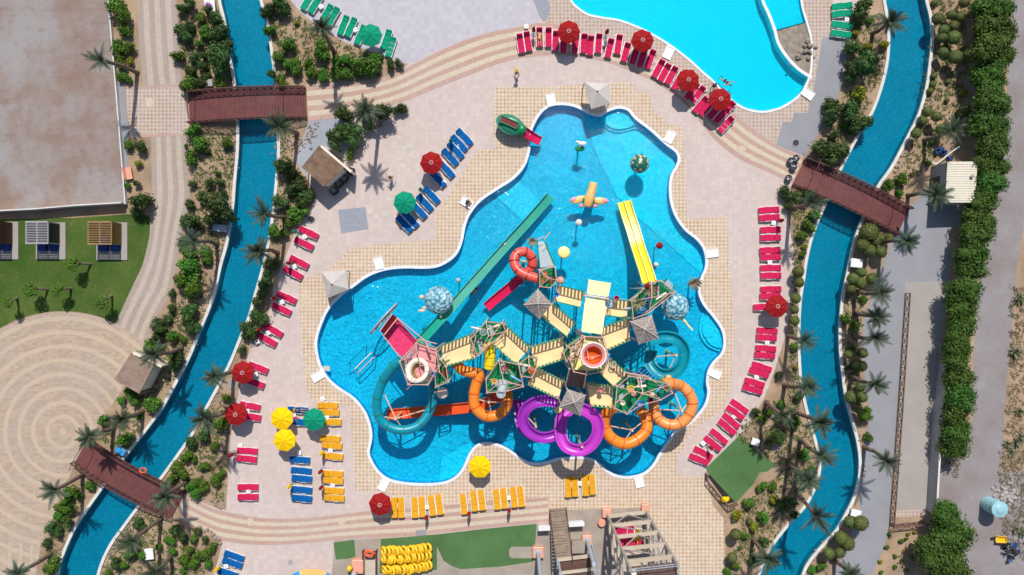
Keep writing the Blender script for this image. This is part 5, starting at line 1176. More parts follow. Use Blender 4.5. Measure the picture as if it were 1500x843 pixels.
for i, (x, y, lab) in enumerate(((1156,237,'dark pot nearest the end of the right bridge'),(1160,246,'dark pot second along the end of the right bridge'),(1164,233,'dark pot at the upper corner of the right bridge end'),(1153,262,'dark pot at the lower corner of the right bridge end'))):
    t = thing('planter', lab, 'plant pot', W(x, y), 0, 'dark pots at the right bridge end'); MB().lathe([(0, 0), (.26, 0), (.38, .5), (.34, .5), (.3, .42), (0, .42)], (0, 0, 0), 16).build('pot', 'dark_plastic', t)
    s_ = MB()
    for q in range(6): s_.sphere((rj.gauss(0, .12), rj.gauss(0, .12), .48), .06, 6, 5)
    s_.build('white_stones', 'white_plastic', t)
# ================================================================ WATER PLAY STRUCTURE
FL = -1.0
PSB = W(820, 520)
ps = thing('water_play_structure', 'big water play structure of green platforms, cream walkways and gray roofs in the pool', 'play structure', PSB)
def L_(p): return p - PSB
UP = 1.8
def platform(px, h, mats='deck_green', posts=2.1, panels=()):
    h += UP if h != 3.6 else .4
    P = [L_(p) for p in WL(px, h)]
    d = MB().prism(P, h - .14, h).build('platform', mats, ps)
    f = MB()
    for i, p in enumerate(P):
        f.tube([(p.x, p.y, FL), (p.x, p.y, h + posts)], .085, 8)
    f.build('posts', 'pipe_cream', d)
    r = MB(); n = len(P)
    for i in range(n):
        a, b = P[i], P[(i + 1) % n]
        for z in (.55, 1.05): r.bar(Vector((a.x, a.y, h + z)), Vector((b.x, b.y, h + z)), .06)
        m_ = max(2, int((b - a).length / .3))
        if i % 3 == 1:
            for q in range(1, m_): c = a.lerp(b, q / m_); r.box((c.x, c.y, h + .5), (.05, .05, 1.0))
    r.build('railing', 'rail_green', d)
    t = MB()
    for i in range(0, n):
        a, b = P[i], P[(i + 1) % n]
        t.tube([(a.x, a.y, h + posts), (b.x, b.y, h + posts)], .045, 6)
    c = sum(P, Vector()) / n
    for i in range(0, n, 2): t.tube([(P[i].x, P[i].y, h + posts), (c.x, c.y, h + posts + .5)], .04, 6)
    t.build('top_frame', 'pipe_pink', d)
    for pl in panels:
        MB().prism([L_(p) for p in WL(pl, h + .02)], h + .012, h + .05).build('floor_panel', 'panel_gray', d)
    return d
def walkway(q, h, h2=None):
    h += UP; h2 = h if h2 is None else h2
    TL, TR, BR, BL = [L_(W(x, y, z)) for (x, y), z in zip(q, (h, h2, h2, h))]
    mb = MB(); ct = (TL + TR + BR + BL) / 4; mB, mT = (BL + BR) / 2, (TL + TR) / 2; dW = (mT - mB) * .07; TL, TR, BR, BL = TL + dW, TR + dW, BR - dW, BL - dW; quadslab(mb, [TL, TR, BR, BL], .12); d = mb.build('walkway', 'cream', ps)
    for a, b in ((TL, TR), (BL, BR)):
        r = MB(); L = (b - a).length; n = max(3, int(L / .36)); up = Vector((0, 0, 1))
        r.bar(a + up * 1.25, b + up * 1.25, .09); r.bar(a - up * .1, b - up * .1, .10, .22)
        r.build('side_rail', 'rail_green', d)
        s_ = MB()
        ang = atan2(b.y - a.y, b.x - a.x); Rz = Matrix.Rotation(ang, 3, 'Z')
        for k in range(n):
            c = a.lerp(b, (k + .5) / n) + up * .62; s_.box(c, (.19, .05, 1.16), Rz)
        s_.build('slats', 'slat_cream', d)
    f = MB()
    for p in (TL, TR, BR, BL): f.tube([(p.x, p.y, FL), (p.x, p.y, p.z + 1.05)], .06, 6)
    for a, b2 in ((TL, BR), (BL, TR), (TL, BL), (TR, BR)):
        f.tube([Vector((a.x, a.y, a.z - .3)), Vector((b2.x, b2.y, b2.z - 3.2))], .05, 6); f.tube([Vector((b2.x, b2.y, b2.z - .3)), Vector((a.x, a.y, a.z - 3.2))], .05, 6)
    f.build('posts', 'pipe_pink', d)
def roof(corners, apex, h, rise=.9):
    h += UP
    P = [L_(p) for p in WL(corners, h)]; A = L_(W(apex[0], apex[1], h + rise)); mb = MB(); n = len(P)
    for i in range(n):
        a, b = P[i], P[(i + 1) % n]
        K = 7; rows_ = []
        for k in range(K + 1):
            u = k / K; rows_.append([a.lerp(b, s_).lerp(A, u) + Vector((0, 0, -.06 if s_ in (0, 1) else 0.05 * sin(17 * s_ + 5 * u))) for s_ in [v / 6 for v in range(7)]])
        vs = [p for r_ in rows_ for p in r_]; mb.add(vs, [(k * 7 + s_, k * 7 + s_ + 1, (k + 1) * 7 + s_ + 1, (k + 1) * 7 + s_) for k in range(K) for s_ in range(6)])
    mb.add(P, [tuple(range(n))[::-1]])
    d = mb.build('thatched_roof', 'thatch', ps)
    r = MB()
    for p in P: r.tube([p, A + Vector((0, 0, .03))], .05, 6)
    r.build('ridge', 'canopy_gray', d)
    po = MB(); c = sum(P, Vector()) / n
    for p in P:
        q = c + (p - c) * .82; po.tube([(q.x, q.y, FL), (q.x, q.y, h)], .09, 8)
    po.build('posts', 'pipe_pink', d)
platform([(713,470),(736.5,472.6),(741,484),(718,503),(701,519),(691,495)], 4.4, panels=[[(698,497),(705,494),(710,510),(703,516)], [(715,476),(720,475),(724,489),(719,492)]])
platform([(731,526),(759,531),(766,563),(744,569),(714,572),(713,553)], 4.4, panels=[[(733,532),(739,530),(743,547),(737,549)], [(719,560),(728,556),(731,562),(722,568)]])
platform([(774,520),(786,523),(784,540),(778,550),(762,548),(760,531)], 4.0, panels=[[(763,533),(767,531),(771,545),(766,547)]])
platform([(852.6,491),(880,492.6),(886,516),(881,540),(856,545),(838,541),(832,524),(834,509)], 5.2, 'pale_yellow', 2.6)
platform([(829,506),(850,491),(846,503),(834,523),(828,527),(824,516)], 4.6)
platform([(900,563),(917,548),(933,550),(948,553),(975,560),(979,572),(962,582),(932,590),(914,602),(897,594)], 4.2, panels=[[(903,562),(915,563),(914,568),(902,567)], [(906,580),(912,576),(914,582),(908,588)], [(917,560),(919,570),(922,570),(920,558)]])
platform([(949,414),(963,412),(983,428),(964,443),(945,458),(923,466),(921,441),(938,423)], 4.2, panels=[[(963,418),(966,418),(965,434),(962,434)]])
platform([(789,396),(811,392),(814,411),(805,422),(790,420)], 3.6, panels=[[(791,399),(794,398),(811,411),(809,414)]])
platform([(613,501),(641,510),(646,534),(630,560),(602,560),(590,527)], 4.4, 'rosy', 2.2)
platform([(642,514),(656,535),(659,556),(641,564),(640,540)], 4.2)
for q, h in (([(645,509),(692,491),(696,522),(651,534)], 4.3), ([(738.7,477),(775,511),(757,532),(721.7,501)], 4.3), ([(776,510),(825,496),(826,523),(784,537)], 4.3), ([(787,540),(825,560),(819,582),(775,561)], 4.2),
             ([(809,446),(841,474),(831,492),(794,463)], 4.6), ([(819,420),(855,429),(850,449),(812.6,440)], 4.2), ([(890,440),(922,443),(918,465),(886,460)], 4.4), ([(881,482),(922,467),(922,495),(884,512)], 4.4),
             ([(892,526),(918,548),(900,565),(876,543)], 4.6), ([(860,563),(898,567),(896,594),(865,591)], 4.2)): walkway(q, h)
roof([(788,423),(809,446),(790,468),(767,447)], (788,445), 7.0)
roof([(955,462),(965,496),(936,505),(923,471)], (945,483), 7.0)
roof([(831,570),(858,579),(850,610),(819,597)], (841,590), 7.0)
# pale yellow splash boards under the tipping bucket
def board(q, hs, mat='pale_yellow', name='splash_board', trim='slat_cream'):
    P = [L_(W(x, y, z + (UP if min(hs) > 2 else .4))) for (x, y), z in zip(q, hs)]; mb = MB(); quadslab(mb, P, .1); d = mb.build(name, mat, ps)
    for i in (1, 3): MB().bar(P[i] + Vector((0, 0, .08)), P[(i + 1) % 4] + Vector((0, 0, .08)), .1, .2).build('edge_lip', trim, d)
    return d
board([(863,410),(894,415),(890,435),(860,431)], (5.2, 5.2, 5.9, 5.9))
board([(858,436),(888,440),(881,490),(852,486)], (5.6, 5.6, 6.4, 6.4))
board([(834,541),(859,543.5),(855,568),(828,565)], (6.6, 6.6, 4.2, 4.2), 'panel_dark')  # dark gray paints the bucket's shade onto this yellow board
f = MB()
for (x, y, h) in ((858,433,7.6),(890,438,7.6),(852,487,6.2),(881,491,6.2),(834,541,6.8),(858,543,6.8),(885,516,9.0),(846,520,9.0),(855,497,7.6),(878,499,7.6)):
    p = L_(W(x, y, h + 1)); f.tube([(p.x, p.y, FL), (p.x, p.y, h + 1)], .10, 8)
f.tube([L_(W(858, 433, 7.6)), L_(W(890, 438, 7.6))], .09, 8); f.tube([L_(W(846, 520, 9.0)), L_(W(855, 497, 7.6)), L_(W(852, 487, 6.2))], .08, 8); f.tube([L_(W(885, 516, 9.0)), L_(W(878, 499, 7.6)), L_(W(881, 491, 6.2))], .08, 8)
f.build('tower_frame', 'pipe_cream', ps)
c = L_(W(867.5, 522, 9.4)); Mt = Matrix.Rotation(radians(-9), 3, 'X')
mb = MB(); mb.lathe([(0, -.2), (.62, -.2), (.80, .2), (.98, .95), (1.12, 1.15), (1.24, 1.2), (1.28, 1.12)], c, 32, Mt)
b_ = mb.build('tipping_bucket', 'rosy', ps, smooth=True)
mb = MB(); mb.lathe([(1.24, 1.10), (1.27, 1.2), (1.22, 1.25), (1.14, 1.22)], c, 32, Mt); mb.build('bucket_rim', 'bowl_white', b_, smooth=True)
mb = MB(); mb.lathe([(1.15, 1.215), (1.0, 1.12), (.86, .95)], c, 32, Mt); mb.build('bucket_lip', 'rosy', b_, smooth=True)
mb = MB(); mb.lathe([(.862, .955), (.78, .5), (.62, .05), (0, 0.0)], c, 32, Mt); mb.build('bucket_inside', 'bucket_orange', b_, smooth=True)
# white entry bowl on the pink deck
c = L_(W(611, 543, 7.3)); Mt = Matrix.Rotation(radians(26), 3, Vector((-1.0, -1.0, 0))) 
mb = MB(); mb.lathe([(.62, -2.3), (1.0, -2.0), (1.16, -.3), (1.24, .0), (1.30, .06)], c, 32, Mt); b_ = mb.build('white_bowl', 'bowl_white', ps, smooth=True)
mb = MB(); mb.lathe([(1.30, .06), (1.28, .14), (.95, .16), (.82, .04), (.78, -.3)], c, 32, Mt); mb.build('bowl_rim', 'bowl_white', b_, smooth=True)
mb = MB(); mb.lathe([(.79, -.25), (.70, -.9), (.5, -1.35), (0, -1.4)], c, 32, Mt); mb.build('bowl_inside', 'ochre_wood', b_, smooth=True)
# pink boarded ramp, net ramps, nets
board([(582,468),(612,500),(590,526),(562,492)], (3.9, 4.3, 4.3, 3.9), 'net_pink', 'pink_ramp', 'rosy')
board([(575,460),(582,467),(563,491),(557,485)], (5.2, 5.0, 5.0, 5.2), 'dark_red', 'end_wall', 'pipe_pink')  # dark red colour carries the shade at the pink ramp's end
board([(787,354),(798,354),(812,388),(791,393)], (1.2, 1.2, 3.6, 3.6), 'panel_gray', 'net_ramp', 'deck_green')
board([(977,408),(987,418),(984,429),(969,418)], (1.6, 1.6, 4.1, 4.1), 'panel_gray', 'net_ramp', 'deck_green')
f = MB()
for (x, y, x2, y2, h) in ((786,352,797,347,1.6),(790,398,812,388,4.6),(806,340,797,352,2.6),(582,466,628,504,5.2),(560,490,588,526,5.2),(640,504,612,497,5.4),(662,520,682,528,3.2),(915,546,950,552,6.4),(950,553,978,574,6.2),(962,580,938,577,6.0),(700,478,692,520,5.5),(735,473,703,520,6.0),(732,525,764,566,6.0),(716,556,766,565,6.0),(946,458,983,428,6.0),(922,440,962,413,6.2),(900,592,945,556,6.3),(612,556,596,571,5.5),(636,575,655,572,5.0)):
    f = MB(); f.tube([L_(W(x, y, h + 1.5)), L_(W(x2, y2, h + 1.5))], .055, 6); f.build('cross_pipe', 'pipe_pink', ps)
# blue and clear rails near the right platform
f = MB()
for k in range(5): f.tube([L_(W(922 + k * 5, 556 + k * 1.2, 6.4)), L_(W(940 + k * 6, 540 + k * 1.5, 4.6))], .05, 6)
f.build('blue_net', 'sky_blue', ps); f = MB()
for k in range(5): f.tube([L_(W(924 + k * 3, 466 - k * 3, 6.6)), L_(W(946 + k * 2.5, 456 - k * 4, 6.6))], .05, 6)
f.build('blue_net', 'sky_blue', ps)
for (x, y, h, r, mt) in ((908,546,5.0,.22,'bowl_white'),(936,592,5.2,.42,'sky_blue'),(928,577,6.2,.30,'salmon'),(955,578,6.2,.28,'pipe_cream'),(948,419,6.6,.26,'canopy_red')):
    h += 1.6; c = L_(W(x, y, h)); mb = MB(); mb.lathe([(.05, -.3), (r * .8, -.1), (r, .1), (r * .7, .28), (0, .32)], c, 14); mb.tube([(c.x, c.y, FL), (c.x, c.y, c.z - .2)], .06, 6); mb.build('spray_head', mt, ps, smooth=True)
# yellow short tube between two platforms
mb = MB(); pth = cr([L_(p) for p in (W(714, 503, 6.3), W(717, 513, 6.2), W(717.5, 528, 6.0), W(716, 540, 5.8))], 5); mb.tube(pth, .55, 16)
y_ = mb.build('crawl_tube', 'sun_yellow', ps, smooth=True)
mb = MB()
for k in (3, 8, 12): mb.tube([pth[k] - (pth[k + 1] - pth[k]) * .3, pth[k] + (pth[k + 1] - pth[k]) * .3], .60, 16)
mb.build('flange', 'ring_yellow', y_)
# water cannons and small palm ornaments on the frame
def deco_palm(x, y, h, s_):
    b = L_(W(x, y, h)); mb = MB(); rd = random.Random(int(x))
    for i in range(16):
        az = i * 2.4; el = rd.uniform(-.1, .9); d = Vector((cos(az) * cos(el), sin(az) * cos(el), sin(el))); sd = Vector((-sin(az), cos(az), 0)) * .10 * s_
        a = b + d * .55 * s_; e = b + d * s_ - Vector((0, 0, .2 * s_)); mb.add([b - sd * .4, b + sd * .4, a + sd, a - sd, e, ], [(0, 1, 2, 3), (3, 2, 4)])
    mb.tube([(b.x, b.y, FL), (b.x, b.y, b.z)], .07, 6)
    return mb
deco_palm(953, 428, 8.0, .75).build('ornamental_palm', 'leaf_dry', ps); deco_palm(936, 445, 8.2, .85).build('ornamental_palm', 'leaf_dry', ps); deco_palm(780, 354, 3.0, .75).build('ornamental_palm', 'leaf_dry', ps)
mb = deco_palm(0, 0, 0, 1); 
b = W(1012, 415); t = thing('ornamental_palm', 'small artificial palm standing in the water right of the yellow slide', 'artificial palm', b)
rd = random.Random(8); mb = MB()
for i in range(18):
    az = i * 2.4; el = rd.uniform(-.2, .9); d = Vector((cos(az) * cos(el), sin(az) * cos(el), sin(el))); sd = Vector((-sin(az), cos(az), 0)) * .1; o0 = Vector((0, 0, 2.0))
    a = o0 + d * .5; e = o0 + d * .95 - Vector((0, 0, .15)); mb.add([o0 - sd * .4, o0 + sd * .4, a + sd, a - sd, e], [(0, 1, 2, 3), (3, 2, 4)])
mb.build('fronds', 'leaf_dry', t); MB().tube([(0, 0, FL), (0, 0, 2.0)], .09, 8).build('trunk', 'trunk_palm', t)
# gray-white hood tube with round mouth over the orange slide
mb = MB(); p0, p1 = L_(W(737, 560, 7.4)), L_(W(734, 577, 8.2)); mb.tube([p0, p0.lerp(p1, .5), p1], [.55, .5, .40], 16); mb.lathe([(.40, 0), (.46, .02), (.46, .1), (.30, .12), (.24, .02), (0, 0)], p1, 18); mb.build('spout_tube', 'panel_gray', ps)

rq = random.Random(11)
def climbing_net(a, b, h0, h1, mat):
    A, B = L_(W(*a, h0)), L_(W(*b, h0)); A2, B2 = L_(W(*a, h1)), L_(W(*b, h1)); f = MB()
    for k in range(9): f.tube([A.lerp(B, k / 8), A2.lerp(B2, k / 8)], .022, 4)
    for k in range(7): f.tube([A.lerp(A2, k / 6), B.lerp(B2, k / 6)], .022, 4)
    f.build('climbing_net', mat, ps)
climbing_net((701, 519), (718, 503), 3.2, 7.4, 'pipe_cream'); climbing_net((744, 569), (766, 563), 3.2, 7.4, 'pipe_cream'); climbing_net((932, 590), (962, 582), 3.4, 7.2, 'sky_blue')
climbing_net((945, 458), (964, 443), 3.4, 7.2, 'sky_blue'); climbing_net((917, 548), (948, 553), 3.4, 7.2, 'pipe_pink'); climbing_net((641, 564), (659, 556), 3.0, 6.6, 'pipe_cream'); climbing_net((582, 467), (612, 500), 5.8, 7.2, 'pipe_cream')
def gadget(x, y, h, kind, mat):
    """wheels, water guns and buckets fixed to the frame"""
    c = L_(W(x, y, h)); mb = MB(); mb.tube([(c.x, c.y, FL), (c.x, c.y, h)], .05, 6)
    if kind == 'wheel':
        mb.tube([c + Vector((.32 * cos(q * pi / 6), .32 * sin(q * pi / 6), .05)) for q in range(12)], .05, 6, closed=True)
        for q in range(3): mb.tube([c + Vector((.32 * cos(q * pi / 3), .32 * sin(q * pi / 3), .05)), c - Vector((.32 * cos(q * pi / 3), .32 * sin(q * pi / 3), -.05))], .025, 5)
        nm = 'hand_wheel'
    elif kind == 'gun':
        a = rq.random() * 6.28; d = Vector((cos(a), sin(a), .15)); mb.tube([c - d * .3, c + d * .1, c + d * .9], [.13, .13, .07], 8); nm = 'water_gun'
    else:
        mb.lathe([(0, -.25), (.16, -.25), (.26, .2), (.22, .2), (.14, -.15), (0, -.15)], c, 14); nm = 'small_bucket'
    mb.build(nm, mat, ps)
for g in ((703,483,7.8,'gun','bowl_white'),(708,487,7.9,'wheel','panel_gray'),(727,478,7.4,'gun','pipe_cream'),(740,540,7.6,'wheel','canopy_red'),(752,553,7.9,'gun','sky_blue'),(724,558,7.4,'bucket','ring_yellow'),(772,536,7.2,'gun','bowl_white'),(779,543,7.3,'wheel','tangerine'),
          (815,432,7.0,'bucket','sky_blue'),(893,446,7.4,'wheel','sky_blue'),(903,437,7.2,'bucket','magenta'),(925,452,7.4,'gun','panel_gray'),(958,424,7.4,'wheel','canopy_red'),(972,432,7.3,'gun','bowl_white'),(948,437,7.5,'bucket','sky_blue'),
          (888,530,7.4,'gun','sky_blue'),(898,534,7.2,'wheel','bowl_white'),(912,590,7.2,'bucket','bowl_white'),(924,570,7.6,'wheel','ring_yellow'),(942,566,7.6,'gun','bowl_white'),(968,567,7.5,'gun','sky_blue'),(953,586,7.2,'bucket','canopy_red'),(935,557,7.6,'gun','pipe_cream'),
          (648,525,7.0,'gun','bowl_white'),(652,545,7.0,'wheel','canopy_red'),(628,512,7.4,'gun','pipe_pink'),(600,520,7.2,'wheel','panel_gray'),(636,548,7.2,'bucket','sky_blue'),(838,520,7.8,'gun','bowl_white'),(842,508,7.8,'gun','pipe_gray'),(799,402,5.6,'gun','tangerine'),(806,410,5.4,'wheel','canopy_red'),(880,571,7.0,'bucket','rosy')):
    gadget(*g)

# ================================================================ SLIDES
def circ(r, n=16): return [(r * cos(2 * pi * k / n), r * sin(2 * pi * k / n)) for k in range(n)]
def uprof(w, d, th=.07, n=10, lip=.10):
    """open flume: half-round channel with rolled lips"""
    out = [(w * cos(pi + pi * k / n), d * sin(pi + pi * k / n)) for k in range(n + 1)]
    inn = [((w - th) * cos(2 * pi - pi * k / n), (d - th) * sin(2 * pi - pi * k / n)) for k in range(n + 1)]
    return [(-w - lip, 0), (-w - lip, -.05)] + out[0:] + [(w + lip, -.05), (w + lip, 0)] + [(w + lip, .03), (w - th, .03)] + inn + [(-w + th, .03), (-w - lip, .03)]
def flatprof(w, d, th=.06):
    return [(-w, -d), (w, -d), (w, .0), (w - th, 0), (w - th, -d + th), (-w + th, -d + th), (-w + th, 0), (-w, 0)]
def slide(label, base, pieces, supports=(), group=None):
    """pieces: (name, kind, px path with heights, size, colour, flange count)"""
    b = W(*base); t = thing('water_slide', label, 'water slide', b, 0, group)
    for nm, kind, px, r, mat, nf in pieces:
        pts = [p - b for p in cr(WL(px), 8)]; mb = MB()
        if kind == 'tube': mb.sweep(pts, circ(r))
        elif kind == 'open': mb.sweep(pts, uprof(r, r * .85))
        else: mb.sweep(pts, flatprof(r, .38))
        o = mb.build(nm, mat, t, smooth=(kind == 'tube'))
        if nf:
            n = len(pts)
            for k in range(1, nf + 1):
                fm = MB(); i = min(n - 2, max(1, round(n * k / (nf + 1)))); d = (pts[i + 1] - pts[i - 1]).normalized() * .045
                if kind == 'tube': fm.sweep([pts[i] - d, pts[i] + d], circ(r + .055))
                else: fm.sweep([pts[i] - d, pts[i] + d], [(a * 1.04, q * 1.06 - .02) for a, q in (uprof(r, r * .85) if kind == 'open' else flatprof(r, .38))])
                fm.build('flange', {'teal': 'rail_green', 'coral': 'dark_red', 'orange': 'tangerine', 'light_orange': 'bucket_orange', 'purple': 'deep_purple', 'violet': 'deep_purple', 'green_slide': 'teal', 'magenta': 'dark_red', 'tangerine': 'bucket_orange'}.get(mat, mat), o)
    for sup in supports:
        x, y, h, arms = sup; p = W(x, y, 0) - b; s_ = MB(); s_.tube([(p.x, p.y, FL), (p.x, p.y, h)], .12, 10)
        s_.lathe([(.32, FL), (.32, FL + .08), (.12, FL + .1)], (p.x, p.y, 0), 12)
        for ax, ay, ah in arms:
            q = W(ax, ay, ah) - b; s_.tube([Vector((p.x, p.y, h - .3)), q], .065, 6)
        s_.build('support_column', 'pipe_cream', t)
slide('teal tube slide curving round the left end of the play structure', (575, 590),
      [('tube', 'tube', [(592,526,6.0),(580,533,5.7),(568,547,5.2),(559,562,4.8),(552.5,582,4.5),(552.5,602,4.2),(560,618,4.0),(576,628,3.9),(594,630,3.8),(612,624,3.6),(626,608,3.3),(634,586,3.0),(634,562,2.7),(630,546,2.4)], .49, 'teal', 9)],
      [(588,604,4.6,[(562,575,3.9),(556,610,3.7),(590,628,3.4),(626,600,3.0)])])
slide('long straight green slide reaching into the middle of the pool', (710, 390),
      [('chute', 'flat', [(613,503,6.0),(625,490,5.3),(650,463,3.6),(690,418,2.2),(740,362,.95),(780,318,.4),(807,287,.25)], .50, 'green_slide', 12)],
      [(650,458,2.9,[]),(690,412,1.8,[]),(740,358,.7,[])])
slide('coral red spiral tube slide ending in a straight magenta chute', (766, 385),
      [('tube', 'tube', [(791,409,3.9),(773,404,3.7),(759,396,3.5),(753,383,3.3),(757,372.5,3.1),(768,369,2.9),(778,376,2.6),(780,388,2.3),(774,398,2.0),(764,407,1.7)], .50, 'coral', 8),
       ('chute', 'flat', [(767,404,1.5),(757,413,1.2),(741,426,.8),(723,441,.45),(712,451,.35)], .50, 'magenta', 4)],
      [(767,384,3.2,[(757,380,2.9),(776,384,2.3)])])
slide('orange tube slide looping under the left walkways into a long straight orange chute', (719, 590),
      [('tube', 'tube', [(668,531,5.0),(677,542,5.0),(690,546,4.95),(702,549,4.9),(698,562,4.8),(694.5,578,4.7),(696,596,4.6),(708.7,608.5,4.5),(724,609.6,4.3),(738,601,4.1),(744,586,3.9),(740,574,3.5),(731,577,3.0)], .56, 'orange', 9),
       ('chute', 'flat', [(736,574,2.8),(725,584,2.3),(708,592,1.8),(688,597,1.4),(656,600.5,.9),(615,604,.5),(566,608,.3)], .56, 'tangerine', 7)],
      [(718,580,5.0,[(698,585,4.4),(720,607,4.0),(740,590,3.7)])])
slide('left of the two open purple spiral slides', (791, 617),
      [('flume', 'open', [(818,589,6.0),(800,587.5,5.9),(783,590,5.8),(770,600,5.6),(766,614,5.4),(772,629,5.2),(786,639,5.0),(800,641,4.8),(815,636,4.6),(822,624,4.3),(820,610,4.0)], .47, 'violet', 5),
       ('lower_flume', 'open', [(758,585,1.0),(760,600,1.3),(762,618,1.8),(770,632,2.3),(785,640,2.9)], .44, 'violet', 3)],
      [(783,613,5.3,[(768,606,4.9),(786,638,4.4)])])
slide('right of the two open purple spiral slides, overhanging the pool rim', (849, 628),
      [('flume', 'open', [(850,598,6.5),(861,603,6.4),(872,612,6.2),(876.5,626,6.0),(873,642,5.8),(862,655,5.6),(847,660,5.4),(831,655,5.2),(823,643,5.0),(821,626,4.8),(824,610,4.6),(834,600,4.3)], .52, 'purple', 6)],
      [(846,640,5.6,[(868,640,5.3),(830,650,4.7)])])
slide('orange tube ring slide between the purple and right orange slides', (919, 622),
      [('tube', 'tube', [(902,596,5.8),(890,604,5.3),(885.5,621,4.8),(892,638,4.7),(905,648,4.6),(920,650,4.5),(936,642,4.3),(947,629,4.1),(946,612,3.8),(937,600,3.4)], .58, 'orange', 7)],
      [(917,620,4.6,[(892,624,4.3),(915,646,4.0),(942,618,3.6)])])
slide('light orange tube slide arching at the right end over the pool rim', (985, 595),
      [('tube', 'tube', [(972,562,5.9),(982,562,5.4),(996,565,4.6),(1008,575,4.6),(1014.5,590,4.5),(1010,607,4.4),(998,619.5,4.3),(983,623,4.2),(968,617,4.0),(959,604,3.8),(957.5,590,3.5)], .56, 'light_orange', 9)],
      [(985,592,5.0,[(1010,588,4.2),(985,620,3.8),(963,600,3.5),(985,566,4.3)])])
slide('open teal spiral slide right of the play structure', (977, 524),
      [('flume', 'open', [(950,500,5.6),(960,497,5.0),(974,493.5,4.4),(990,497,4.3),(1001,509,4.2),(1002.5,523,4.0),(997,538,3.8),(985,547.5,3.6),(970,548.5,3.3),(958,541,3.0),(952,529,2.7),(955,512,2.3)], .52, 'teal', 6)],
      [(979,516,4.2,[(960,523,2.6),(1000,520,3.6),(979,545,3.2)])])
b = W(935, 350); t = thing('water_slide', 'yellow twin lane slide running up the right side of the pool', 'water slide', b)
pth = [p - b for p in cr(WL([(951,412,6.0),(947,398,4.9),(941,380,3.2),(935,362,1.5),(928,338,.8),(920,314,.4),(914.5,295,.3)]), 8)]
mb = MB(); mb.sweep(pth, [(-.74,-.32),(.74,-.32),(.74,0),(.66,0),(.66,-.26),(.05,-.26),(.05,-.02),(-.05,-.02),(-.05,-.26),(-.66,-.26),(-.66,0),(-.74,0)]); mb.build('twin_chute', 'sun_yellow', t)
mb = MB()
for s_ in (-1, 0, 1): mb.sweep([p + Vector((0, 0, .012)) for p in pth], [(s_ * .70 - .045, 0), (s_ * .70 + .045, 0), (s_ * .70 + .045, .03), (s_ * .70 - .045, .03)])
mb.build('lane_rim', 'pale_yellow', t)
s_ = MB()
for i in (6, 16, 26): s_.tube([(pth[i].x, pth[i].y, FL), (pth[i].x, pth[i].y, pth[i].z - .3)], .1, 8)
s_.build('support_column', 'pipe_cream', t)

# ================================================================ POOL TOYS
def toy(name, label, cat, x, y, h=0): return thing(name, label, cat, W(x, y, h) * Vector((1, 1, 0)))
def shellpod(x, y, h, r, label, heads):
    t = toy('shell_sprinkler', label, 'water sprinkler', x, y, h)
    mb = MB(); rings = 9; seg = 30
    prof = [(r * sin(pi / 2 * (k / rings)) * 1.0, .78 * r * cos(pi / 2 * (k / rings))) for k in range(rings + 1)]
    vs = []
    for k, (rr, z) in enumerate(prof):
        for q in range(seg):
            a = 2 * pi * q / seg; bmp = 1 + .05 * ((q // 2 + k) % 2)
            vs.append((rr * cos(a) * bmp, rr * sin(a) * bmp, h + z * (1 + .05 * ((q // 2 + k) % 2)) - .3 * r))
    mb.add(vs, [(k * seg + q, k * seg + (q + 1) % seg, (k + 1) * seg + (q + 1) % seg, (k + 1) * seg + q) for k in range(rings) for q in range(seg)])
    mb.add([vs[rings * seg + q] for q in range(seg)], [tuple(range(seg))])
    mb.build('shell', 'shell', t)
    MB().tube([(0, 0, FL), (0, 0, h - .2)], .16, 12).build('post', 'pipe_gray', t)
    for i, (dx, dy, dz, rr, sq) in enumerate(heads): MB().sphere((dx, dy, h + dz), rr, 10, 8, sq).build('flipper' if i else 'head', 'pipe_cream', t, smooth=True)
    return t
shellpod(642, 440, 4.4, 1.42, 'teal and white shell sprinkler over the long green slide', [(-1.75, .3, -.35, .26, (1, 1, .9)), (-1.5, -.8, -.45, .26, (.9, .6, .3)), (-1.75, -1.1, -.5, .3, (1.3, .5, .3)), (.2, -1.5, -.5, .3, (.5, 1.2, .3))])
t = shellpod(990, 450, 3.4, 1.38, 'gray blue shell sprinkler with a cream spout right of the play structure', [])
q = MB(); q.tube([(.55, -1.0, 2.8), (1.3, -1.75, 2.6)], [.22, .12], 10); q.bar((1.2, -1.65, 2.62), (1.95, -2.45, 2.5), .16, .12); q.build('spout', 'pale_yellow', t)
t = toy('mosaic_ball', 'green and beige patterned ball sprinkler in the upper pool end', 'ball sprinkler', 937, 240, 1.9)
MB().sphere((0, 0, 1.9), 1.02, 28, 18).build('ball', 'mosaic_ball', t, smooth=True); MB().tube([(0, 0, FL), (0, 0, 1.0)], .12, 10).build('post', 'pipe_gray', t)
t = toy('dragonfly_toy', 'yellow dragonfly spray toy with pink tipped wings in the pool', 'spray toy', 862, 290, 1.2)
mb = MB(); mb.tube(cr([(.55, 1.55, 1.35), (.35, .8, 1.4), (.1, 0, 1.45), (-.1, -.75, 1.35), (-.15, -1.0, 1.3)], 5), [.42, .43, .44, .44, .44, .45, .46, .47, .48, .48, .50, .50, .5, .5, .48, .46, .44, .42, .38, .3, .2], 14); mb.build('body', 'peach', t, smooth=True)
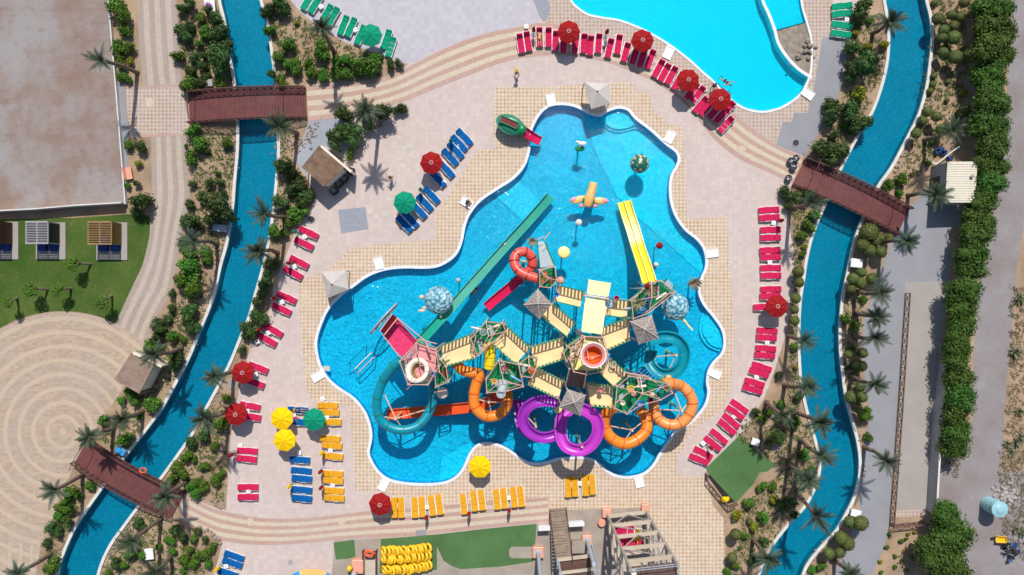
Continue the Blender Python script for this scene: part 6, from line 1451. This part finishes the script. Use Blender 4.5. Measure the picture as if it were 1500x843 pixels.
for s_, nm in ((-1, 'wing'), (1, 'wing')):
    w = MB(); w.sphere((0, 0, 0), .62, 14, 8, (1.35, .62, .28)); Rz = Matrix.Rotation(s_ * radians(-12) + radians(8), 3, 'Z'); off = Vector((s_ * 1.15 + .05, -.28 - .06 * s_, 1.35))
    w.v = [tuple(Rz @ Vector(v) + off) for v in w.v]; w.build('wing', 'peach', t, smooth=True)
    tp = MB(); tp.sphere((0, 0, 0), .36, 12, 8, (1.25, .8, .5)); tp.v = [tuple(Rz @ Vector(v) + off + Vector((s_ * .48, 0, .02))) for v in tp.v]; tp.build('wing_tip', 'rosy', t, smooth=True)
    g = MB(); g.sphere((s_ * .52, -.3, 1.35), .3, 12, 8, (.55, 1.2, .9)); g.build('collar', 'deck_green', t, smooth=True)
    sm = MB(); sm.sphere((s_ * .75, -.85, 1.15), .3, 10, 8, (1, .8, .5)); sm.build('lower_wing', 'rosy', t, smooth=True)
MB().tube([(0, -.2, FL), (0, -.2, 1.1)], .14, 10).build('post', 'pipe_cream', t)
def sprinkler(x, y, h, r, mat, label, stem='pipe_gray', flat=.5):
    t = toy('mushroom_fountain', label, 'fountain', x, y, h)
    MB().lathe([(.06, -.05), (r, -.02), (r * 1.02, .05), (r * .75, r * flat), (.0, r * flat * 1.3)], (0, 0, h), 20).build('cap', mat, t, smooth=True)
    MB().tube([(0, 0, FL), (0, 0, h)], .07, 8).build('stem', stem, t)
sprinkler(826, 370, 2.2, .64, 'pale_yellow', 'cream disc fountain beside the coral spiral slide', flat=.2)
sprinkler(966, 360, 2.0, .36, 'canopy_red', 'red round fountain head right of the yellow slide', flat=.9)
sprinkler(961, 388, 1.8, .26, 'bowl_white', 'small white fountain head beside the foot of the yellow slide', flat=.9)
sprinkler(671, 411, 1.6, .26, 'pipe_gray', 'small lilac gray fountain head left of the long green slide', flat=.9)
sprinkler(848, 326, 2.0, .33, 'bowl_white', 'white fountain head below the dragonfly toy', flat=.5)
sprinkler(821, 411, 3.0, .40, 'salmon', 'salmon fountain bowl above the upper walkway', flat=.6)
sprinkler(817, 600, 4.6, .42, 'pale_yellow', 'yellow cup fountain between the purple spirals', flat=.3)
sprinkler(857, 611, 5.0, .36, 'sky_blue', 'blue cup fountain beside the lower gray roof', flat=.3)
sprinkler(979, 554, 4.8, .33, 'peach', 'peach round fountain head at the start of the right orange slide', flat=.9)
sprinkler(648, 576, 3.6, .60, 'bowl_white', 'white dish fountain at the lower left of the play structure', flat=.25)
t = toy('mushroom_fountain', 'green tree shaped fountain with white leaf top in the upper pool', 'fountain', 849, 216, 1.4)
mb = MB(); mb.sphere((0, -.15, 1.5), .42, 12, 8, (1.3, .8, .4)); mb.build('leaf', 'deck_green', t, smooth=True)
mb = MB(); mb.sphere((.25, .3, 2.0), .32, 12, 6, (1.4, .7, .3)); mb.sphere((-.25, .5, 1.9), .2, 10, 6, (1.2, .6, .3)); mb.build('white_leaf', 'bowl_white', t, smooth=True)
MB().tube([(0, 0, FL), (0, 0, 1.9)], .08, 8).build('stem', 'pipe_gray', t)
# the big hoop standing edge-on beside the pink ramp
b = W(563, 467, 2.0) * Vector((1, 1, 0)); t = thing('standing_hoop', 'thin gray spray hoop standing edge on at the tip of the pink ramp', 'spray hoop', b, atan2(47, 41))
mb = MB(); mb.tube([Vector((2.1 * cos(q * pi / 20), 0, 2.2 + 1.55 * sin(q * pi / 20))) for q in range(40)], .10, 8, closed=True); mb.build('ring', 'panel_gray', t, smooth=True)
mb = MB()
for q in range(10): mb.tube([Vector((0, 0, 2.2)), Vector((2.1 * cos(q * pi / 5), 0, 2.2 + 1.55 * sin(q * pi / 5)))], .04, 6)
mb.build('spokes', 'panel_dark', t)
MB().tube([(0, 0, FL), (0, 0, 2.2)], .10, 8).build('post', 'pipe_gray', t); MB().tube([(0, .05, 2.2), (.1, -1.4, 3.2)], .06, 8).build('brace', 'pipe_pink', t)
# underwater-anchored spray arches at the left (three bent pipes)
for i, (dx, dy, m_) in enumerate(((0, 0, 'teal'), (10, 8, 'bowl_white'), (14, 14, 'pipe_pink'))):
    a, e = W(511 + dx, 533 + dy), W(535 + dx, 509 + dy); t = thing('spray_arch', ('dark teal', 'white', 'pinkish')[i] + ' low spray arch left of the play structure', 'spray arch', a)
    d = e - a; MB().tube([(0, 0, FL), (0, 0, .7), (.1, .1, .9), d + Vector((-.1, -.1, .9)), d + Vector((0, 0, .7)), d + Vector((0, 0, FL))], .055, 8).build('pipe', m_, t)
    MB().tube([d * .35 + Vector((0, 0, .9)), d * .35 + Vector((.35, .3, .85))], .045, 8).build('nozzle', m_, t)
# red and green boat slide on the deck
b = W(752, 189); t = thing('boat_slide', 'green toy boat with a magenta slide running into the pool', 'toy boat slide', b, radians(-24))
def boat(mb, sc_, z0, z1, x0=-2.0, x1=1.5, w=1.05):
    n = 18; up_ = []; lo = []
    for k in range(n):
        a = 2 * pi * k / n; cx = (x0 + x1) / 2 + (x1 - x0) / 2 * cos(a) * sc_; cy = w * sin(a) * sc_ * (1 - .25 * max(0, cos(a)))
        up_.append((cx, cy, z1)); lo.append((cx * .85, cy * .75, z0))
    mb.add(lo + up_, [(i, (i + 1) % n, (i + 1) % n + n, i + n) for i in range(n)] + [tuple(range(n, 2 * n))])
mb = MB(); boat(mb, 1, 0, 1.5); mb.sphere((-.2, 0, 1.45), 1.0, 18, 8, (1.6, .95, .35)); mb.build('hull', 'boat_green', t, smooth=False)
mb = MB(); mb.box((-.55, .1, 1.86), (1.9, .55, .10)); mb.build('red_trough', 'dark_red', t)
mb = MB()
for s_ in (-1, 1): mb.box((-.55, .1 + s_ * .33, 1.92), (2.1, .09, .2))
mb.box((.45, .1, 1.92), (.09, .7, .2)); mb.build('trough_rim', 'deck_green', t)
mb = MB(); mb.sphere((.95, .0, 1.55), .5, 14, 8, (1, 1.2, .7)); mb.build('cabin', 'deck_green', t, smooth=True)
mb = MB(); mb.sweep([Vector((1.2, .0, 1.5)), Vector((1.9, -.05, 1.05)), Vector((2.7, -.1, .55)), Vector((3.3, -.1, .4))], flatprof(.48, .25)); mb.build('slide', 'magenta', t)
s_ = MB(); s_.tube([(1.9, 0, 0), (1.9, 0, .85)], .07, 8); s_.tube([(2.8, 0, 0), (2.8, 0, .3)], .07, 8); s_.build('slide_leg', 'steel', t)
# ================================================================ RIDE TOWERS AT THE BOTTOM EDGE
def footing(x, y, s_, label, col_to=None, h=12):
    b = W(x, y); t = thing('footing_column' if col_to else 'concrete_footing', label, 'column' if col_to else 'footing', b)
    MB().rbox((0, 0, .35), (s_, s_, .7), .06).build('footing', 'salmon', t)
    if col_to:
        MB().lathe([(.35, .70), (.35, .78), (.22, .80)], (0, 0, 0), 14).build('base_plate', 'pipe_gray', t)
        MB().tube([(0, 0, .7), (0, 0, h)], .21, 14).build('column', 'pipe_gray', t)
footing(788, 807, 1.2, 'pale gray column on a salmon footing right of the green mat', True)
footing(859, 789, 1.05, 'gray column on a salmon footing beside the brown stairs', True, 8)
footing(888, 750, .95, 'salmon footing at the left foot of the steel tower', None); footing(944, 742, .8, 'salmon footing at the right foot of the steel tower', None)
o = MB().lathe([(0, .55), (.35, .55), (.45, .4), (.45, 0)], (0, 0, 0), 18).build('concrete_footing', 'salmon'); o.location = W(881, 765); tag(o, 'round salmon footing left of the steel tower', 'footing')
t = thing('footing_column', 'salmon footing with yellow and white pipe at the bottom left of the green mat', 'column', W(521, 828))
MB().rbox((.35, .1, .45), (1.25, 1.5, .9), .08).build('footing', 'salmon', t); MB().tube([(-.55, -.4, 0), (-.5, -.1, 1.2), (-.3, .3, 1.4)], .26, 12).build('yellow_pipe', 'ring_yellow', t, smooth=True); MB().tube([(.3, -.6, .9), (.1, -.3, 2.2)], .2, 12).build('white_pipe', 'pipe_gray', t, smooth=True)
# brown stair rising to a slatted landing
b = W(817, 745); t = thing('stair_tower', 'brown wooden staircase rising to a slatted landing at the bottom edge', 'staircase', b)
n = 18; A = W(817, 744.5), W(826, 818, 3.6); mb = MB(); d = A[1] - A[0]
side = Vector((d.y, -d.x, 0)).normalized()
w2 = 1.62 / 2
for k in range(n):
    p = A[0].lerp(A[1], (k + .5) / n) - b; z = 3.6 * (k + 1) / n
    M3 = Matrix((side, Vector((-side.y, side.x, 0)), Vector((0, 0, 1)))).transposed(); mb.box((p.x, p.y, z - .03), (w2 * 2, abs(d.y) / n * 1.04, .06), M3)
mb.build('treads', 'stair_wood', t)
for s_ in (-1, 1):
    r = MB(); a0 = A[0] - b + side * s_ * (w2 + .08); a1 = A[1] - b + side * s_ * (w2 + .08); up = Vector((0, 0, 1))
    r.bar(a0 + up * .1, a1 + up * .0, .07, .3); r.bar(a0 + up * 1.0, a1 + up * 1.0, .06); r.bar(a0 + up * .6, a1 + up * .6, .04)
    for k in range(7): p = a0.lerp(a1, k / 6); r.bar(p, p + up * 1.0, .05)
    r.build('stringer_rail', 'maroon_dark', t)
def deckpanel(q, h, mat='plank_brown'):
    P = [p - b for p in WL(q, h)]; m_ = MB(); N = 14
    for k in range(N):
        a0, a1 = P[0].lerp(P[3], (k + .08) / N), P[0].lerp(P[3], (k + .92) / N); c0, c1 = P[1].lerp(P[2], (k + .08) / N), P[1].lerp(P[2], (k + .92) / N); quadslab(m_, [a0, c0, c1, a1], .06)
    m_.build('landing', mat, t)
deckpanel([(817,822),(866,817),(868,832),(819,838)], 3.6); deckpanel([(819,842),(870,836),(876,880),(824,888)], 4.4)
m_ = MB(); Q = WL([(816,820.5),(865,814.5)], 3.75); m_.bar(Q[0] - b, Q[1] - b, .34, .22); Q = WL([(818,840),(869,834)], 4.5); m_.bar(Q[0] - b, Q[1] - b, .30, .22); m_.build('cross_beam', 'truss_beam', t)
m_ = MB()
for (x, y) in ((815,804),(867,800),(820,842),(872,838)):
    p = W(x, y) - b; m_.tube([p, p + Vector((0, 0, 7.5))], .10, 8)
m_.build('column', 'pipe_gray', t)
r = MB()
for (x0, y0, x1, y1, h) in ((816,820,819,850,4.8),(866,815,872,850,4.8)): r.bar(W(x0, y0, h) - b, W(x1, y1, h) - b, .07)
r.build('hand_rail', 'pipe_gray', t)
boxb = [(796.5, 769, 1.25, .5, 'white topped signboard left of the brown stairs'), (843, 763, 1.7, .5, 'white topped signboard right of the brown stairs')]
for x, y, w, dp, lab in boxb:
    t2 = thing('signboard', lab, 'signboard', W(x, y), .06, 'white topped signboards by the stairs')
    MB().box((0, 0, 1.32), (w, dp, .06), Matrix.Rotation(.12, 3, 'X')).build('top', 'white_plastic', t2); MB().box((0, 0, .70), (w * .94, .10, 1.2)).build('panel', 'white_plastic', t2)
    for s_ in (-1, 1): MB().box((s_ * w * .42, 0, .62), (.07, .07, 1.24)).build('post', 'panel_gray', t2)
t2 = thing('concrete_plinth', 'beige concrete plinth with dark front between the stairs and gray column', 'plinth', W(847, 798), .03); MB().rbox((0, 0, .5), (1.5, 1.3, 1.0), .04).build('block', 'concrete', t2); MB().box((0, -.67, .45), (1.4, .05, .8)).build('dark_front', 'black_panel', t2)
# tall steel tower seen from above
b = W(917, 770); t = thing('steel_tower', 'tall gray steel slide tower with open braced levels at the bottom edge', 'steel tower', b)
HT = 16.5; C4 = [W(889, 752) - b, W(944, 746) - b, W(951, 802) - b, W(896, 808) - b]; lv = [1.2, 4.6, 8.2, 11.8, 15.2]; up = Vector((0, 0, 1)); lg = MB()
for c in C4: lg.tube([c, c + up * (HT + 1.0)], .15, 8)
lg.build('legs', 'truss', t)
br = MB()
for i, z in enumerate(lv):
    bm = MB()
    for k in range(4): bm.bar(C4[k] + up * z, C4[(k + 1) % 4] + up * z, .34 if k == 0 else .26, .26)
    bm.build('beams', 'truss_beam', t)
    if i < 4:
        z2 = lv[i + 1]
        for k in (0, 1, 3):
            a, c = C4[k], C4[(k + 1) % 4]; m_ = (a + c) / 2
            if i % 2 == 0: br.tube([a + up * z2, m_ + up * (z + .1)], .07, 6); br.tube([c + up * z2, m_ + up * (z + .1)], .07, 6)
            else: br.tube([a + up * (z + .1), c + up * z2], .07, 6)
br.build('braces', 'truss', t)
pl = MB(); N = 22
for k in range(N):
    u0, u1 = (k + .1) / N, (k + .9) / N; quadslab(pl, [C4[0].lerp(C4[3], u0) + up * (HT + .05), C4[1].lerp(C4[2], u0) + up * (HT + .05), C4[1].lerp(C4[2], u1) + up * (HT + .05), C4[0].lerp(C4[3], u1) + up * (HT + .05)], .08)
pl.build('platform', 'plank_brown', t)
rl = MB()
for k in range(4):
    a, c = C4[k], C4[(k + 1) % 4]
    for z in (.6, 1.1): rl.bar(a + up * (HT + z), c + up * (HT + z), .06)
    for q in range(9): p = a.lerp(c, q / 8); rl.bar(p + up * HT, p + up * (HT + 1.1), .04)
rl.build('hand_rail', 'panel_gray', t)
cp = MB(); cp.rbox(C4[0] + up * (HT + .6) + Vector((.25, -.3, 0)), (.5, .5, .5), .1); cp.build('white_box', 'bowl_white', t)
# stored things inside the tower
lounger(934, 789, 5, 'yellow', False, 'only mustard yellow sun lounger stored inside the steel tower', 'mustard loungers stored in the tower')
# blue and cream funnel slide cut off by the bottom edge
b = W(460, 881); t = thing('funnel_slide', 'big blue and cream funnel slide cut off by the bottom edge', 'water slide', b); R0 = 3.55; N = 40
for nm, mt, off in (('blue_panel', 'sky_blue', 0), ('cream_panel', 'peach', 1)):
    for sct in range(4):
        a0 = radians(20 + 45 * (2 * sct + off)); mb = MB(); n = 9; prof = [(R0 + .32, 1.0), (R0 + .36, 1.12), (R0 - .25, 1.2), (R0 - .34, 1.05), (R0 - .9, .55), (R0 - 1.7, .25)]
        vs = [(r_ * cos(a0 + radians(45) * k / n), r_ * sin(a0 + radians(45) * k / n), z_) for r_, z_ in prof for k in range(n + 1)]
        mb.add(vs, [(j * (n + 1) + k, j * (n + 1) + k + 1, (j + 1) * (n + 1) + k + 1, (j + 1) * (n + 1) + k) for j in range(len(prof) - 1) for k in range(n)]); mb.build(nm, mt, t)
s_ = MB()
for k in range(8): a = k * pi / 4; s_.tube([(R0 * cos(a), R0 * sin(a), 0), (R0 * cos(a), R0 * sin(a), 1.0)], .12, 8)
s_.build('support_column', 'pipe_gray', t); MB().lathe([(0, .2), (1.9, .22)], (0, 0, 0), 30).build('funnel_floor', 'deep_blue', t)
# yellow swim rings standing in three rows on the green mat
rme = None; k = 0
tor = MB(); vs = []; n1, n2 = 18, 8
for i in range(n1):
    for j in range(n2):
        a, c = 2 * pi * i / n1, 2 * pi * j / n2; r_ = .42 + .155 * cos(c); vs.append((.155 * sin(c), r_ * cos(a), r_ * sin(a) + .57))
tor.add(vs, [(i * n2 + j, i * n2 + (j + 1) % n2, ((i + 1) % n1) * n2 + (j + 1) % n2, ((i + 1) % n1) * n2 + j) for i in range(n1) for j in range(n2)])
me = lmesh(tor, 'swim_ring', 'ring_yellow'); me.polygons.foreach_set('use_smooth', [True] * len(me.polygons))
for ri, (x0, y0, x1, y1, n, nm) in enumerate(((557.5,808,621.5,803,14,'top'),(557.5,819,622,814,14,'middle'),(559,837,622,829,14,'bottom'))):
    for i in range(n):
        u = i / (n - 1); p = W(x0 + (x1 - x0) * u, y0 + (y1 - y0) * u + 2.4 * sin(u * pi * 1.0), .5)
        o = bpy.data.objects.new('swim_ring', me); COL.objects.link(o); o.location = (p.x, p.y, .03); o.rotation_euler = (0, random.uniform(.55, .85), random.uniform(-.15, .35))
        tag(o, f"{ordn(i)} yellow swim ring from the left in the {nm} row on the green mat", 'swim ring', 'yellow swim rings on the green mat')
t = thing('ring_rack', 'brown framed rack with a cream board left of the yellow swim rings', 'rack', W(543, 824)); R_ = MB()
for sx in (-1, 1):
    R_.box((sx * .72, 0, .8), (.12, 3.0, .12))
    for sy in (-1, 1): R_.box((sx * .72, sy * 1.4, .4), (.12, .12, .8))
for sy in (-1, 1): R_.box((0, sy * 1.42, .8), (1.5, .14, .12))
R_.build('frame', 'maroon_dark', t); MB().box((.12, -.45, .83), (1.05, 2.0, .06)).build('board', 'truss_beam', t)
tr = MB(); tr.tube([Vector((.36 * cos(q * pi / 8) * 1.3, 1.3 + .26 * sin(q * pi / 8), .98)) for q in range(16)], .14, 8, closed=True); tr.build('orange_ring', 'tangerine', t, smooth=True)

# ================================================================ PEOPLE
def skinned(joints, edges, name, mat, parent, root='pelvis', sub=2):
    ks = list(joints); me = bpy.data.meshes.new(name); me.from_pydata([joints[k][0] for k in ks], [(ks.index(a), ks.index(b2)) for a, b2 in edges], [])
    o = bpy.data.objects.new(name, me); COL.objects.link(o)
    md = o.modifiers.new('s', 'SKIN'); md.use_smooth_shade = True
    for i, k in enumerate(ks):
        sv = me.skin_vertices[0].data[i]; r = joints[k][1]; sv.radius = (r, r) if isinstance(r, (int, float)) else r; sv.use_root = (k == root)
    o.modifiers.new('u', 'SUBSURF').levels = sub
    dg = bpy.context.evaluated_depsgraph_get(); ev = o.evaluated_get(dg); nm = bpy.data.meshes.new_from_object(ev)
    COL.objects.unlink(o); bpy.data.objects.remove(o)
    nm.materials.clear(); nm.materials.append(MATS[mat]); nm.name = name
    q = bpy.data.objects.new(name, nm); COL.objects.link(q); q.parent = parent; return q
def person(label, loc, rotz, pose, top, bottom, hat=None, tilt=None, grp=None):
    t = thing('person', label, 'person', loc, rotz, grp); V = Vector
    J = {'pelvis': (V((0, 0, .95)), (.15, .11)), 'waist': (V((0, 0, 1.12)), (.13, .10)), 'chest': (V((0, .0, 1.34)), (.16, .11)), 'neck': (V((0, .01, 1.50)), .055), 'head': (V((0, .03, 1.60)), .085), 'crown': (V((0, .02, 1.70)), .075), 'nose': (V((0, .115, 1.61)), .02)}
    E = [('pelvis', 'waist'), ('waist', 'chest'), ('chest', 'neck'), ('neck', 'head'), ('head', 'crown'), ('head', 'nose')]
    P = dict(walk=dict(lk=(.10, .16, .52), lf=(.10, .10, .08), rk=(-.10, -.02, .50), rf=(-.10, -.28, .12), le=(.34, -.04, 1.18), lh=(.46, .10, 1.02), re=(-.32, .12, 1.22), rh=(-.30, .32, 1.36)),
             sit=dict(lk=(.12, .45, .93), lf=(.12, .50, .48), rk=(-.12, .45, .93), rf=(-.12, .52, .48), le=(.27, -.05, 1.12), lh=(.22, .22, .98), re=(-.27, -.05, 1.12), rh=(-.22, .22, .98)),
             lie=dict(lk=(.11, .03, .50), lf=(.13, .0, .08), rk=(-.11, .08, .50), rf=(-.12, .0, .08), le=(.30, .0, 1.12), lh=(.30, .05, .88), re=(-.34, .05, 1.45), rh=(-.16, .02, 1.66)),
             swim=dict(lk=(.12, -.05, .52), lf=(.22, -.08, .12), rk=(-.12, .05, .52), rf=(-.20, -.05, .10), le=(.40, .05, 1.50), lh=(.46, .08, 1.76), re=(-.38, .02, 1.22), rh=(-.44, .1, 1.0)))[pose]
    for s_, c in ((1, 'l'), (-1, 'r')):
        J[c + 'sh'] = (V((s_ * .185, 0, 1.40)), .065); J[c + 'el'] = (V(P[c + 'e']), .045); J[c + 'wr'] = (V(P[c + 'h']), .03)
        d = (V(P[c + 'h']) - V(P[c + 'e'])).normalized(); sd = d.cross(V((0, 0, 1)) if abs(d.z) < .8 else V((0, 1, 0))).normalized(); nn = sd.cross(d)
        pm = V(P[c + 'h']) + d * .06; J[c + 'palm'] = (pm, (.038, .018)); E += [('chest', c + 'sh'), (c + 'sh', c + 'el'), (c + 'el', c + 'wr'), (c + 'wr', c + 'palm')]
        for q, ln in enumerate((.070, .080, .075, .058)):
            a = pm + sd * (q - 1.5) * .021 + d * .035; J[f'{c}f{q}a'] = (a, .009); J[f'{c}f{q}b'] = (a + d * ln * .55 + nn * .008, .009); J[f'{c}f{q}c'] = (a + d * ln + nn * .028, .007); E += [(c + 'palm', f'{c}f{q}a'), (f'{c}f{q}a', f'{c}f{q}b'), (f'{c}f{q}b', f'{c}f{q}c')]
        a = V(P[c + 'h']) + d * .03 + sd * .038 * s_; J[c + 'ta'] = (a, .011); J[c + 'tb'] = (a + d * .045 + sd * .025 * s_, .009); E += [(c + 'wr', c + 'ta'), (c + 'ta', c + 'tb')]
        J[c + 'hip'] = (V((s_ * .10, 0, .88)), .095); J[c + 'kn'] = (V(P[c + 'k']), .06); J[c + 'an'] = (V(P[c + 'f']), .04); J[c + 'toe'] = (V(P[c + 'f']) + V((0, .17, -.05 if pose != 'swim' else -.08)), .03); E += [('pelvis', c + 'hip'), (c + 'hip', c + 'kn'), (c + 'kn', c + 'an'), (c + 'an', c + 'toe')]
    inner = t
    parts = [skinned(J, E, 'body', 'skin', t)]
    hr = MB(); hr.sphere((0, .0, 1.68), .105, 14, 10, (.95, 1.05, .95)); hr.sphere((0, -.06, 1.60), .085, 12, 8); parts.append(hr.build('hair', 'hair', t, smooth=True))
    ey = MB()
    for s_ in (-1, 1): ey.sphere((s_ * .032, .118, 1.635), .012, 8, 6)
    parts.append(ey.build('eyes', 'hair', t))
    if top:
        K = {k: J[k] for k in ('waist', 'chest', 'lsh', 'rsh')}; K['hem'] = (V((0, 0, .98)), (.165, .125)); K['waist'] = (J['waist'][0], (.145, .115)); K['chest'] = (J['chest'][0], (.175, .125)); K['lsh'] = (J['lsh'][0] * 1.0, .08); K['rsh'] = (J['rsh'][0] * 1.0, .08)
        parts.append(skinned(K, [('hem', 'waist'), ('waist', 'chest'), ('chest', 'lsh'), ('chest', 'rsh')], 'top', top, t, 'waist', 1))
    if bottom:
        K = {'pelvis': (J['pelvis'][0], (.168, .128))}
        for c in 'lr': K[c + 'hip'] = (J[c + 'hip'][0], .115); K[c + 'mid'] = (J[c + 'hip'][0].lerp(J[c + 'kn'][0], .55), .092)
        parts.append(skinned(K, [('pelvis', 'lhip'), ('pelvis', 'rhip'), ('lhip', 'lmid'), ('rhip', 'rmid')], 'shorts', bottom, t, 'pelvis', 1))
    if hat:
        h_ = MB(); h_.lathe([(.24, 1.70), (.12, 1.72), (.11, 1.80), (0, 1.83)], (0, .02, 0), 20); parts.append(h_.build('sun_hat', hat, t))
    if tilt is not None:
        Mx = Matrix.Translation(Vector(tilt[1])) @ Matrix.Rotation(tilt[0], 4, 'X') @ Matrix.Translation(Vector((0, 0, -.95)))
        for p_ in parts: p_.data.transform(Mx)
    return t
person('person in dark swimwear and yellow hat walking alone on the pink deck', W(757, 109), 1.9, 'walk', 'cloth_dark', 'cloth_dark', 'cloth_yellow')
person('sunbather lying on a yellow towel on the fourth pink lounger of the top arc', W(790.4, 54.5, .45) * Vector((1, 1, 0)), 0, 'lie', 'cloth_yellow', 'cloth_yellow', None, (-pi / 2, (0, -.1, .57)))
person('person in dark swimwear sitting on the white foot bath at the pool rim', W(687, 298) + Vector((0, 0, .012)), -2.2, 'sit', None, 'cloth_dark', None, (0, (0, -.2, .27)))
person('swimmer with dark shorts beside the long green slide', W(697, 424), 2.4, 'swim', None, 'cloth_dark', None, (-1.45, (0, 0, -.12)))
person('dark clothed swimmer at the edge of the upper pool by the red umbrella', W(1063, 119), .9, 'swim', 'cloth_dark', 'cloth_dark', None, (1.5, (0, 0, -.08)))
person('person standing on the tiles beside the rightmost top red umbrella', W(1043, 129), 2.5, 'walk', 'cloth_dark', 'cloth_dark', None)
person('person in a red top standing on the tiles behind the left gray sunshade', W(504.5, 402), .7, 'walk', 'cloth_red', 'cloth_dark', None)
person('person in a brown top and yellow shorts standing left of the open red umbrella', W(574, 262), .3, 'walk', 'cloth_dark', 'cloth_yellow', None)
for x, y, lab in ((436, 601, 'person in blue lying on the top blue lounger beside the yellow umbrella'),):
    person(lab, W(x, y, .45) * Vector((1, 1, 0)), 1.5, 'lie', 'cloth_dark', 'cushion_blue', None, (-pi / 2, (0, -.1, .57)))

# ================================================================ LIGHT, SKY, CAMERA
EL = radians(54); sd = Vector((.075 * cos(EL), cos(EL), sin(EL))).normalized()
ld = bpy.data.lights.new('sun', 'SUN'); ld.energy = 4.2; ld.angle = radians(.53); ld.color = (1, .955, .89)
lo = bpy.data.objects.new('sun', ld); COL.objects.link(lo); lo.rotation_euler = (-sd).to_track_quat('-Z', 'Y').to_euler(); lo.location = (0, 40, 60)
w = bpy.data.worlds.new('World'); sc.world = w; w.use_nodes = True; nt = w.node_tree
bg = nt.nodes['Background']; sk = nt.nodes.new('ShaderNodeTexSky'); sk.sky_type = 'NISHITA'; sk.sun_disc = False
sk.sun_elevation = EL; sk.sun_rotation = atan2(sd.x, sd.y); sk.air_density = 1.2; sk.dust_density = 1.0
nt.links.new(sk.outputs[0], bg.inputs[0]); bg.inputs[1].default_value = .095
cd = bpy.data.cameras.new('camera'); cam = bpy.data.objects.new('camera', cd); COL.objects.link(cam); sc.camera = cam
cam.location = (0, 0, HC); cam.rotation_euler = (0, 0, 0); cd.sensor_width = 36; cd.lens = 36 * HC / (1500 / S); cd.clip_end = 3000; cd.clip_start = .5
vs_ = sc.view_settings; vs_.view_transform = 'Standard'; vs_.look = 'None'; vs_.exposure = 0.0; vs_.gamma = 1; vs_.use_curve_mapping = False
sc.render.engine = 'CYCLES'; sc.cycles.max_bounces = 8; sc.cycles.transparent_max_bounces = 12
